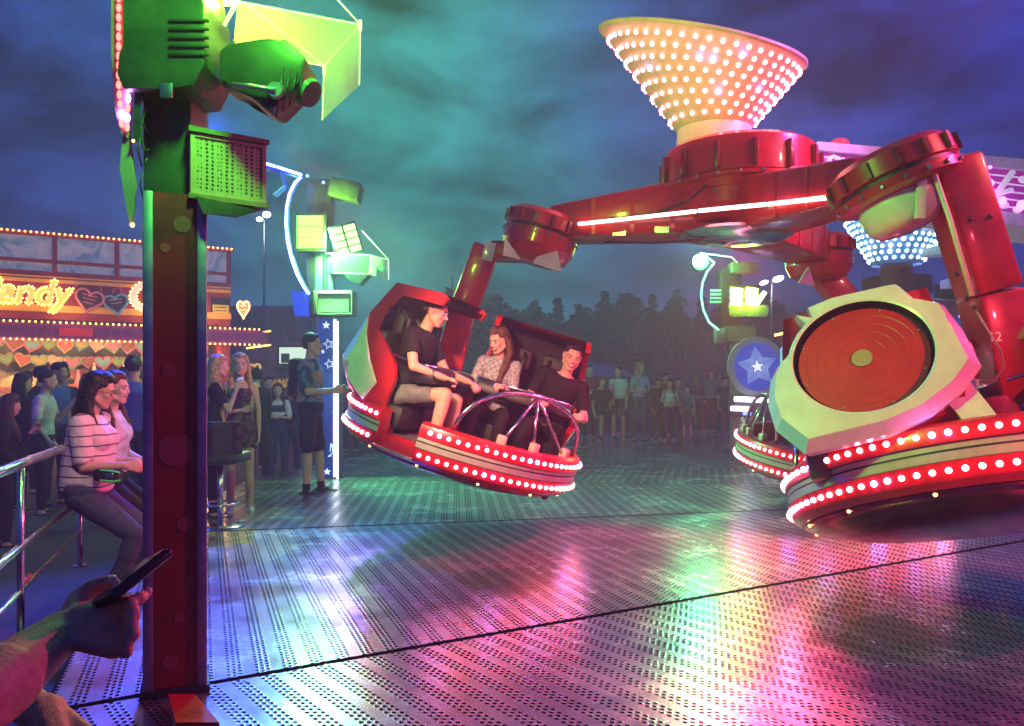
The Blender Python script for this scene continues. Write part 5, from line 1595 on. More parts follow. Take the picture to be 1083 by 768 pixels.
def b_loft(bm, rings, n=18):
    """rings: (centre, side vector, front vector, half width, half depth)"""
    rr = []
    for c, s, f, w, d in rings:
        rr.append([bm.verts.new(c + s * (w * math.copysign(abs(math.cos(2 * PI * k / n)) ** .85, math.cos(2 * PI * k / n))) + f * (d * math.sin(2 * PI * k / n))) for k in range(n)])
    for i in range(len(rr) - 1):
        for k in range(n):
            bm.faces.new((rr[i][k], rr[i][(k + 1) % n], rr[i + 1][(k + 1) % n], rr[i + 1][k]))
    bm.faces.new(rr[0][::-1]); bm.faces.new(rr[-1])

def remeshed(bm, voxel, smooth=3, fac=.5):
    me = bpy.data.meshes.new('tmp'); bmesh.ops.recalc_face_normals(bm, faces=bm.faces[:]); bm.to_mesh(me); bm.free()
    o = bpy.data.objects.new('tmp', me); COL.objects.link(o)
    m = o.modifiers.new('r', 'REMESH'); m.mode = 'VOXEL'; m.voxel_size = voxel; m.adaptivity = 0
    s = o.modifiers.new('s', 'SMOOTH'); s.factor = fac; s.iterations = smooth
    dg = bpy.context.evaluated_depsgraph_get()
    out = bpy.data.meshes.new_from_object(o.evaluated_get(dg))
    bpy.data.objects.remove(o); bpy.data.meshes.remove(me)
    return out

def skin(name, col):
    return mat('skin_' + name, col, .48, var=.10, vscale=25, spec=.4, bump=.05, bscale=140)
SKINS = {'light': skin('light', (.56, .33, .24)), 'fair': skin('fair', (.62, .39, .30)), 'tan': skin('tan', (.40, .22, .14)), 'dark': skin('dark', (.14, .07, .045))}
def hairm(name, col):
    m = mat('hair_' + name, col, .42, var=.5, vscale=30, spec=.4)
    nt = m.node_tree
    if not any(n.type == 'TEX_WAVE' for n in nt.nodes):
        t = nd(nt, 'ShaderNodeTexCoord'); w = nd(nt, 'ShaderNodeTexWave'); w.inputs['Scale'].default_value = 38; w.inputs['Distortion'].default_value = 6; w.inputs['Detail'].default_value = 3
        nt.links.new(t.outputs['Object'], w.inputs['Vector'])
        bpn = nd(nt, 'ShaderNodeBump'); bpn.inputs['Strength'].default_value = .5; bpn.inputs['Distance'].default_value = .006
        nt.links.new(w.outputs['Fac'], bpn.inputs['Height']); nt.links.new(bpn.outputs[0], nt.nodes['Principled BSDF'].inputs['Normal'])
    return m
HAIRS = {'black': hairm('black', (.010, .008, .009)), 'brown': hairm('brown', (.045, .024, .014)), 'blonde': hairm('blonde', (.42, .28, .12)), 'auburn': hairm('auburn', (.09, .028, .016)), 'grey': hairm('grey', (.2, .2, .2)), 'chestnut': hairm('chestnut', (.13, .065, .03))}
EYEW = mat('eye_white', (.34, .32, .31), .5, var=0); EYED = mat('eye_iris', (.015, .01, .008), .4, var=0)
LIPM = mat('lips', (.36, .10, .09), .4, var=.1); TEETH = mat('teeth', (.75, .72, .66), .25, var=0)

def cloth(name, col, rough=.75, var=.22, vs=14):
    return mat('cloth_' + name, col, rough, var=var, vscale=vs, bump=.25, bscale=45, spec=.2)

def fnorm(v):
    return Vector(v).normalized()

def person(name, label, loc, heading, H=1.75, pose=None, wear=(), hair=('short', 'brown'), skin='light', voxel=.02, group=None, rot=None, build=1.0, female=False, face=True, cat='person', mouth='closed', glasses=False, extra=None):
    """local frame: +Y forward, +X the person's right... x right, z up; pose directions are in that frame"""
    pose = dict(pose or {})
    k = H / 1.75
    root = thing('person', label, cat, loc, (0, 0, 0), group)
    if rot is not None:
        root.rotation_euler = rot.to_euler()
    else:
        root.rotation_euler = (0, 0, heading)
    pel = Vector(pose.get('pelvis', (0, 0, .93 * k)))
    lean = fnorm(pose.get('lean', (0, .03, 1)))
    up = lean
    sh_r = Vector(pose.get('side', (1, 0, 0))); sh_r = (sh_r - up * sh_r.dot(up)).normalized()
    fw = up.cross(sh_r).normalized()
    hside = fnorm(pose.get('hipside', (1, 0, 0))); hfw = Vector((0, 0, 1)).cross(hside).normalized()
    waist = pel + lean * .16 * k
    chest = pel + lean * .34 * k + fw * .01
    neckb = pel + lean * .505 * k
    sw = (.155 if female else .178) * k * (1 + (build - 1) * .5)
    hw = .088 * k * (1 + (build - 1) * .4)
    bones = []                                       # name, a, b, ra, rb
    bm = new_bm()
    B = build
    tw = (.155, .125, .15, .16, .13, .06) if not female else (.168, .118, .138, .138, .11, .052)
    td = (.115, .10, .115, .11, .08, .055) if not female else (.118, .092, .108, .098, .07, .05)
    f2 = hfw.lerp(fw, .5).normalized(); s2 = hside.lerp(sh_r, .5).normalized()
    cuts = [(pel - lean * .07 * k, hside, hfw, tw[0] * .72, td[0] * .8), (pel, hside, hfw, tw[0], td[0]), (waist, s2, f2, tw[1] * (1 + (B - 1) * 1.1), td[1] * (1 + (B - 1) * 1.6)),
            (chest, sh_r, fw, tw[2], td[2]), (pel + lean * .42 * k, sh_r, fw, tw[3], td[3]), (pel + lean * .475 * k, sh_r, fw, tw[4], td[4]), (neckb + lean * .01 * k, sh_r, fw, tw[5], td[5])]
    b_loft(bm, [(c, s, f, w * k * (B if i < 5 else 1), d * k * (B if i < 5 else 1)) for i, (c, s, f, w, d) in enumerate(cuts)])
    if female:
        for sx in (-1, 1):
            b_ball(bm, pel + lean * .345 * k + sh_r * sx * .062 * k * B + fw * .068 * k * B, Vector((.062, .056, .066)) * k * B, u=14, v=10, rot=Matrix((sh_r, fw, up)).transposed())
    bones.append(('torso', pel, neckb, .13 * k * B, .10 * k * B))
    hc = neckb
    hd = pose.get('head', (0, 0, 0))                 # yaw (left +), pitch (down +), roll
    hm = Matrix((sh_r, fw, up)).transposed()
    neckdir = (up * .9 + fw * .22).normalized()
    hm = hm @ (Matrix.Rotation(hd[0], 3, 'Z') @ Matrix.Rotation(-hd[1], 3, 'X') @ Matrix.Rotation(hd[2], 3, 'Y'))
    if 'headup' in pose:                             # head upright in spite of the lean
        hu = fnorm(pose['headup']); q = (hm @ Vector((0, 0, 1))).rotation_difference(hu); hm = q.to_matrix() @ hm
    skull = neckb + neckdir * .085 * k + (hm @ Vector((0, .012, .105))) * k
    HM = hm.to_4x4(); HM.translation = skull
    h = lambda x, y, z: HM @ (Vector((x, y, z)) * k)
    b_cap(bm, neckb - lean * .03 * k, skull + (hm @ Vector((0, -.012, -.05))) * k, .056 * k * (1 if not female else .9), .05 * k * (1 if not female else .9), 12)
    bones.append(('neck', neckb - lean * .01 * k, skull + (hm @ Vector((0, -.01, -.08))) * k, .056 * k, .05 * k))
    bones.append(('head', h(0, 0, -.05), h(0, 0, .05), .085 * k, .08 * k))
    b_ball(bm, h(0, -.015, .028), Vector((.074, .094, .088)) * k, u=20, v=14, rot=hm)
    b_ball(bm, h(0, .022, -.045), Vector((.058, .066, .068)) * k, u=18, v=12, rot=hm)
    b_cap(bm, h(-.014, .062, -.098), h(.014, .062, -.098), .021 * k, .021 * k, 10)
    for sx in (-1, 1):
        b_cap(bm, h(sx * .058, .005, -.06), h(sx * .024, .058, -.095), .020 * k, .018 * k, 8)          # jaw line
        b_ball(bm, h(sx * .038, .062, -.022), Vector((.026, .022, .022)) * k, u=10, v=8, rot=hm)      # cheek
        b_ball(bm, h(sx * .075, -.012, -.012), Vector((.011, .022, .033)) * k, u=10, v=8, rot=hm @ Matrix.Rotation(sx * .35, 3, 'Z'))
    b_cap(bm, h(0, .082, .012), h(0, .108, -.026), .0085 * k, .0125 * k, 10)
    b_cap(bm, h(-.013, .090, -.031), h(.013, .090, -.031), .010 * k, .010 * k, 8)
    b_cap(bm, h(-.034, .070, .022), h(.034, .070, .022), .016 * k, .016 * k, 8)
    b_cap(bm, h(-.017, .079, -.062), h(.017, .079, -.062), .0105 * k, .0105 * k, 8)
    # limbs
    hands = {}
    lr = .042 * k * (1 + (B - 1) * .8) * (.9 if female else 1)
    for sx, sd in ((1, 'r'), (-1, 'l')):
        S_ = pel + lean * .455 * k + sh_r * sx * sw + Vector(pose.get('shrug_' + sd, (0, 0, 0)))
        ua = fnorm(pose.get('ua_' + sd, (sx * .16, -.02, -1))); fa = fnorm(pose.get('fa_' + sd, (sx * .04, .22, -1)))
        E_ = S_ + ua * .285 * k; W_ = E_ + fa * .255 * k
        b_cap(bm, S_, E_, lr * 1.22, lr * .92); b_cap(bm, E_, W_, lr * .95, lr * .64)
        b_cap(bm, pel + lean * .45 * k + sh_r * sx * sw * .4, S_, lr * 1.25, lr * 1.25)
        bones.append(('ua_' + sd, S_, E_, lr * 1.22, lr * .92)); bones.append(('fa_' + sd, E_, W_, lr * .95, lr * .64))
        hdv = fnorm(pose.get('hd_' + sd, fa)); pn = Vector(pose.get('palm_' + sd, (-sx, 0, 0))); pn = (pn - hdv * pn.dot(hdv))
        pn = pn.normalized() if pn.length > 1e-3 else basis(hdv)[0]
        acr = hdv.cross(pn).normalized()                   # across the knuckles
        thumb_s = acr if acr.dot(Vector(pose.get('thumb_' + sd, (0, .7, .7)))) >= 0 else -acr
        curl = pose.get('curl_' + sd, .55)
        K_ = W_ + hdv * .085 * k
        for j in range(4):
            off = thumb_s * (.030 - .020 * j) * k
            kn = K_ + off - hdv * (.006 * abs(j - 1)) * k
            b_cap(bm, W_ + off * .55, kn, .0145 * k, .0125 * k, 8)
            ln = (.070, .078, .072, .056)[j] * k
            d1 = (hdv * math.cos(curl) + pn * math.sin(curl)).normalized(); d2 = (hdv * math.cos(curl * 2.3) + pn * math.sin(curl * 2.3)).normalized()
            m1 = kn + d1 * ln * .55; m2 = m1 + d2 * ln * .5
            b_cap(bm, kn, m1, .0098 * k, .0088 * k, 8); b_cap(bm, m1, m2, .0088 * k, .0072 * k, 8)
        t0 = W_ + hdv * .025 * k + thumb_s * .022 * k; t1 = t0 + (hdv * .7 + thumb_s * .65 + pn * .25).normalized() * .045 * k; t2 = t1 + (hdv * .85 + thumb_s * .1 + pn * .45).normalized() * .034 * k
        b_cap(bm, t0, t1, .0145 * k, .0115 * k, 8); b_cap(bm, t1, t2, .0112 * k, .0085 * k, 8)
        bones.append(('hand_' + sd, W_ + hdv * .02 * k, K_ + hdv * .07 * k, .03 * k, .03 * k))
        hands[sd] = (W_, K_, hdv, pn, thumb_s)
        Hj = pel - lean * .03 * k + hside * sx * hw
        th = fnorm(pose.get('th_' + sd, (sx * .05, .02, -1))); sn = fnorm(pose.get('sn_' + sd, (sx * .02, -.03, -1)))
        Kn = Hj + th * .44 * k; An = Kn + sn * .43 * k
        tr_ = .082 * k * (1 + (B - 1) * .9) * (1.06 if female else 1)
        b_cap(bm, Hj, Kn, tr_, .054 * k * (1 + (B - 1) * .5), 12); b_cap(bm, Kn, Kn.lerp(An, .35), .053 * k, .056 * k * (1 + (B - 1) * .4), 10); b_cap(bm, Kn.lerp(An, .3), An, .055 * k, .036 * k, 10)
        bones.append(('th_' + sd, Hj, Kn, tr_, .054 * k)); bones.append(('sn_' + sd, Kn, An, .054 * k, .038 * k))
        ft = fnorm(pose.get('ft_' + sd, (sx * .18, 1, -.02)))
        dn = Vector((0, 0, -1)); heel = An + dn * .045 * k - ft * .045 * k; toe = An + dn * .058 * k + ft * .16 * k
        b_cap(bm, heel, toe, .034 * k, .030 * k, 10); b_cap(bm, An, An + dn * .03 * k + ft * .05 * k, .04 * k, .036 * k, 10)
        bones.append(('ft_' + sd, heel, toe, .045 * k, .04 * k))
    me = remeshed(bm, voxel, 3 if voxel < .014 else 2)
    me.name = 'person_body'
    me.materials.append(SKINS[skin])
    for p in me.polygons: p.use_smooth = True
    body = bpy.data.objects.new('body', me); COL.objects.link(body); body.parent = root
    # nearest bone of every face
    nv = len(me.vertices); co = np.empty(nv * 3); me.vertices.foreach_get('co', co); co = co.reshape(-1, 3)
    no = np.empty(nv * 3); me.vertices.foreach_get('normal', no); no = no.reshape(-1, 3)
    best = np.full(nv, 1e9); bi = np.zeros(nv, int); bt = np.zeros(nv)
    for i, (nm, a, b, ra, rb) in enumerate(bones):
        a_ = np.array(a); d_ = np.array(b - a); L2 = max(1e-9, d_ @ d_)
        tt = ((co - a_) @ d_) / L2; tc_ = np.clip(tt, 0, 1)
        ds = np.linalg.norm(co - (a_ + tc_[:, None] * d_), axis=1) - (ra + (rb - ra) * tc_)
        if nm == 'torso': ds = ds - .012
        s_ = ds < best
        best[s_] = ds[s_]; bi[s_] = i; bt[s_] = tt[s_]
    names = [b[0] for b in bones]
    kind = np.array([n.split('_')[0] for n in names])
    vk = kind[bi]
    polys = [tuple(p.vertices) for p in me.polygons]
    HMi = HM.inverted()
    loc_h = (np.array(HMi.to_3x3()) @ co.T).T + np.array(HMi.translation)
    loc_h /= k
    def garment(nm, m, spec, off, noise=.006, nscale=9.0, flare=None):
        sel = np.zeros(nv, bool)
        for bn, (t0, t1) in spec.items():
            if bn == 'hips':
                sel |= (vk == 'torso') & (bt >= t0) & (bt <= t1)
            elif bn in names:
                sel |= (bi == names.index(bn)) & (bt >= t0) & (bt <= t1)
            else:
                sel |= (vk == bn) & (bt >= t0) & (bt <= t1)
        fs = [p for p in polys if all(sel[i] for i in p)]
        if not fs: return None
        used = sorted({i for p in fs for i in p}); mp_ = {v: j for j, v in enumerate(used)}
        cnt_e = {}
        vs = []
        for i in used:
            c = Vector(co[i]); nn = Vector(no[i])
            w = mnoise.noise(c * nscale + Vector((len(label), 0, 0))) * noise + mnoise.noise(c * nscale * 2.3) * noise * .5
            vs.append(c + nn * (off + max(-off * .6, w)))
        mm = bpy.data.meshes.new(nm); mm.from_pydata([tuple(v) for v in vs], [], [[mp_[i] for i in p] for p in fs]); mm.update()
        bmx = new_bm(); bmx.from_mesh(mm)
        for _ in range(2):
            bmesh.ops.smooth_vert(bmx, verts=[v for v in bmx.verts if v.is_boundary], factor=.6, use_axis_x=True, use_axis_y=True, use_axis_z=True)
        # a folded hem closes the open edge back to the body
        bd = [e for e in bmx.edges if e.is_boundary]
        if bd:
            r = bmesh.ops.extrude_edge_only(bmx, edges=bd)
            bmx.normal_update()
            for v in [g for g in r['geom'] if isinstance(g, bmesh.types.BMVert)]:
                src = [e.other_vert(v) for e in v.link_edges]
                nn = Vector((0, 0, 0))
                for s__ in src: nn += s__.normal
                if nn.length > 0: v.co -= nn.normalized() * off * .9
        bmx.to_mesh(mm); bmx.free()
        for p in mm.polygons: p.use_smooth = True
        mm.materials.append(m)
        g = bpy.data.objects.new(nm, mm); COL.objects.link(g); g.parent = root
        return g
    for g in wear:
        if g[0] in ('shoes', 'sandals', 'socks'):
            for sd in ('r', 'l'):
                garment(g[0][:-1], g[1], {b_ + '_' + sd: t_ for b_, t_ in g[2].items()}, *g[3:])
        else:
            garment(*g)
    # hair: a cap grown from the scalp plus locks
    hs, hcn = hair
    hmtl = HAIRS[hcn]
    x, y, z = loc_h[:, 0], loc_h[:, 1], loc_h[:, 2]
    hl = .076 if hs != 'long' else .078
    scalp = ((vk == 'head') | (vk == 'neck')) & (np.linalg.norm(loc_h, axis=1) < .15) & (((z > hl - .01) & (y > .03)) | ((z > .01 + .55 * np.maximum(0, y)) & (y <= .05) & (np.abs(x) < .09)) | ((y < -.035) & (z > -.055)))
    fs = [p for p in polys if all(scalp[i] for i in p)]
    if fs and hs != 'bald':
        used = sorted({i for p in fs for i in p}); mp_ = {v: j for j, v in enumerate(used)}
        vs = []
        th_ = {'short': .016, 'quiff': .017, 'long': .020, 'bun': .015}.get(hs, .016)
        fset = set(fs); dist = {}
        for p in polys:
            if p not in fset:
                for i in p:
                    if i in mp_: dist[i] = 0
        for lv in range(1, 5):
            for p in fs:
                if any(dist.get(i, 9) == lv - 1 for i in p):
                    for i in p: dist.setdefault(i, lv)
        for i in used:
            c = Vector(co[i]); q = loc_h[i]
            fall = (.18, .55, .85, 1, 1)[min(4, dist.get(i, 4))] if voxel < .012 else (.25, .9, 1, 1, 1)[min(4, dist.get(i, 4))]
            t = th_ * (1.25 if q[2] > .07 else 1.0) + .007 * mnoise.noise(c * 40) + .008 * mnoise.noise(c * 16)
            if hs == 'quiff' and q[1] > .02 and q[2] > .05: t += .022
            vs.append(c + Vector(no[i]) * t * k * fall)
        mm = bpy.data.meshes.new('hair'); mm.from_pydata([tuple(v) for v in vs], [], [[mp_[i] for i in p] for p in fs]); mm.update()
        bmx = new_bm(); bmx.from_mesh(mm)
        bd = [e for e in bmx.edges if e.is_boundary]
        r = bmesh.ops.extrude_edge_only(bmx, edges=bd); bmx.normal_update()
        cen = skull
        for v in [g_ for g_ in r['geom'] if isinstance(g_, bmesh.types.BMVert)]:
            v.co = v.co.lerp(cen, .16)
        if hs == 'long':
            lb = new_bm()
            ln = pose.get('hairlen', .36) * k
            dn = Vector(pose.get('hairdown', (0, 0, -1)))
            rnd = random.Random(len(label))
            bk = hm @ Vector((0, -1, 0)); sd_ = hm @ Vector((1, 0, 0)); fwv = hm @ Vector((0, 1, 0))
            for j in range(15):
                a = PI * (j / 14) - PI / 2                 # from one temple round the back to the other
                rx = .082 * math.sin(a); ry = -.02 - .085 * math.cos(a)
                p0 = h(rx, ry + .01, .045); p1 = h(rx * 1.08, ry - .004, -.04); p2 = h(rx * 1.12, ry - .012 + .012, -.11) + dn * .02
                l2 = ln * rnd.uniform(.82, 1.1)
                front = abs(math.sin(a)) > .8
                p3 = p2 + dn * l2 * .5 + (fwv * .05 + sd_ * math.copysign(.015, rx) if front else bk * .025) + sd_ * rnd.uniform(-.012, .012)
                p4 = p3 + dn * l2 * .5 + (fwv * .035 if front else bk * .01) + sd_ * rnd.uniform(-.02, .02)
                cap_r = [.022, .030, .031, .028, .012]
                b_tube(lb, [p0, p1, p2, p3, p4], [r_ * k for r_ in cap_r], 8)
            hm2 = remeshed(lb, max(.009, voxel * .8), 1)
            bmx.from_mesh(hm2); bpy.data.meshes.remove(hm2)
            for v in bmx.verts:
                v.co += Vector((mnoise.noise(v.co * 22), mnoise.noise(v.co * 22 + Vector((9, 0, 0))), 0)) * .006
        if hs == 'bun':
            b_ball(bmx, h(0, -.10, .09), .042 * k)
        bmx.to_mesh(mm); bmx.free()
        for p in mm.polygons: p.use_smooth = True
        mm.materials.append(hmtl)
        ho = bpy.data.objects.new('hair', mm); COL.objects.link(ho); ho.parent = root
    if face:
        for sx in (-1, 1):
            bm = new_bm()
            b_ball(bm, h(sx * .031, .073, .0), .0130 * k, 0, 12, 8)
            b_ball(bm, h(sx * .031, .0795, .0), Vector((.0075, .0075, .0078)) * k, 1, 10, 8)
            obj('eye', bm, [EYEW, EYED], root)
            bm = new_bm()
            b_tube(bm, [h(sx * .014, .0905, .021), h(sx * .030, .0895, .027), h(sx * .048, .079, .021)], [.003 * k, .0042 * k, .002 * k], 6)
            obj('eyebrow', bm, HAIRS['black' if hcn in ('black', 'brown') else 'brown'], root)
        bm = new_bm()
        w = .023 if mouth == 'closed' else .031
        if mouth == 'smile':
            b_tube(bm, [h(-w, .079, -.056), h(-w * .5, .088, -.064), h(0, .0905, -.067), h(w * .5, .088, -.064), h(w, .079, -.056)], [.003 * k, .0085 * k, .0105 * k, .0085 * k, .003 * k], 8)
            obj('mouth', bm, mat('mouth_dark', (.14, .03, .03), .4), root)
            bm = new_bm()
            b_tube(bm, [h(-w * .7, .0885, -.0585), h(0, .0985, -.0635), h(w * .7, .0885, -.0585)], [.0035 * k, .0058 * k, .0035 * k], 8)
            obj('teeth', bm, TEETH, root)
        else:
            b_tube(bm, [h(-w, .080, -.061), h(-w * .4, .0895, -.0595), h(w * .4, .0895, -.0595), h(w, .080, -.061)], [.002 * k, .0055 * k, .0055 * k, .002 * k], 8)
            obj('mouth', bm, LIPM, root)
    if glasses:
        bm = new_bm()
        for sx in (-1, 1):
            b_tube(bm, [h(sx * .031 + .024 * math.cos(a), .094 - .004 * abs(math.cos(a)), -.002 + .017 * math.sin(a)) for a in [2 * PI * i / 16 for i in range(16)]], .0022 * k, 6, closed=True)
            b_tube(bm, [h(sx * .055, .088, .004), h(sx * .078, .02, .004), h(sx * .080, -.02, .0)], .002 * k, 6)
        b_tube(bm, [h(-.008, .097, .002), h(.008, .097, .002)], .002 * k, 6)
        obj('glasses', bm, BLACKP, root)
    root['_h'] = 0
    del root['_h']
    return root, h, hands, bones

TEE = {'torso': (.10, 1.05), 'ua': (-.6, .66), 'neck': (-.5, .12)}
LTEE = {'torso': (.04, 1.05), 'ua': (-.6, .74), 'neck': (-.5, .12)}
LONG = {'torso': (.06, 1.06), 'ua': (-.6, 1.2), 'fa': (-.3, .93), 'neck': (-.5, .14)}
TANK = {'torso': (.08, .86)}
JEANS = {'torso': (-.6, .13), 'th': (-.6, 1.3), 'sn': (-.3, .97)}
SHORTS = {'torso': (-.6, .14), 'th': (-.6, .80)}
KNEES = {'torso': (-.6, .14), 'th': (-.6, 1.05)}
SHOES = {'ft': (-.9, 1.9), 'sn': (.99, 1.4)}
def J(c, nm='jeans'): return (nm, c, JEANS, .010, .005)
def SH(c): return ('shoes', c, SHOES, .008, .001)
def T(c, spec=TEE, nm='shirt', off=.015): return (nm, c, spec, off, .008)
CB_ = cloth('black', (.012, .012, .014)); CN = cloth('navy', (.02, .03, .08)); CD = cloth('denim', (.05, .075, .12)); CW = cloth('white', (.62, .62, .62)); CG = cloth('grey', (.16, .16, .18))
CLB = cloth('light_blue', (.28, .38, .55)); CRD = cloth('red', (.35, .03, .03)); CWH = cloth('offwhite', (.60, .56, .54)); CBL = cloth('blue', (.05, .09, .40)); CKH = cloth('khaki', (.22, .18, .11)); CTL = cloth('teal', (.08, .22, .24)); CMG = cloth('maroon', (.16, .02, .04))
SHB = cloth('shoe_black', (.015, .015, .016), .5); SHW = cloth('shoe_white', (.55, .55, .55), .5)

def patterned(name, kind):
    m = bpy.data.materials.new(name); m.use_nodes = True
    nt = m.node_tree; b = nt.nodes['Principled BSDF']; b.inputs['Roughness'].default_value = .75
    t = nd(nt, 'ShaderNodeTexCoord')
    if kind == 'stripes':
        s = nd(nt, 'ShaderNodeSeparateXYZ'); nt.links.new(t.outputs['Object'], s.inputs[0])
        n = nd(nt, 'ShaderNodeTexNoise'); n.inputs['Scale'].default_value = 6; nt.links.new(t.outputs['Object'], n.inputs['Vector'])
        a = nd(nt, 'ShaderNodeMath', operation='MULTIPLY_ADD'); a.inputs[1].default_value = .03; nt.links.new(n.outputs['Fac'], a.inputs[0]); nt.links.new(s.outputs['Z'], a.inputs[2])
        d = nd(nt, 'ShaderNodeMath', operation='DIVIDE'); d.inputs[1].default_value = .066; nt.links.new(a.outputs[0], d.inputs[0])
        f = nd(nt, 'ShaderNodeMath', operation='FRACT'); nt.links.new(d.outputs[0], f.inputs[0])
        l = nd(nt, 'ShaderNodeMath', operation='LESS_THAN'); l.inputs[1].default_value = .13; nt.links.new(f.outputs[0], l.inputs[0])
        mx = nd(nt, 'ShaderNodeMix', data_type='RGBA'); mx.inputs['A'].default_value = (.66, .55, .56, 1); mx.inputs['B'].default_value = (.06, .03, .06, 1)
        nt.links.new(l.outputs[0], mx.inputs['Factor']); nt.links.new(mx.outputs['Result'], b.inputs['Base Color'])
    elif kind == 'floral' or kind == 'galaxy':
        v = nd(nt, 'ShaderNodeTexNoise'); v.inputs['Scale'].default_value = 7 if kind == 'galaxy' else 16; v.inputs['Detail'].default_value = 4; v.inputs['Distortion'].default_value = 1.2
        nt.links.new(t.outputs['Object'], v.inputs['Vector'])
        r = nd(nt, 'ShaderNodeValToRGB'); cr = r.color_ramp
        if kind == 'galaxy':
            cols = [(.0, (.01, .01, .02)), (.43, (.015, .03, .06)), (.50, (.03, .22, .26)), (.55, (.40, .12, .10)), (.60, (.5, .28, .06)), (.66, (.05, .10, .30)), (1, (.02, .02, .05))]
        else:
            cols = [(.0, (.01, .01, .012)), (.5, (.015, .014, .016)), (.54, (.22, .13, .05)), (.60, (.03, .05, .03)), (.66, (.012, .012, .014)), (1, (.2, .14, .08))]
        cr.elements[0].color = (*cols[0][1], 1); cr.elements[1].color = (*cols[-1][1], 1)
        for p_, c_ in cols[1:-1]:
            e = cr.elements.new(p_); e.color = (*c_, 1)
        nt.links.new(v.outputs['Fac'], r.inputs[0]); nt.links.new(r.outputs[0], b.inputs['Base Color'])
    elif kind == 'check':
        c = nd(nt, 'ShaderNodeTexChecker'); c.inputs['Scale'].default_value = 34; c.inputs['Color1'].default_value = (.42, .46, .46, 1); c.inputs['Color2'].default_value = (.22, .28, .30, 1)
        nt.links.new(t.outputs['Object'], c.inputs['Vector']); nt.links.new(c.outputs[0], b.inputs['Base Color'])
    n2 = nd(nt, 'ShaderNodeTexNoise'); n2.inputs['Scale'].default_value = 22; n2.inputs['Detail'].default_value = 4; nt.links.new(t.outputs['Object'], n2.inputs['Vector'])
    bp = nd(nt, 'ShaderNodeBump'); bp.inputs['Strength'].default_value = .35; bp.inputs['Distance'].default_value = .02; nt.links.new(n2.outputs['Fac'], bp.inputs['Height']); nt.links.new(bp.outputs[0], b.inputs['Normal'])
    return m
STRIPE = patterned('striped_jersey', 'stripes'); FLORAL = patterned('floral_print', 'floral'); GALAXY = patterned('batik_print', 'galaxy'); CHECK = patterned('check_shirt', 'check')

# --- riders in the left gondola (seat frames come from the gondola)
def ride_pose(Mpod, lat, facing_yaw, xoff=-.12, zz=.29, grot=G1rot, groot=G1):
    gm = Matrix.LocRotScale(groot.location, grot, groot.scale)
    pos = gm @ (Mpod @ Vector((xoff, lat, zz)))
    rot = (grot.to_matrix() @ Matrix.Rotation(facing_yaw - PI / 2, 3, 'Z'))
    return pos, rot
SIT = dict(pelvis=(0, 0, 0), th_r=(.10, 1, .12), th_l=(-.10, 1, .12), sn_r=(.04, .12, -1), sn_l=(-.04, .12, -1), lean=(0, .05, 1))
pos, rot = ride_pose(G1A, -.20, R(37))
ps = dict(SIT, lean=(.02, .10, 1), th_r=(.02, 1, .30), th_l=(-.10, 1, .22), sn_r=(.04, .04, -1), sn_l=(-.05, .06, -1), ua_r=(.42, .55, -.78), fa_r=(-.62, .75, -.08), hd_r=(-.8, .5, .1), ua_l=(-.25, .60, -.75), fa_l=(.25, .9, -.05), head=(R(6), R(2), R(0)), palm_r=(0, 0, -1), palm_l=(0, 0, -1), curl_r=.9, curl_l=.9)
person('person', 'young man in black t-shirt and shorts riding in the left pod', pos, 0, 1.78, ps, [T(CB_), ('shorts', CG, SHORTS, .012, .006), SH(SHW)], ('quiff', 'brown'), 'light', .0105, 'riders in the tilted gondola', rot, .98)
pos, rot = ride_pose(G1B, -.27, R(-37))
ps = dict(SIT, lean=(.12, .18, 1), head=(R(-30), R(16), R(12)), ua_r=(.15, .35, -.9), fa_r=(-.3, .95, .12), ua_l=(-.15, .45, -.85), fa_l=(.35, .9, .2), curl_r=1.0, curl_l=1.0, palm_r=(0, 0, -1), palm_l=(0, 0, -1), hairlen=.30)
person('person', 'long haired woman in checked shirt riding, leaning towards the smiling man', pos, 0, 1.68, ps, [T(CHECK, LONG, 'shirt', .016), J(CB_, 'trousers'), SH(SHB)], ('long', 'chestnut'), 'fair', .0105, 'riders in the tilted gondola', rot, .95, True, mouth='smile')
pos, rot = ride_pose(G1B, .25, R(-37))
ps = dict(SIT, lean=(-.10, .20, 1), head=(R(8), R(4), R(4)), ua_r=(.22, .42, -.85), fa_r=(-.45, .85, .1), ua_l=(-.3, .40, -.85), fa_l=(.2, .95, .1), curl_r=1.1, curl_l=1.1, palm_r=(0, 0, -1), palm_l=(0, 0, -1))
person('person', 'man in black v-neck laughing in the right pod of the gondola', pos, 0, 1.80, ps, [T(CB_, {'torso': (.1, 1.0), 'ua': (-.6, .8), 'neck': (-.5, .05)}), J(CB_, 'trousers'), SH(SHB)], ('short', 'black'), 'light', .0105, 'riders in the tilted gondola', rot, 1.0, mouth='smile')

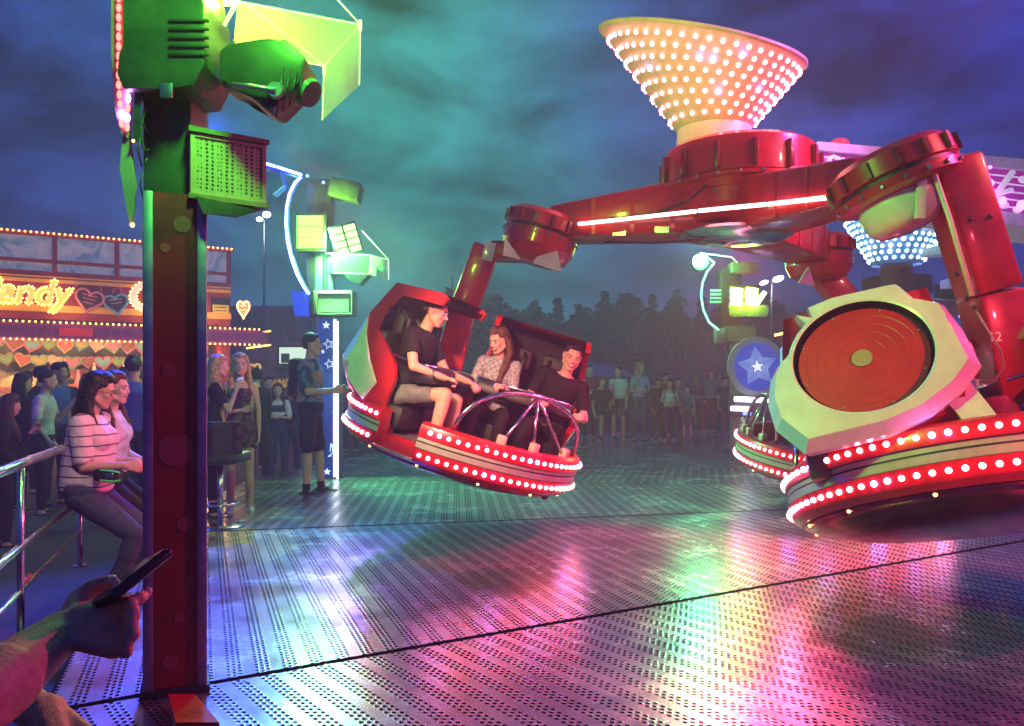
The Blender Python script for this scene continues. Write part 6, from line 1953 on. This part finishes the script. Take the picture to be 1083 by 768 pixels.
# --- two women on the railing
def face_to(deg):          # heading so that local +Y points along the compass direction (0 = +X)
    return R(deg) - PI / 2
ps = dict(pelvis=(0, 0, .55), lean=(0, .04, 1), th_r=(.08, .80, -.60), th_l=(-.08, .78, -.63), sn_r=(.04, -.28, -1), sn_l=(-.04, -.20, -1), ft_r=(.1, 1, -.25), ft_l=(-.1, 1, -.25), ua_r=(.10, .12, -1), fa_r=(-.12, 1, .02), hd_r=(-.15, 1, -.15), ua_l=(-.12, .15, -1), fa_l=(.18, 1, .02), hd_l=(.2, 1, -.1), curl_r=.8, curl_l=.8, palm_r=(-1, 0, -.3), palm_l=(1, 0, -.3), head=(R(6), R(14), R(0)), hairlen=.27)
WS, wh, whands, _ = person('person', 'woman in pink striped t-shirt, jeans and glasses sitting on the railing', P(92, 605, 5.28) * 1.0, face_to(8), 1.66, ps, [T(STRIPE, {'torso': (.02, 1.04), 'ua': (-.6, .92), 'neck': (-.5, .08)}, 'shirt', .022), J(CD), SH(SHB)], ('long', 'black'), 'light', .0095, 'women sitting on the railing', None, 1.18, True, glasses=True)
WS.location.z = 0.0
ps = dict(ps, head=(R(-8), R(2), 0), hairlen=.24, fa_l=(.35, .8, -.3), fa_r=(-.35, .8, -.3))
W2, _, _, _ = person('person', 'dark haired woman in white top beside the striped t-shirt, seen in profile', (P(114, 600, 5.75)), face_to(4), 1.63, ps, [T(CW, TEE), J(CB_, 'trousers'), SH(SHB)], ('long', 'auburn'), 'fair', .0105, 'women sitting on the railing', None, 1.05, True)
W2.location.z = 0.02
# her belt bag with the green lit edge
bg = thing('belt_bag', 'black belt bag with green edges on the striped woman\'s lap', 'bag', P(118, 497, 5.12))
bm = new_bm(); b_box(bm, P(115, 503, 5.12), (.17, .09, .085), rot=Euler((0, R(6), 0)), bev=.025); obj('pouch', bm, BLACKP, bg, world=True)
GEDGE = mat('green_piping', (.06, .5, .08), .4, emit=(.1, 1, .15), es=.12)
for y0, y1 in ((497, 500), (508, 508)):
    bm = new_bm(); b_tube(bm, [P(106, y0, 5.07), P(112, y0 + .5, 5.065), P(120, y0 + 1.5, 5.065), P(127, y1, 5.07)], .006, 6); obj('piping', bm, GEDGE, bg, world=True)
bm = new_bm(); b_box(bm, P(116, 503, 5.065), (.05, .01, .025), bev=.003); obj('buckle', bm, STEEL, bg, world=True)

# --- ride attendant beside the starry column
ps = dict(ua_r=(.16, .10, -1), fa_r=(-.05, 1, .05), ua_l=(-.14, .12, -1), fa_l=(.1, 1, .06), curl_r=.9, curl_l=.7, palm_r=(-1, 0, 0), th_r=(.04, -.02, -1), th_l=(-.10, .16, -1), sn_l=(-.03, .06, -1), ft_r=(.2, 1, -.02), ft_l=(-.1, 1, -.02), head=(R(3), R(2), 0), lean=(0, -.02, 1))
person('person', 'man in bright batik shirt and long black shorts standing by the starry column', P(328, 521, 9.15) * 1.0, face_to(4), 1.82, ps, [T(GALAXY, {'torso': (.02, 1.05), 'ua': (-.6, .85), 'neck': (-.5, .14)}, 'shirt', .024), ('shorts', CB_, KNEES, .026, .008), ('socks', CB_, {'sn': (.8, 1.1)}, .004, .001), SH(SHB)], ('short', 'black'), 'light', .0105, None, None, 1.04)
bpk = thing('backpack', 'dark backpack on the attendant\'s back', 'backpack', P(316, 400, 9.15))
bm = new_bm(); b_box(bm, P(314, 398, 9.2), (.15, .28, .42), bev=.06)
for v in bm.verts: v.co += Vector((mnoise.noise(v.co * 8), 0, mnoise.noise(v.co * 7))) * .015
obj('bag_body', bm, CB_, bpk, world=True)
bm = new_bm(); b_box(bm, P(310, 410, 9.2), (.10, .22, .2), bev=.04); obj('front_pocket', bm, CN, bpk, world=True)

# --- people in front of the stall on the left
ps = dict(ua_r=(.12, .0, -1), fa_r=(.02, .15, -1), ua_l=(-.16, .05, -1), fa_l=(-.02, .12, -1), th_r=(.03, .05, -1), th_l=(-.03, -.03, -1), hairlen=.40)
person('person', 'blonde woman in short dark flowered dress by the bar stool', (P(254, 405, 7.9).x, 7.9, 0), face_to(-70), 1.54, ps, [('dress', FLORAL, {'torso': (-.6, .86), 'th': (-.6, .42)}, .024, .01), ('sandals', SHW, SHOES, .006, .001)], ('long', 'blonde'), 'light', .0125, None, None, .92, True)
ps = dict(ua_r=(.2, .45, -.8), fa_r=(-.1, .35, 1), ua_l=(-.16, .1, -1), fa_l=(.05, .9, .1), hairlen=.45, head=(R(5), R(2), 0))
person('person', 'woman with long fair hair in black, half hidden behind the bar stool', (P(226, 405, 7.55).x, 7.55, 0), face_to(20), 1.52, ps, [T(CB_, LTEE, 'top'), J(CB_, 'trousers'), SH(SHB)], ('long', 'blonde'), 'light', .0125, None, None, .92, True)
ps = dict(ua_r=(.25, .1, -1), fa_r=(-.75, .75, .1), ua_l=(-.25, .1, -1), fa_l=(.75, .75, .1), hairlen=.25)
person('person', 'girl in white and black raglan t-shirt holding her hands together', (P(294, 405, 12.6).x, 12.6, GZ), face_to(-80), 1.50, ps, [('sleeves', CW, {'torso': (.80, .97), 'ua': (-.6, .9)}, .018, .005), T(CN, {'torso': (.05, .84)}, 'shirt', .016), ('print', CW, {'torso': (.42, .62)}, .019, .002), J(CN, 'trousers'), SH(SHB)], ('long', 'brown'), 'light', .015, None, None, .95, True)

CROWD = [
    # px, depth, H, heading, hair, outfit, label
    (273, 11.5, 1.72, 150, ('short', 'black'), [T(CB_, LONG, 'jacket'), J(CB_, 'trousers'), SH(SHB)], False, 'dark clad man turned away behind the blonde woman'),
    (283, 14.0, 1.62, -60, ('short', 'brown'), [T(CG), J(CN, 'trousers'), SH(SHB)], False, 'man in grey t-shirt behind the raglan girl\'s shoulder'),
    (308, 13.6, 1.45, -110, ('long', 'brown'), [T(CN, LONG), J(CN, 'trousers'), SH(SHB)], True, 'girl in navy top just right of the raglan girl'),
    (20, 9.5, 1.62, 60, ('long', 'black'), [T(CB_, LONG, 'jacket'), J(CB_, 'trousers'), SH(SHB)], True, 'woman in black jacket with her back to us at the far left edge'),
    (40, 11.0, 1.74, 10, ('short', 'black'), [T(CB_, LONG, 'jacket'), J(CB_, 'trousers'), SH(SHB)], False, 'dark haired man in black jacket in front of the popcorn'),
    (45, 9.2, 1.66, 15, ('short', 'black'), [T(CW, {'torso': (.05, .97), 'ua': (-.6, .9)}), J(CB_, 'trousers'), SH(SHB)], False, 'man in white t-shirt standing just left of the striped t-shirt'),
    (58, 9.9, 1.76, -5, ('quiff', 'black'), [T(CBL), J(CN, 'trousers'), SH(SHB)], False, 'man in bright blue t-shirt facing right in front of the stall'),
    (70, 12.2, 1.74, 170, ('short', 'brown'), [T(CN), J(CB_, 'trousers'), SH(SHB)], False, 'man in navy turned left behind the bright blue t-shirt'),
    (5, 7.4, 1.40, 30, ('long', 'brown'), [T(CB_, LONG, 'jacket'), J(CB_, 'trousers'), SH(SHB)], True, 'girl in dark jacket with the lowest head, at the left edge'),
    (112, 12.5, 1.70, 100, ('short', 'brown'), [T(CMG, LONG), J(CB_, 'trousers'), SH(SHB)], False, 'man in maroon jumper with his back turned at the counter'),
    (130, 11.8, 1.74, 95, ('short', 'black'), [T(CB_, LONG, 'jacket'), J(CB_, 'trousers'), SH(SHB)], False, 'dark jacketed man at the counter beside the maroon jumper'),
    (142, 8.6, 1.80, 130, ('short', 'brown'), [T(CBL, LONG, 'hoodie', .022), J(CN, 'trousers'), SH(SHB)], False, 'broad man in blue hoodie close behind the red column'),
    (152, 10.0, 1.72, 60, ('short', 'grey'), [T(CWH), J(CD), SH(SHB)], False, 'man in pale t-shirt mostly hidden by the red column'),
    (90, 13.5, 1.66, 90, ('long', 'brown'), [T(CRD, LONG), J(CB_, 'trousers'), SH(SHB)], True, 'woman in red jacket waiting at the sweets counter'),
    (28, 13.8, 1.72, 95, ('short', 'black'), [T(CKH, LONG), J(CB_, 'trousers'), SH(SHB)], False, 'man in khaki jacket waiting at the popcorn tray'),
]
STANDS = [dict(ua_r=(.14, .02, -1), fa_r=(.0, .25, -1), ua_l=(-.14, .0, -1), fa_l=(0, .2, -1)), dict(ua_r=(.3, .15, -1), fa_r=(-.7, .7, -.1), ua_l=(-.3, .15, -1), fa_l=(.7, .7, .0)), dict(ua_r=(.16, -.1, -1), fa_r=(0, .6, -.9), ua_l=(-.2, .3, -.9), fa_l=(.2, .7, .8))]
def crowd_member(i, px, d, H, hdg, hair, wear, fem, label, z, group, sit=False):
    ps = dict(STANDS[i % 3]); ps['head'] = (R((i * 37) % 50 - 25), R((i * 13) % 12), 0)
    ps['th_r'] = (.05, .06 * ((i % 3) - 1), -1); ps['th_l'] = (-.05, -.05 * ((i % 3) - 1), -1); ps['hairlen'] = .28
    zz = z
    if sit:
        ps.update(pelvis=(0, 0, .62), th_r=(.12, 1, -.15), th_l=(-.12, 1, -.15), sn_r=(.05, .1, -1), sn_l=(-.05, -.1, -1), ft_r=(.1, 1, -.2), ft_l=(-.1, 1, -.2))
    person('person', label, (P(px, 405, d).x, d, zz), face_to(hdg), H, ps, wear, hair, ('light', 'fair', 'tan', 'light')[i % 4], .017 if d < 12 else .021, group, None, .95 + .04 * (i % 4), fem, face=d < 12)
for i, c in enumerate(CROWD):
    crowd_member(i, c[0], c[1], c[2], c[3], c[4], c[5], c[6], c[7], GZ, 'visitors in front of the stalls')
BACK = [
    (623, 18.0, 1.66, -85, ('short', 'brown'), [T(CRD), J(CB_, 'trousers'), SH(SHB)], False, 'man in red t-shirt behind the seated spectator in black', False, 0),
    (637, 17.2, 1.62, -80, ('short', 'brown'), [T(CB_), ('shorts', CB_, KNEES, .014, .006), SH(SHB)], False, 'spectator in black t-shirt and shorts sitting on a stool at the far edge', True, 0),
    (654, 17.6, 1.62, -100, ('short', 'black'), [T(CW), ('shorts', CD, SHORTS, .014, .006), SH(SHW)], True, 'dark haired person in white t-shirt and short denim shorts at the far edge', False, 0),
    (676, 17.4, 1.70, -75, ('long', 'blonde'), [T(CLB), J(CD), SH(SHB)], True, 'tall woman in light blue t-shirt and jeans standing at the far edge', False, 0),
    (704, 18.6, 1.48, -95, ('short', 'brown'), [T(CRD, LONG), J(CB_, 'trousers'), SH(SHB)], False, 'boy in red jumper behind the girl in the white vest', False, 0),
    (695, 17.5, 1.36, -60, ('short', 'black'), [T(CB_, LONG, 'jacket'), J(CB_, 'trousers'), SH(SHW)], False, 'child in black jacket left of the white vest', False, 0),
    (708, 17.2, 1.34, -90, ('long', 'brown'), [('vest', CW, {'torso': (.12, .84)}, .014, .004), J(CN), SH(SHW)], True, 'girl in white vest at the far edge of the platform', False, 0),
    (716, 18.4, 1.38, -85, ('short', 'auburn'), [T(CKH), J(CB_, 'trousers'), SH(SHB)], False, 'child in khaki just behind the girl in the white vest', False, 0),
    (727, 17.8, 1.20, -110, ('short', 'black'), [T(CTL), ('shorts', CG, KNEES, .014, .005), SH(SHB)], False, 'small child in teal t-shirt right of the girl in the white vest', False, 0),
    (735, 18.8, 1.44, -90, ('short', 'grey'), [T(CN, LONG), J(CB_, 'trousers'), SH(SHB)], False, 'grey haired person in navy behind the small child', False, 0),
    (752, 20.0, 1.60, -85, ('short', 'brown'), [T(CG), J(CB_, 'trousers'), SH(SHB)], False, 'dim figure in grey left of the far light column', False, 0),
    (766, 19.0, 1.40, -80, ('short', 'black'), [T(CN), J(CN, 'trousers'), SH(SHB)], False, 'child in navy beside the foot of the far light column', False, 0),
    (380, 19.5, 1.66, -80, ('short', 'black'), [T(CN, LONG), J(CB_, 'trousers'), SH(SHB)], False, 'dim man in navy seen below the left gondola rim', False, GZ),
    (400, 20.0, 1.60, -70, ('long', 'brown'), [T(CB_), J(CN, 'trousers'), SH(SHB)], True, 'dim woman in black below the left gondola rim', False, GZ),
    (371, 17.5, 1.70, -60, ('short', 'brown'), [T(CG, LONG), J(CB_, 'trousers'), SH(SHB)], False, 'man in grey jumper right of the starry column', False, GZ),
    (608, 18.6, 1.58, -75, ('long', 'black'), [T(CMG), J(CB_, 'trousers'), SH(SHB)], True, 'woman in maroon top just right of the tilted gondola', False, 0),
    (425, 19.0, 1.62, -90, ('short', 'brown'), [T(CTL), J(CB_, 'trousers'), SH(SHB)], False, 'man in teal t-shirt hidden behind the tilted gondola', False, GZ),
]
for i, c in enumerate(BACK):
    crowd_member(i + 1, c[0], c[1], c[2], c[3], c[4], c[5], c[6], c[7], c[9], 'spectators at the far edge of the platform', c[8])
stl = thing('bar_stool', 'bar stool with thin chrome stem under the seated far spectator', 'bar stool', (P(637, 405, 17.2).x, 17.2, 0))
bm = new_bm(); b_tube(bm, [(0, 0, 0.02), (0, 0, .50)], .03, 10); b_lathe(bm, [(.001, .02), (.2, .015), (.2, 0)], n=20); obj('stem', bm, STEEL, stl)
bm = new_bm(); b_lathe(bm, [(.001, .55), (.17, .55), (.19, .52), (.17, .49), (.001, .49)], n=20); obj('seat', bm, BLACKC, stl)

# --- the phone holder in the near left corner: only an arm and hand reach into the picture
ps = dict(pelvis=(0, 0, .80), lean=(0, .10, 1), side=(1, 0, 0),
          ua_r=(.30, .30, -.9), fa_r=(.3, 1, .05), ua_l=(-.2, .1, -1), fa_l=(.2, .6, -.5), head=(0, R(8), 0), hairlen=.3)
def near_person():
    """arms aimed at where the picture shows wrist and elbow"""
    root = thing('person', 'person at the near left edge holding up a phone, only the bare arms in view', 'person', (-1.10, .72, 0))
    k = 1.0
    Wr = P(66, 668, 1.02); El = P(-36, 752, .86)
    bm = new_bm()
    sh = Vector((-.92, .66, 1.22))
    sl = Vector((-1.30, .66, 1.22))
    pel = Vector((-1.12, .58, .80)); up = Vector((0, .05, 1)).normalized(); s = Vector((1, 0, 0)); f = Vector((0, 1, 0))
    b_loft(bm, [(pel + up * z, s, f, w, d) for z, w, d in ((-.07, .12, .09), (0, .165, .12), (.16, .13, .10), (.34, .15, .115), (.42, .15, .10), (.475, .12, .075), (.51, .055, .052))])
    hd_ = pel + up * .70
    b_cap(bm, pel + up * .48, hd_, .052, .05); b_ball(bm, hd_ + Vector((0, .0, .03)), (.074, .094, .09)); b_ball(bm, hd_ + Vector((0, .035, -.045)), (.058, .062, .068))
    b_cap(bm, hd_ + Vector((0, .095, .01)), hd_ + Vector((0, .118, -.026)), .009, .013)
    for sx, S_ in ((1, sh), (-1, sl)):
        b_cap(bm, pel + up * .45, S_, .05, .05)
    b_cap(bm, sh, El, .05, .041, 14); b_cap(bm, El, El.lerp(Wr, .35), .042, .043, 14); b_cap(bm, El.lerp(Wr, .3), Wr, .043, .027, 14)
    # other arm crossing low behind the first
    E2 = P(-46, 694, 1.22); W2_ = P(46, 757, 1.10)
    b_cap(bm, sl, E2, .044, .036, 12); b_cap(bm, E2, W2_, .036, .025, 12)
    h2 = P(66, 806, 1.04)
    b_cap(bm, W2_, h2, .032, .026, 10)
    d_ = (h2 - W2_).normalized(); ac = Vector((1, .2, .2)).normalized()
    for j in range(4):
        kn = h2 + ac * (.028 - .019 * j); b_cap(bm, W2_ + ac * (.015 - .01 * j), kn, .014, .012, 8); b_cap(bm, kn, kn + d_ * .04, .0095, .0088, 8); b_cap(bm, kn + d_ * .04, kn + d_ * .065 + Vector((0, -.02, 0)), .0088, .007, 8)
    b_cap(bm, W2_ + ac * .02, h2 + ac * .05 - d_ * .02, .013, .009, 8)
    # legs
    for sx in (-1, 1):
        Hj = pel + Vector((sx * .09, 0, -.03)); Kn = Hj + Vector((sx * .02, .02, -.38)); An = Vector((Kn.x, Kn.y - .02, .07))
        b_cap(bm, Hj, Kn, .082, .056, 12); b_cap(bm, Kn, An, .055, .038, 12); b_cap(bm, An + Vector((0, -.04, -.035)), An + Vector((0, .16, -.04)), .034, .03)
    # ---- phone hand, built finger by finger round the phone
    ph0, ph1 = P(112, 634, 1.00), P(168, 590, 1.06)           # phone axis
    ax = (ph1 - ph0).normalized()
    kn = [P(113, 637, 1.03), P(125, 653, 1.015), P(127, 671, 1.0), P(121, 688, .99)]
    K0 = [P(78, 655, 1.03), P(80, 661, 1.015), P(80, 667, 1.005), P(78, 675, 1.0)]
    for j in range(4):
        b_cap(bm, Wr.lerp(K0[j], .6), K0[j], .020, .0165, 10); b_cap(bm, K0[j], kn[j], .0150, .0112, 10)
    b_ball(bm, P(92, 660, 1.02), (.034, .020, .026), u=16, v=10)
    # index reaches forward under the phone, the others curl back to its edge
    i1, i2, i3 = P(134, 641, 1.0), P(148, 633, 1.01), P(154, 628, 1.03)
    b_cap(bm, kn[0], i1, .0106, .0095, 10); b_cap(bm, i1, i2, .0094, .0086, 10); b_cap(bm, i2, i3, .0086, .0072, 10)
    for j, (a, b, c) in enumerate((((141, 652, .985), (139, 639, .99), (133, 635, 1.02)), ((141, 671, .975), (139, 657, .98), (131, 650, 1.01)), ((134, 690, .97), (134, 677, .97), (126, 668, 1.0)))):
        r = (.0094, .0090, .0080)[j]
        b_cap(bm, kn[j + 1], P(*a), r * 1.05, r, 10); b_cap(bm, P(*a), P(*b), r, r * .9, 10); b_cap(bm, P(*b), P(*c), r * .9, r * .75, 10)
    # thumb on top
    b_cap(bm, P(76, 655, 1.04), P(84, 634, 1.07), .019, .0155, 10); b_cap(bm, P(84, 634, 1.07), P(100, 621, 1.075), .0150, .0128, 10); b_cap(bm, P(100, 621, 1.075), P(117, 615, 1.07), .0125, .0095, 10)
    me = remeshed(bm, .0034, 3)
    me.transform(Matrix.Translation(-root.location)); me.name = 'person_body'
    me.materials.append(mat('skin_near', (.44, .25, .17), .5, var=.22, vscale=40, bump=.25, bscale=220))
    for p in me.polygons: p.use_smooth = True
    o = bpy.data.objects.new('body', me); COL.objects.link(o); o.parent = root
    for q, n_ in ((P(156, 626.5, 1.026), Vector((.4, -.7, .4))), (P(119, 612.5, 1.063), Vector((.2, -.5, .8)))):
        bm = new_bm(); b_ball(bm, q, (.0062, .0024, .0072), 0, 10, 8, rot=n_.to_track_quat('Y', 'Z').to_matrix()); obj('fingernail', bm, mat('nail', (.60, .40, .34), .25, var=0), root, world=True)
    # t-shirt and trousers (outside the frame)
    bm = new_bm(); b_loft(bm, [(pel + up * z, s, f, w, d) for z, w, d in ((-.02, .185, .14), (.16, .15, .12), (.34, .17, .135), (.43, .165, .115), (.48, .12, .085))])
    for S_, E_ in ((sh, El), (sl, E2)): b_cap(bm, S_, S_.lerp(E_, .5), .066, .058)
    tm = remeshed(bm, .014, 2); tm.transform(Matrix.Translation(-root.location)); tm.materials.append(CB_)
    o = bpy.data.objects.new('shirt', tm); COL.objects.link(o); o.parent = root
    bm = new_bm()
    for sx in (-1, 1):
        Hj = pel + Vector((sx * .09, 0, -.02)); Kn = Hj + Vector((sx * .02, .02, -.39)); b_cap(bm, Hj, Kn, .098, .072); b_cap(bm, Kn, Vector((Kn.x, Kn.y - .02, .12)), .07, .055)
    tm = remeshed(bm, .014, 2); tm.transform(Matrix.Translation(-root.location)); tm.materials.append(CN)
    o = bpy.data.objects.new('trousers', tm); COL.objects.link(o); o.parent = root
    bm = new_bm(); b_ball(bm, hd_ + Vector((0, -.02, .045)), (.086, .10, .092)); b_ball(bm, hd_ + Vector((0, -.05, -.05)), (.075, .06, .10)); obj('hair', bm, HAIRS['brown'], root, world=True)
    # the phone itself
    ph = thing('phone', 'black phone held out edge on by the bare hand at left', 'phone', (ph0 + ph1) / 2)
    c = (ph0 + ph1) / 2
    vy = (c - cam.location).normalized() + Vector((0, 0, .10)); vy = (vy - ax * vy.dot(ax)).normalized(); vz = ax.cross(vy)
    rm = Matrix((ax, vy, vz)).transposed()
    bm = new_bm(); b_box(bm, c, ((ph1 - ph0).length + .012, .07, .013), rot=rm, bev=.0055); obj('phone_body', bm, mat('phone_black', (.008, .008, .009), .35, var=.2), ph, world=True)
    bm = new_bm(); b_box(bm, c + vz * .0068, ((ph1 - ph0).length + .0, .062, .0012), rot=rm); obj('screen', bm, mat('phone_glass', (.01, .01, .012), .08, var=0), ph, world=True)
    bm = new_bm(); b_tube(bm, [c + ax * ((ph1 - ph0).length / 2 + .003) - vy * .03 * t for t in (-1, 1)], .004, 6); obj('end_rim', bm, mat('phone_rim', (.35, .22, .10), .3, metal=.8), ph, world=True)
near_person()

# ---------------------------------------------------------------- hazy air
bm = new_bm(); b_box(bm, (5, 33, 3.5), (120, 76, 11.0))
hz = obj('haze', bm, [], None)
hm_ = bpy.data.materials.new('haze_air'); hm_.use_nodes = True
nt = hm_.node_tree; nt.nodes.remove(nt.nodes['Principled BSDF'])
pv = nd(nt, 'ShaderNodeVolumePrincipled'); pv.inputs['Color'].default_value = (.85, .9, .95, 1); pv.inputs['Density'].default_value = .0105
nt.links.new(pv.outputs[0], nt.nodes['Material Output'].inputs['Volume'])
hz.data.materials.append(hm_)
hz['kind'] = 'stuff'
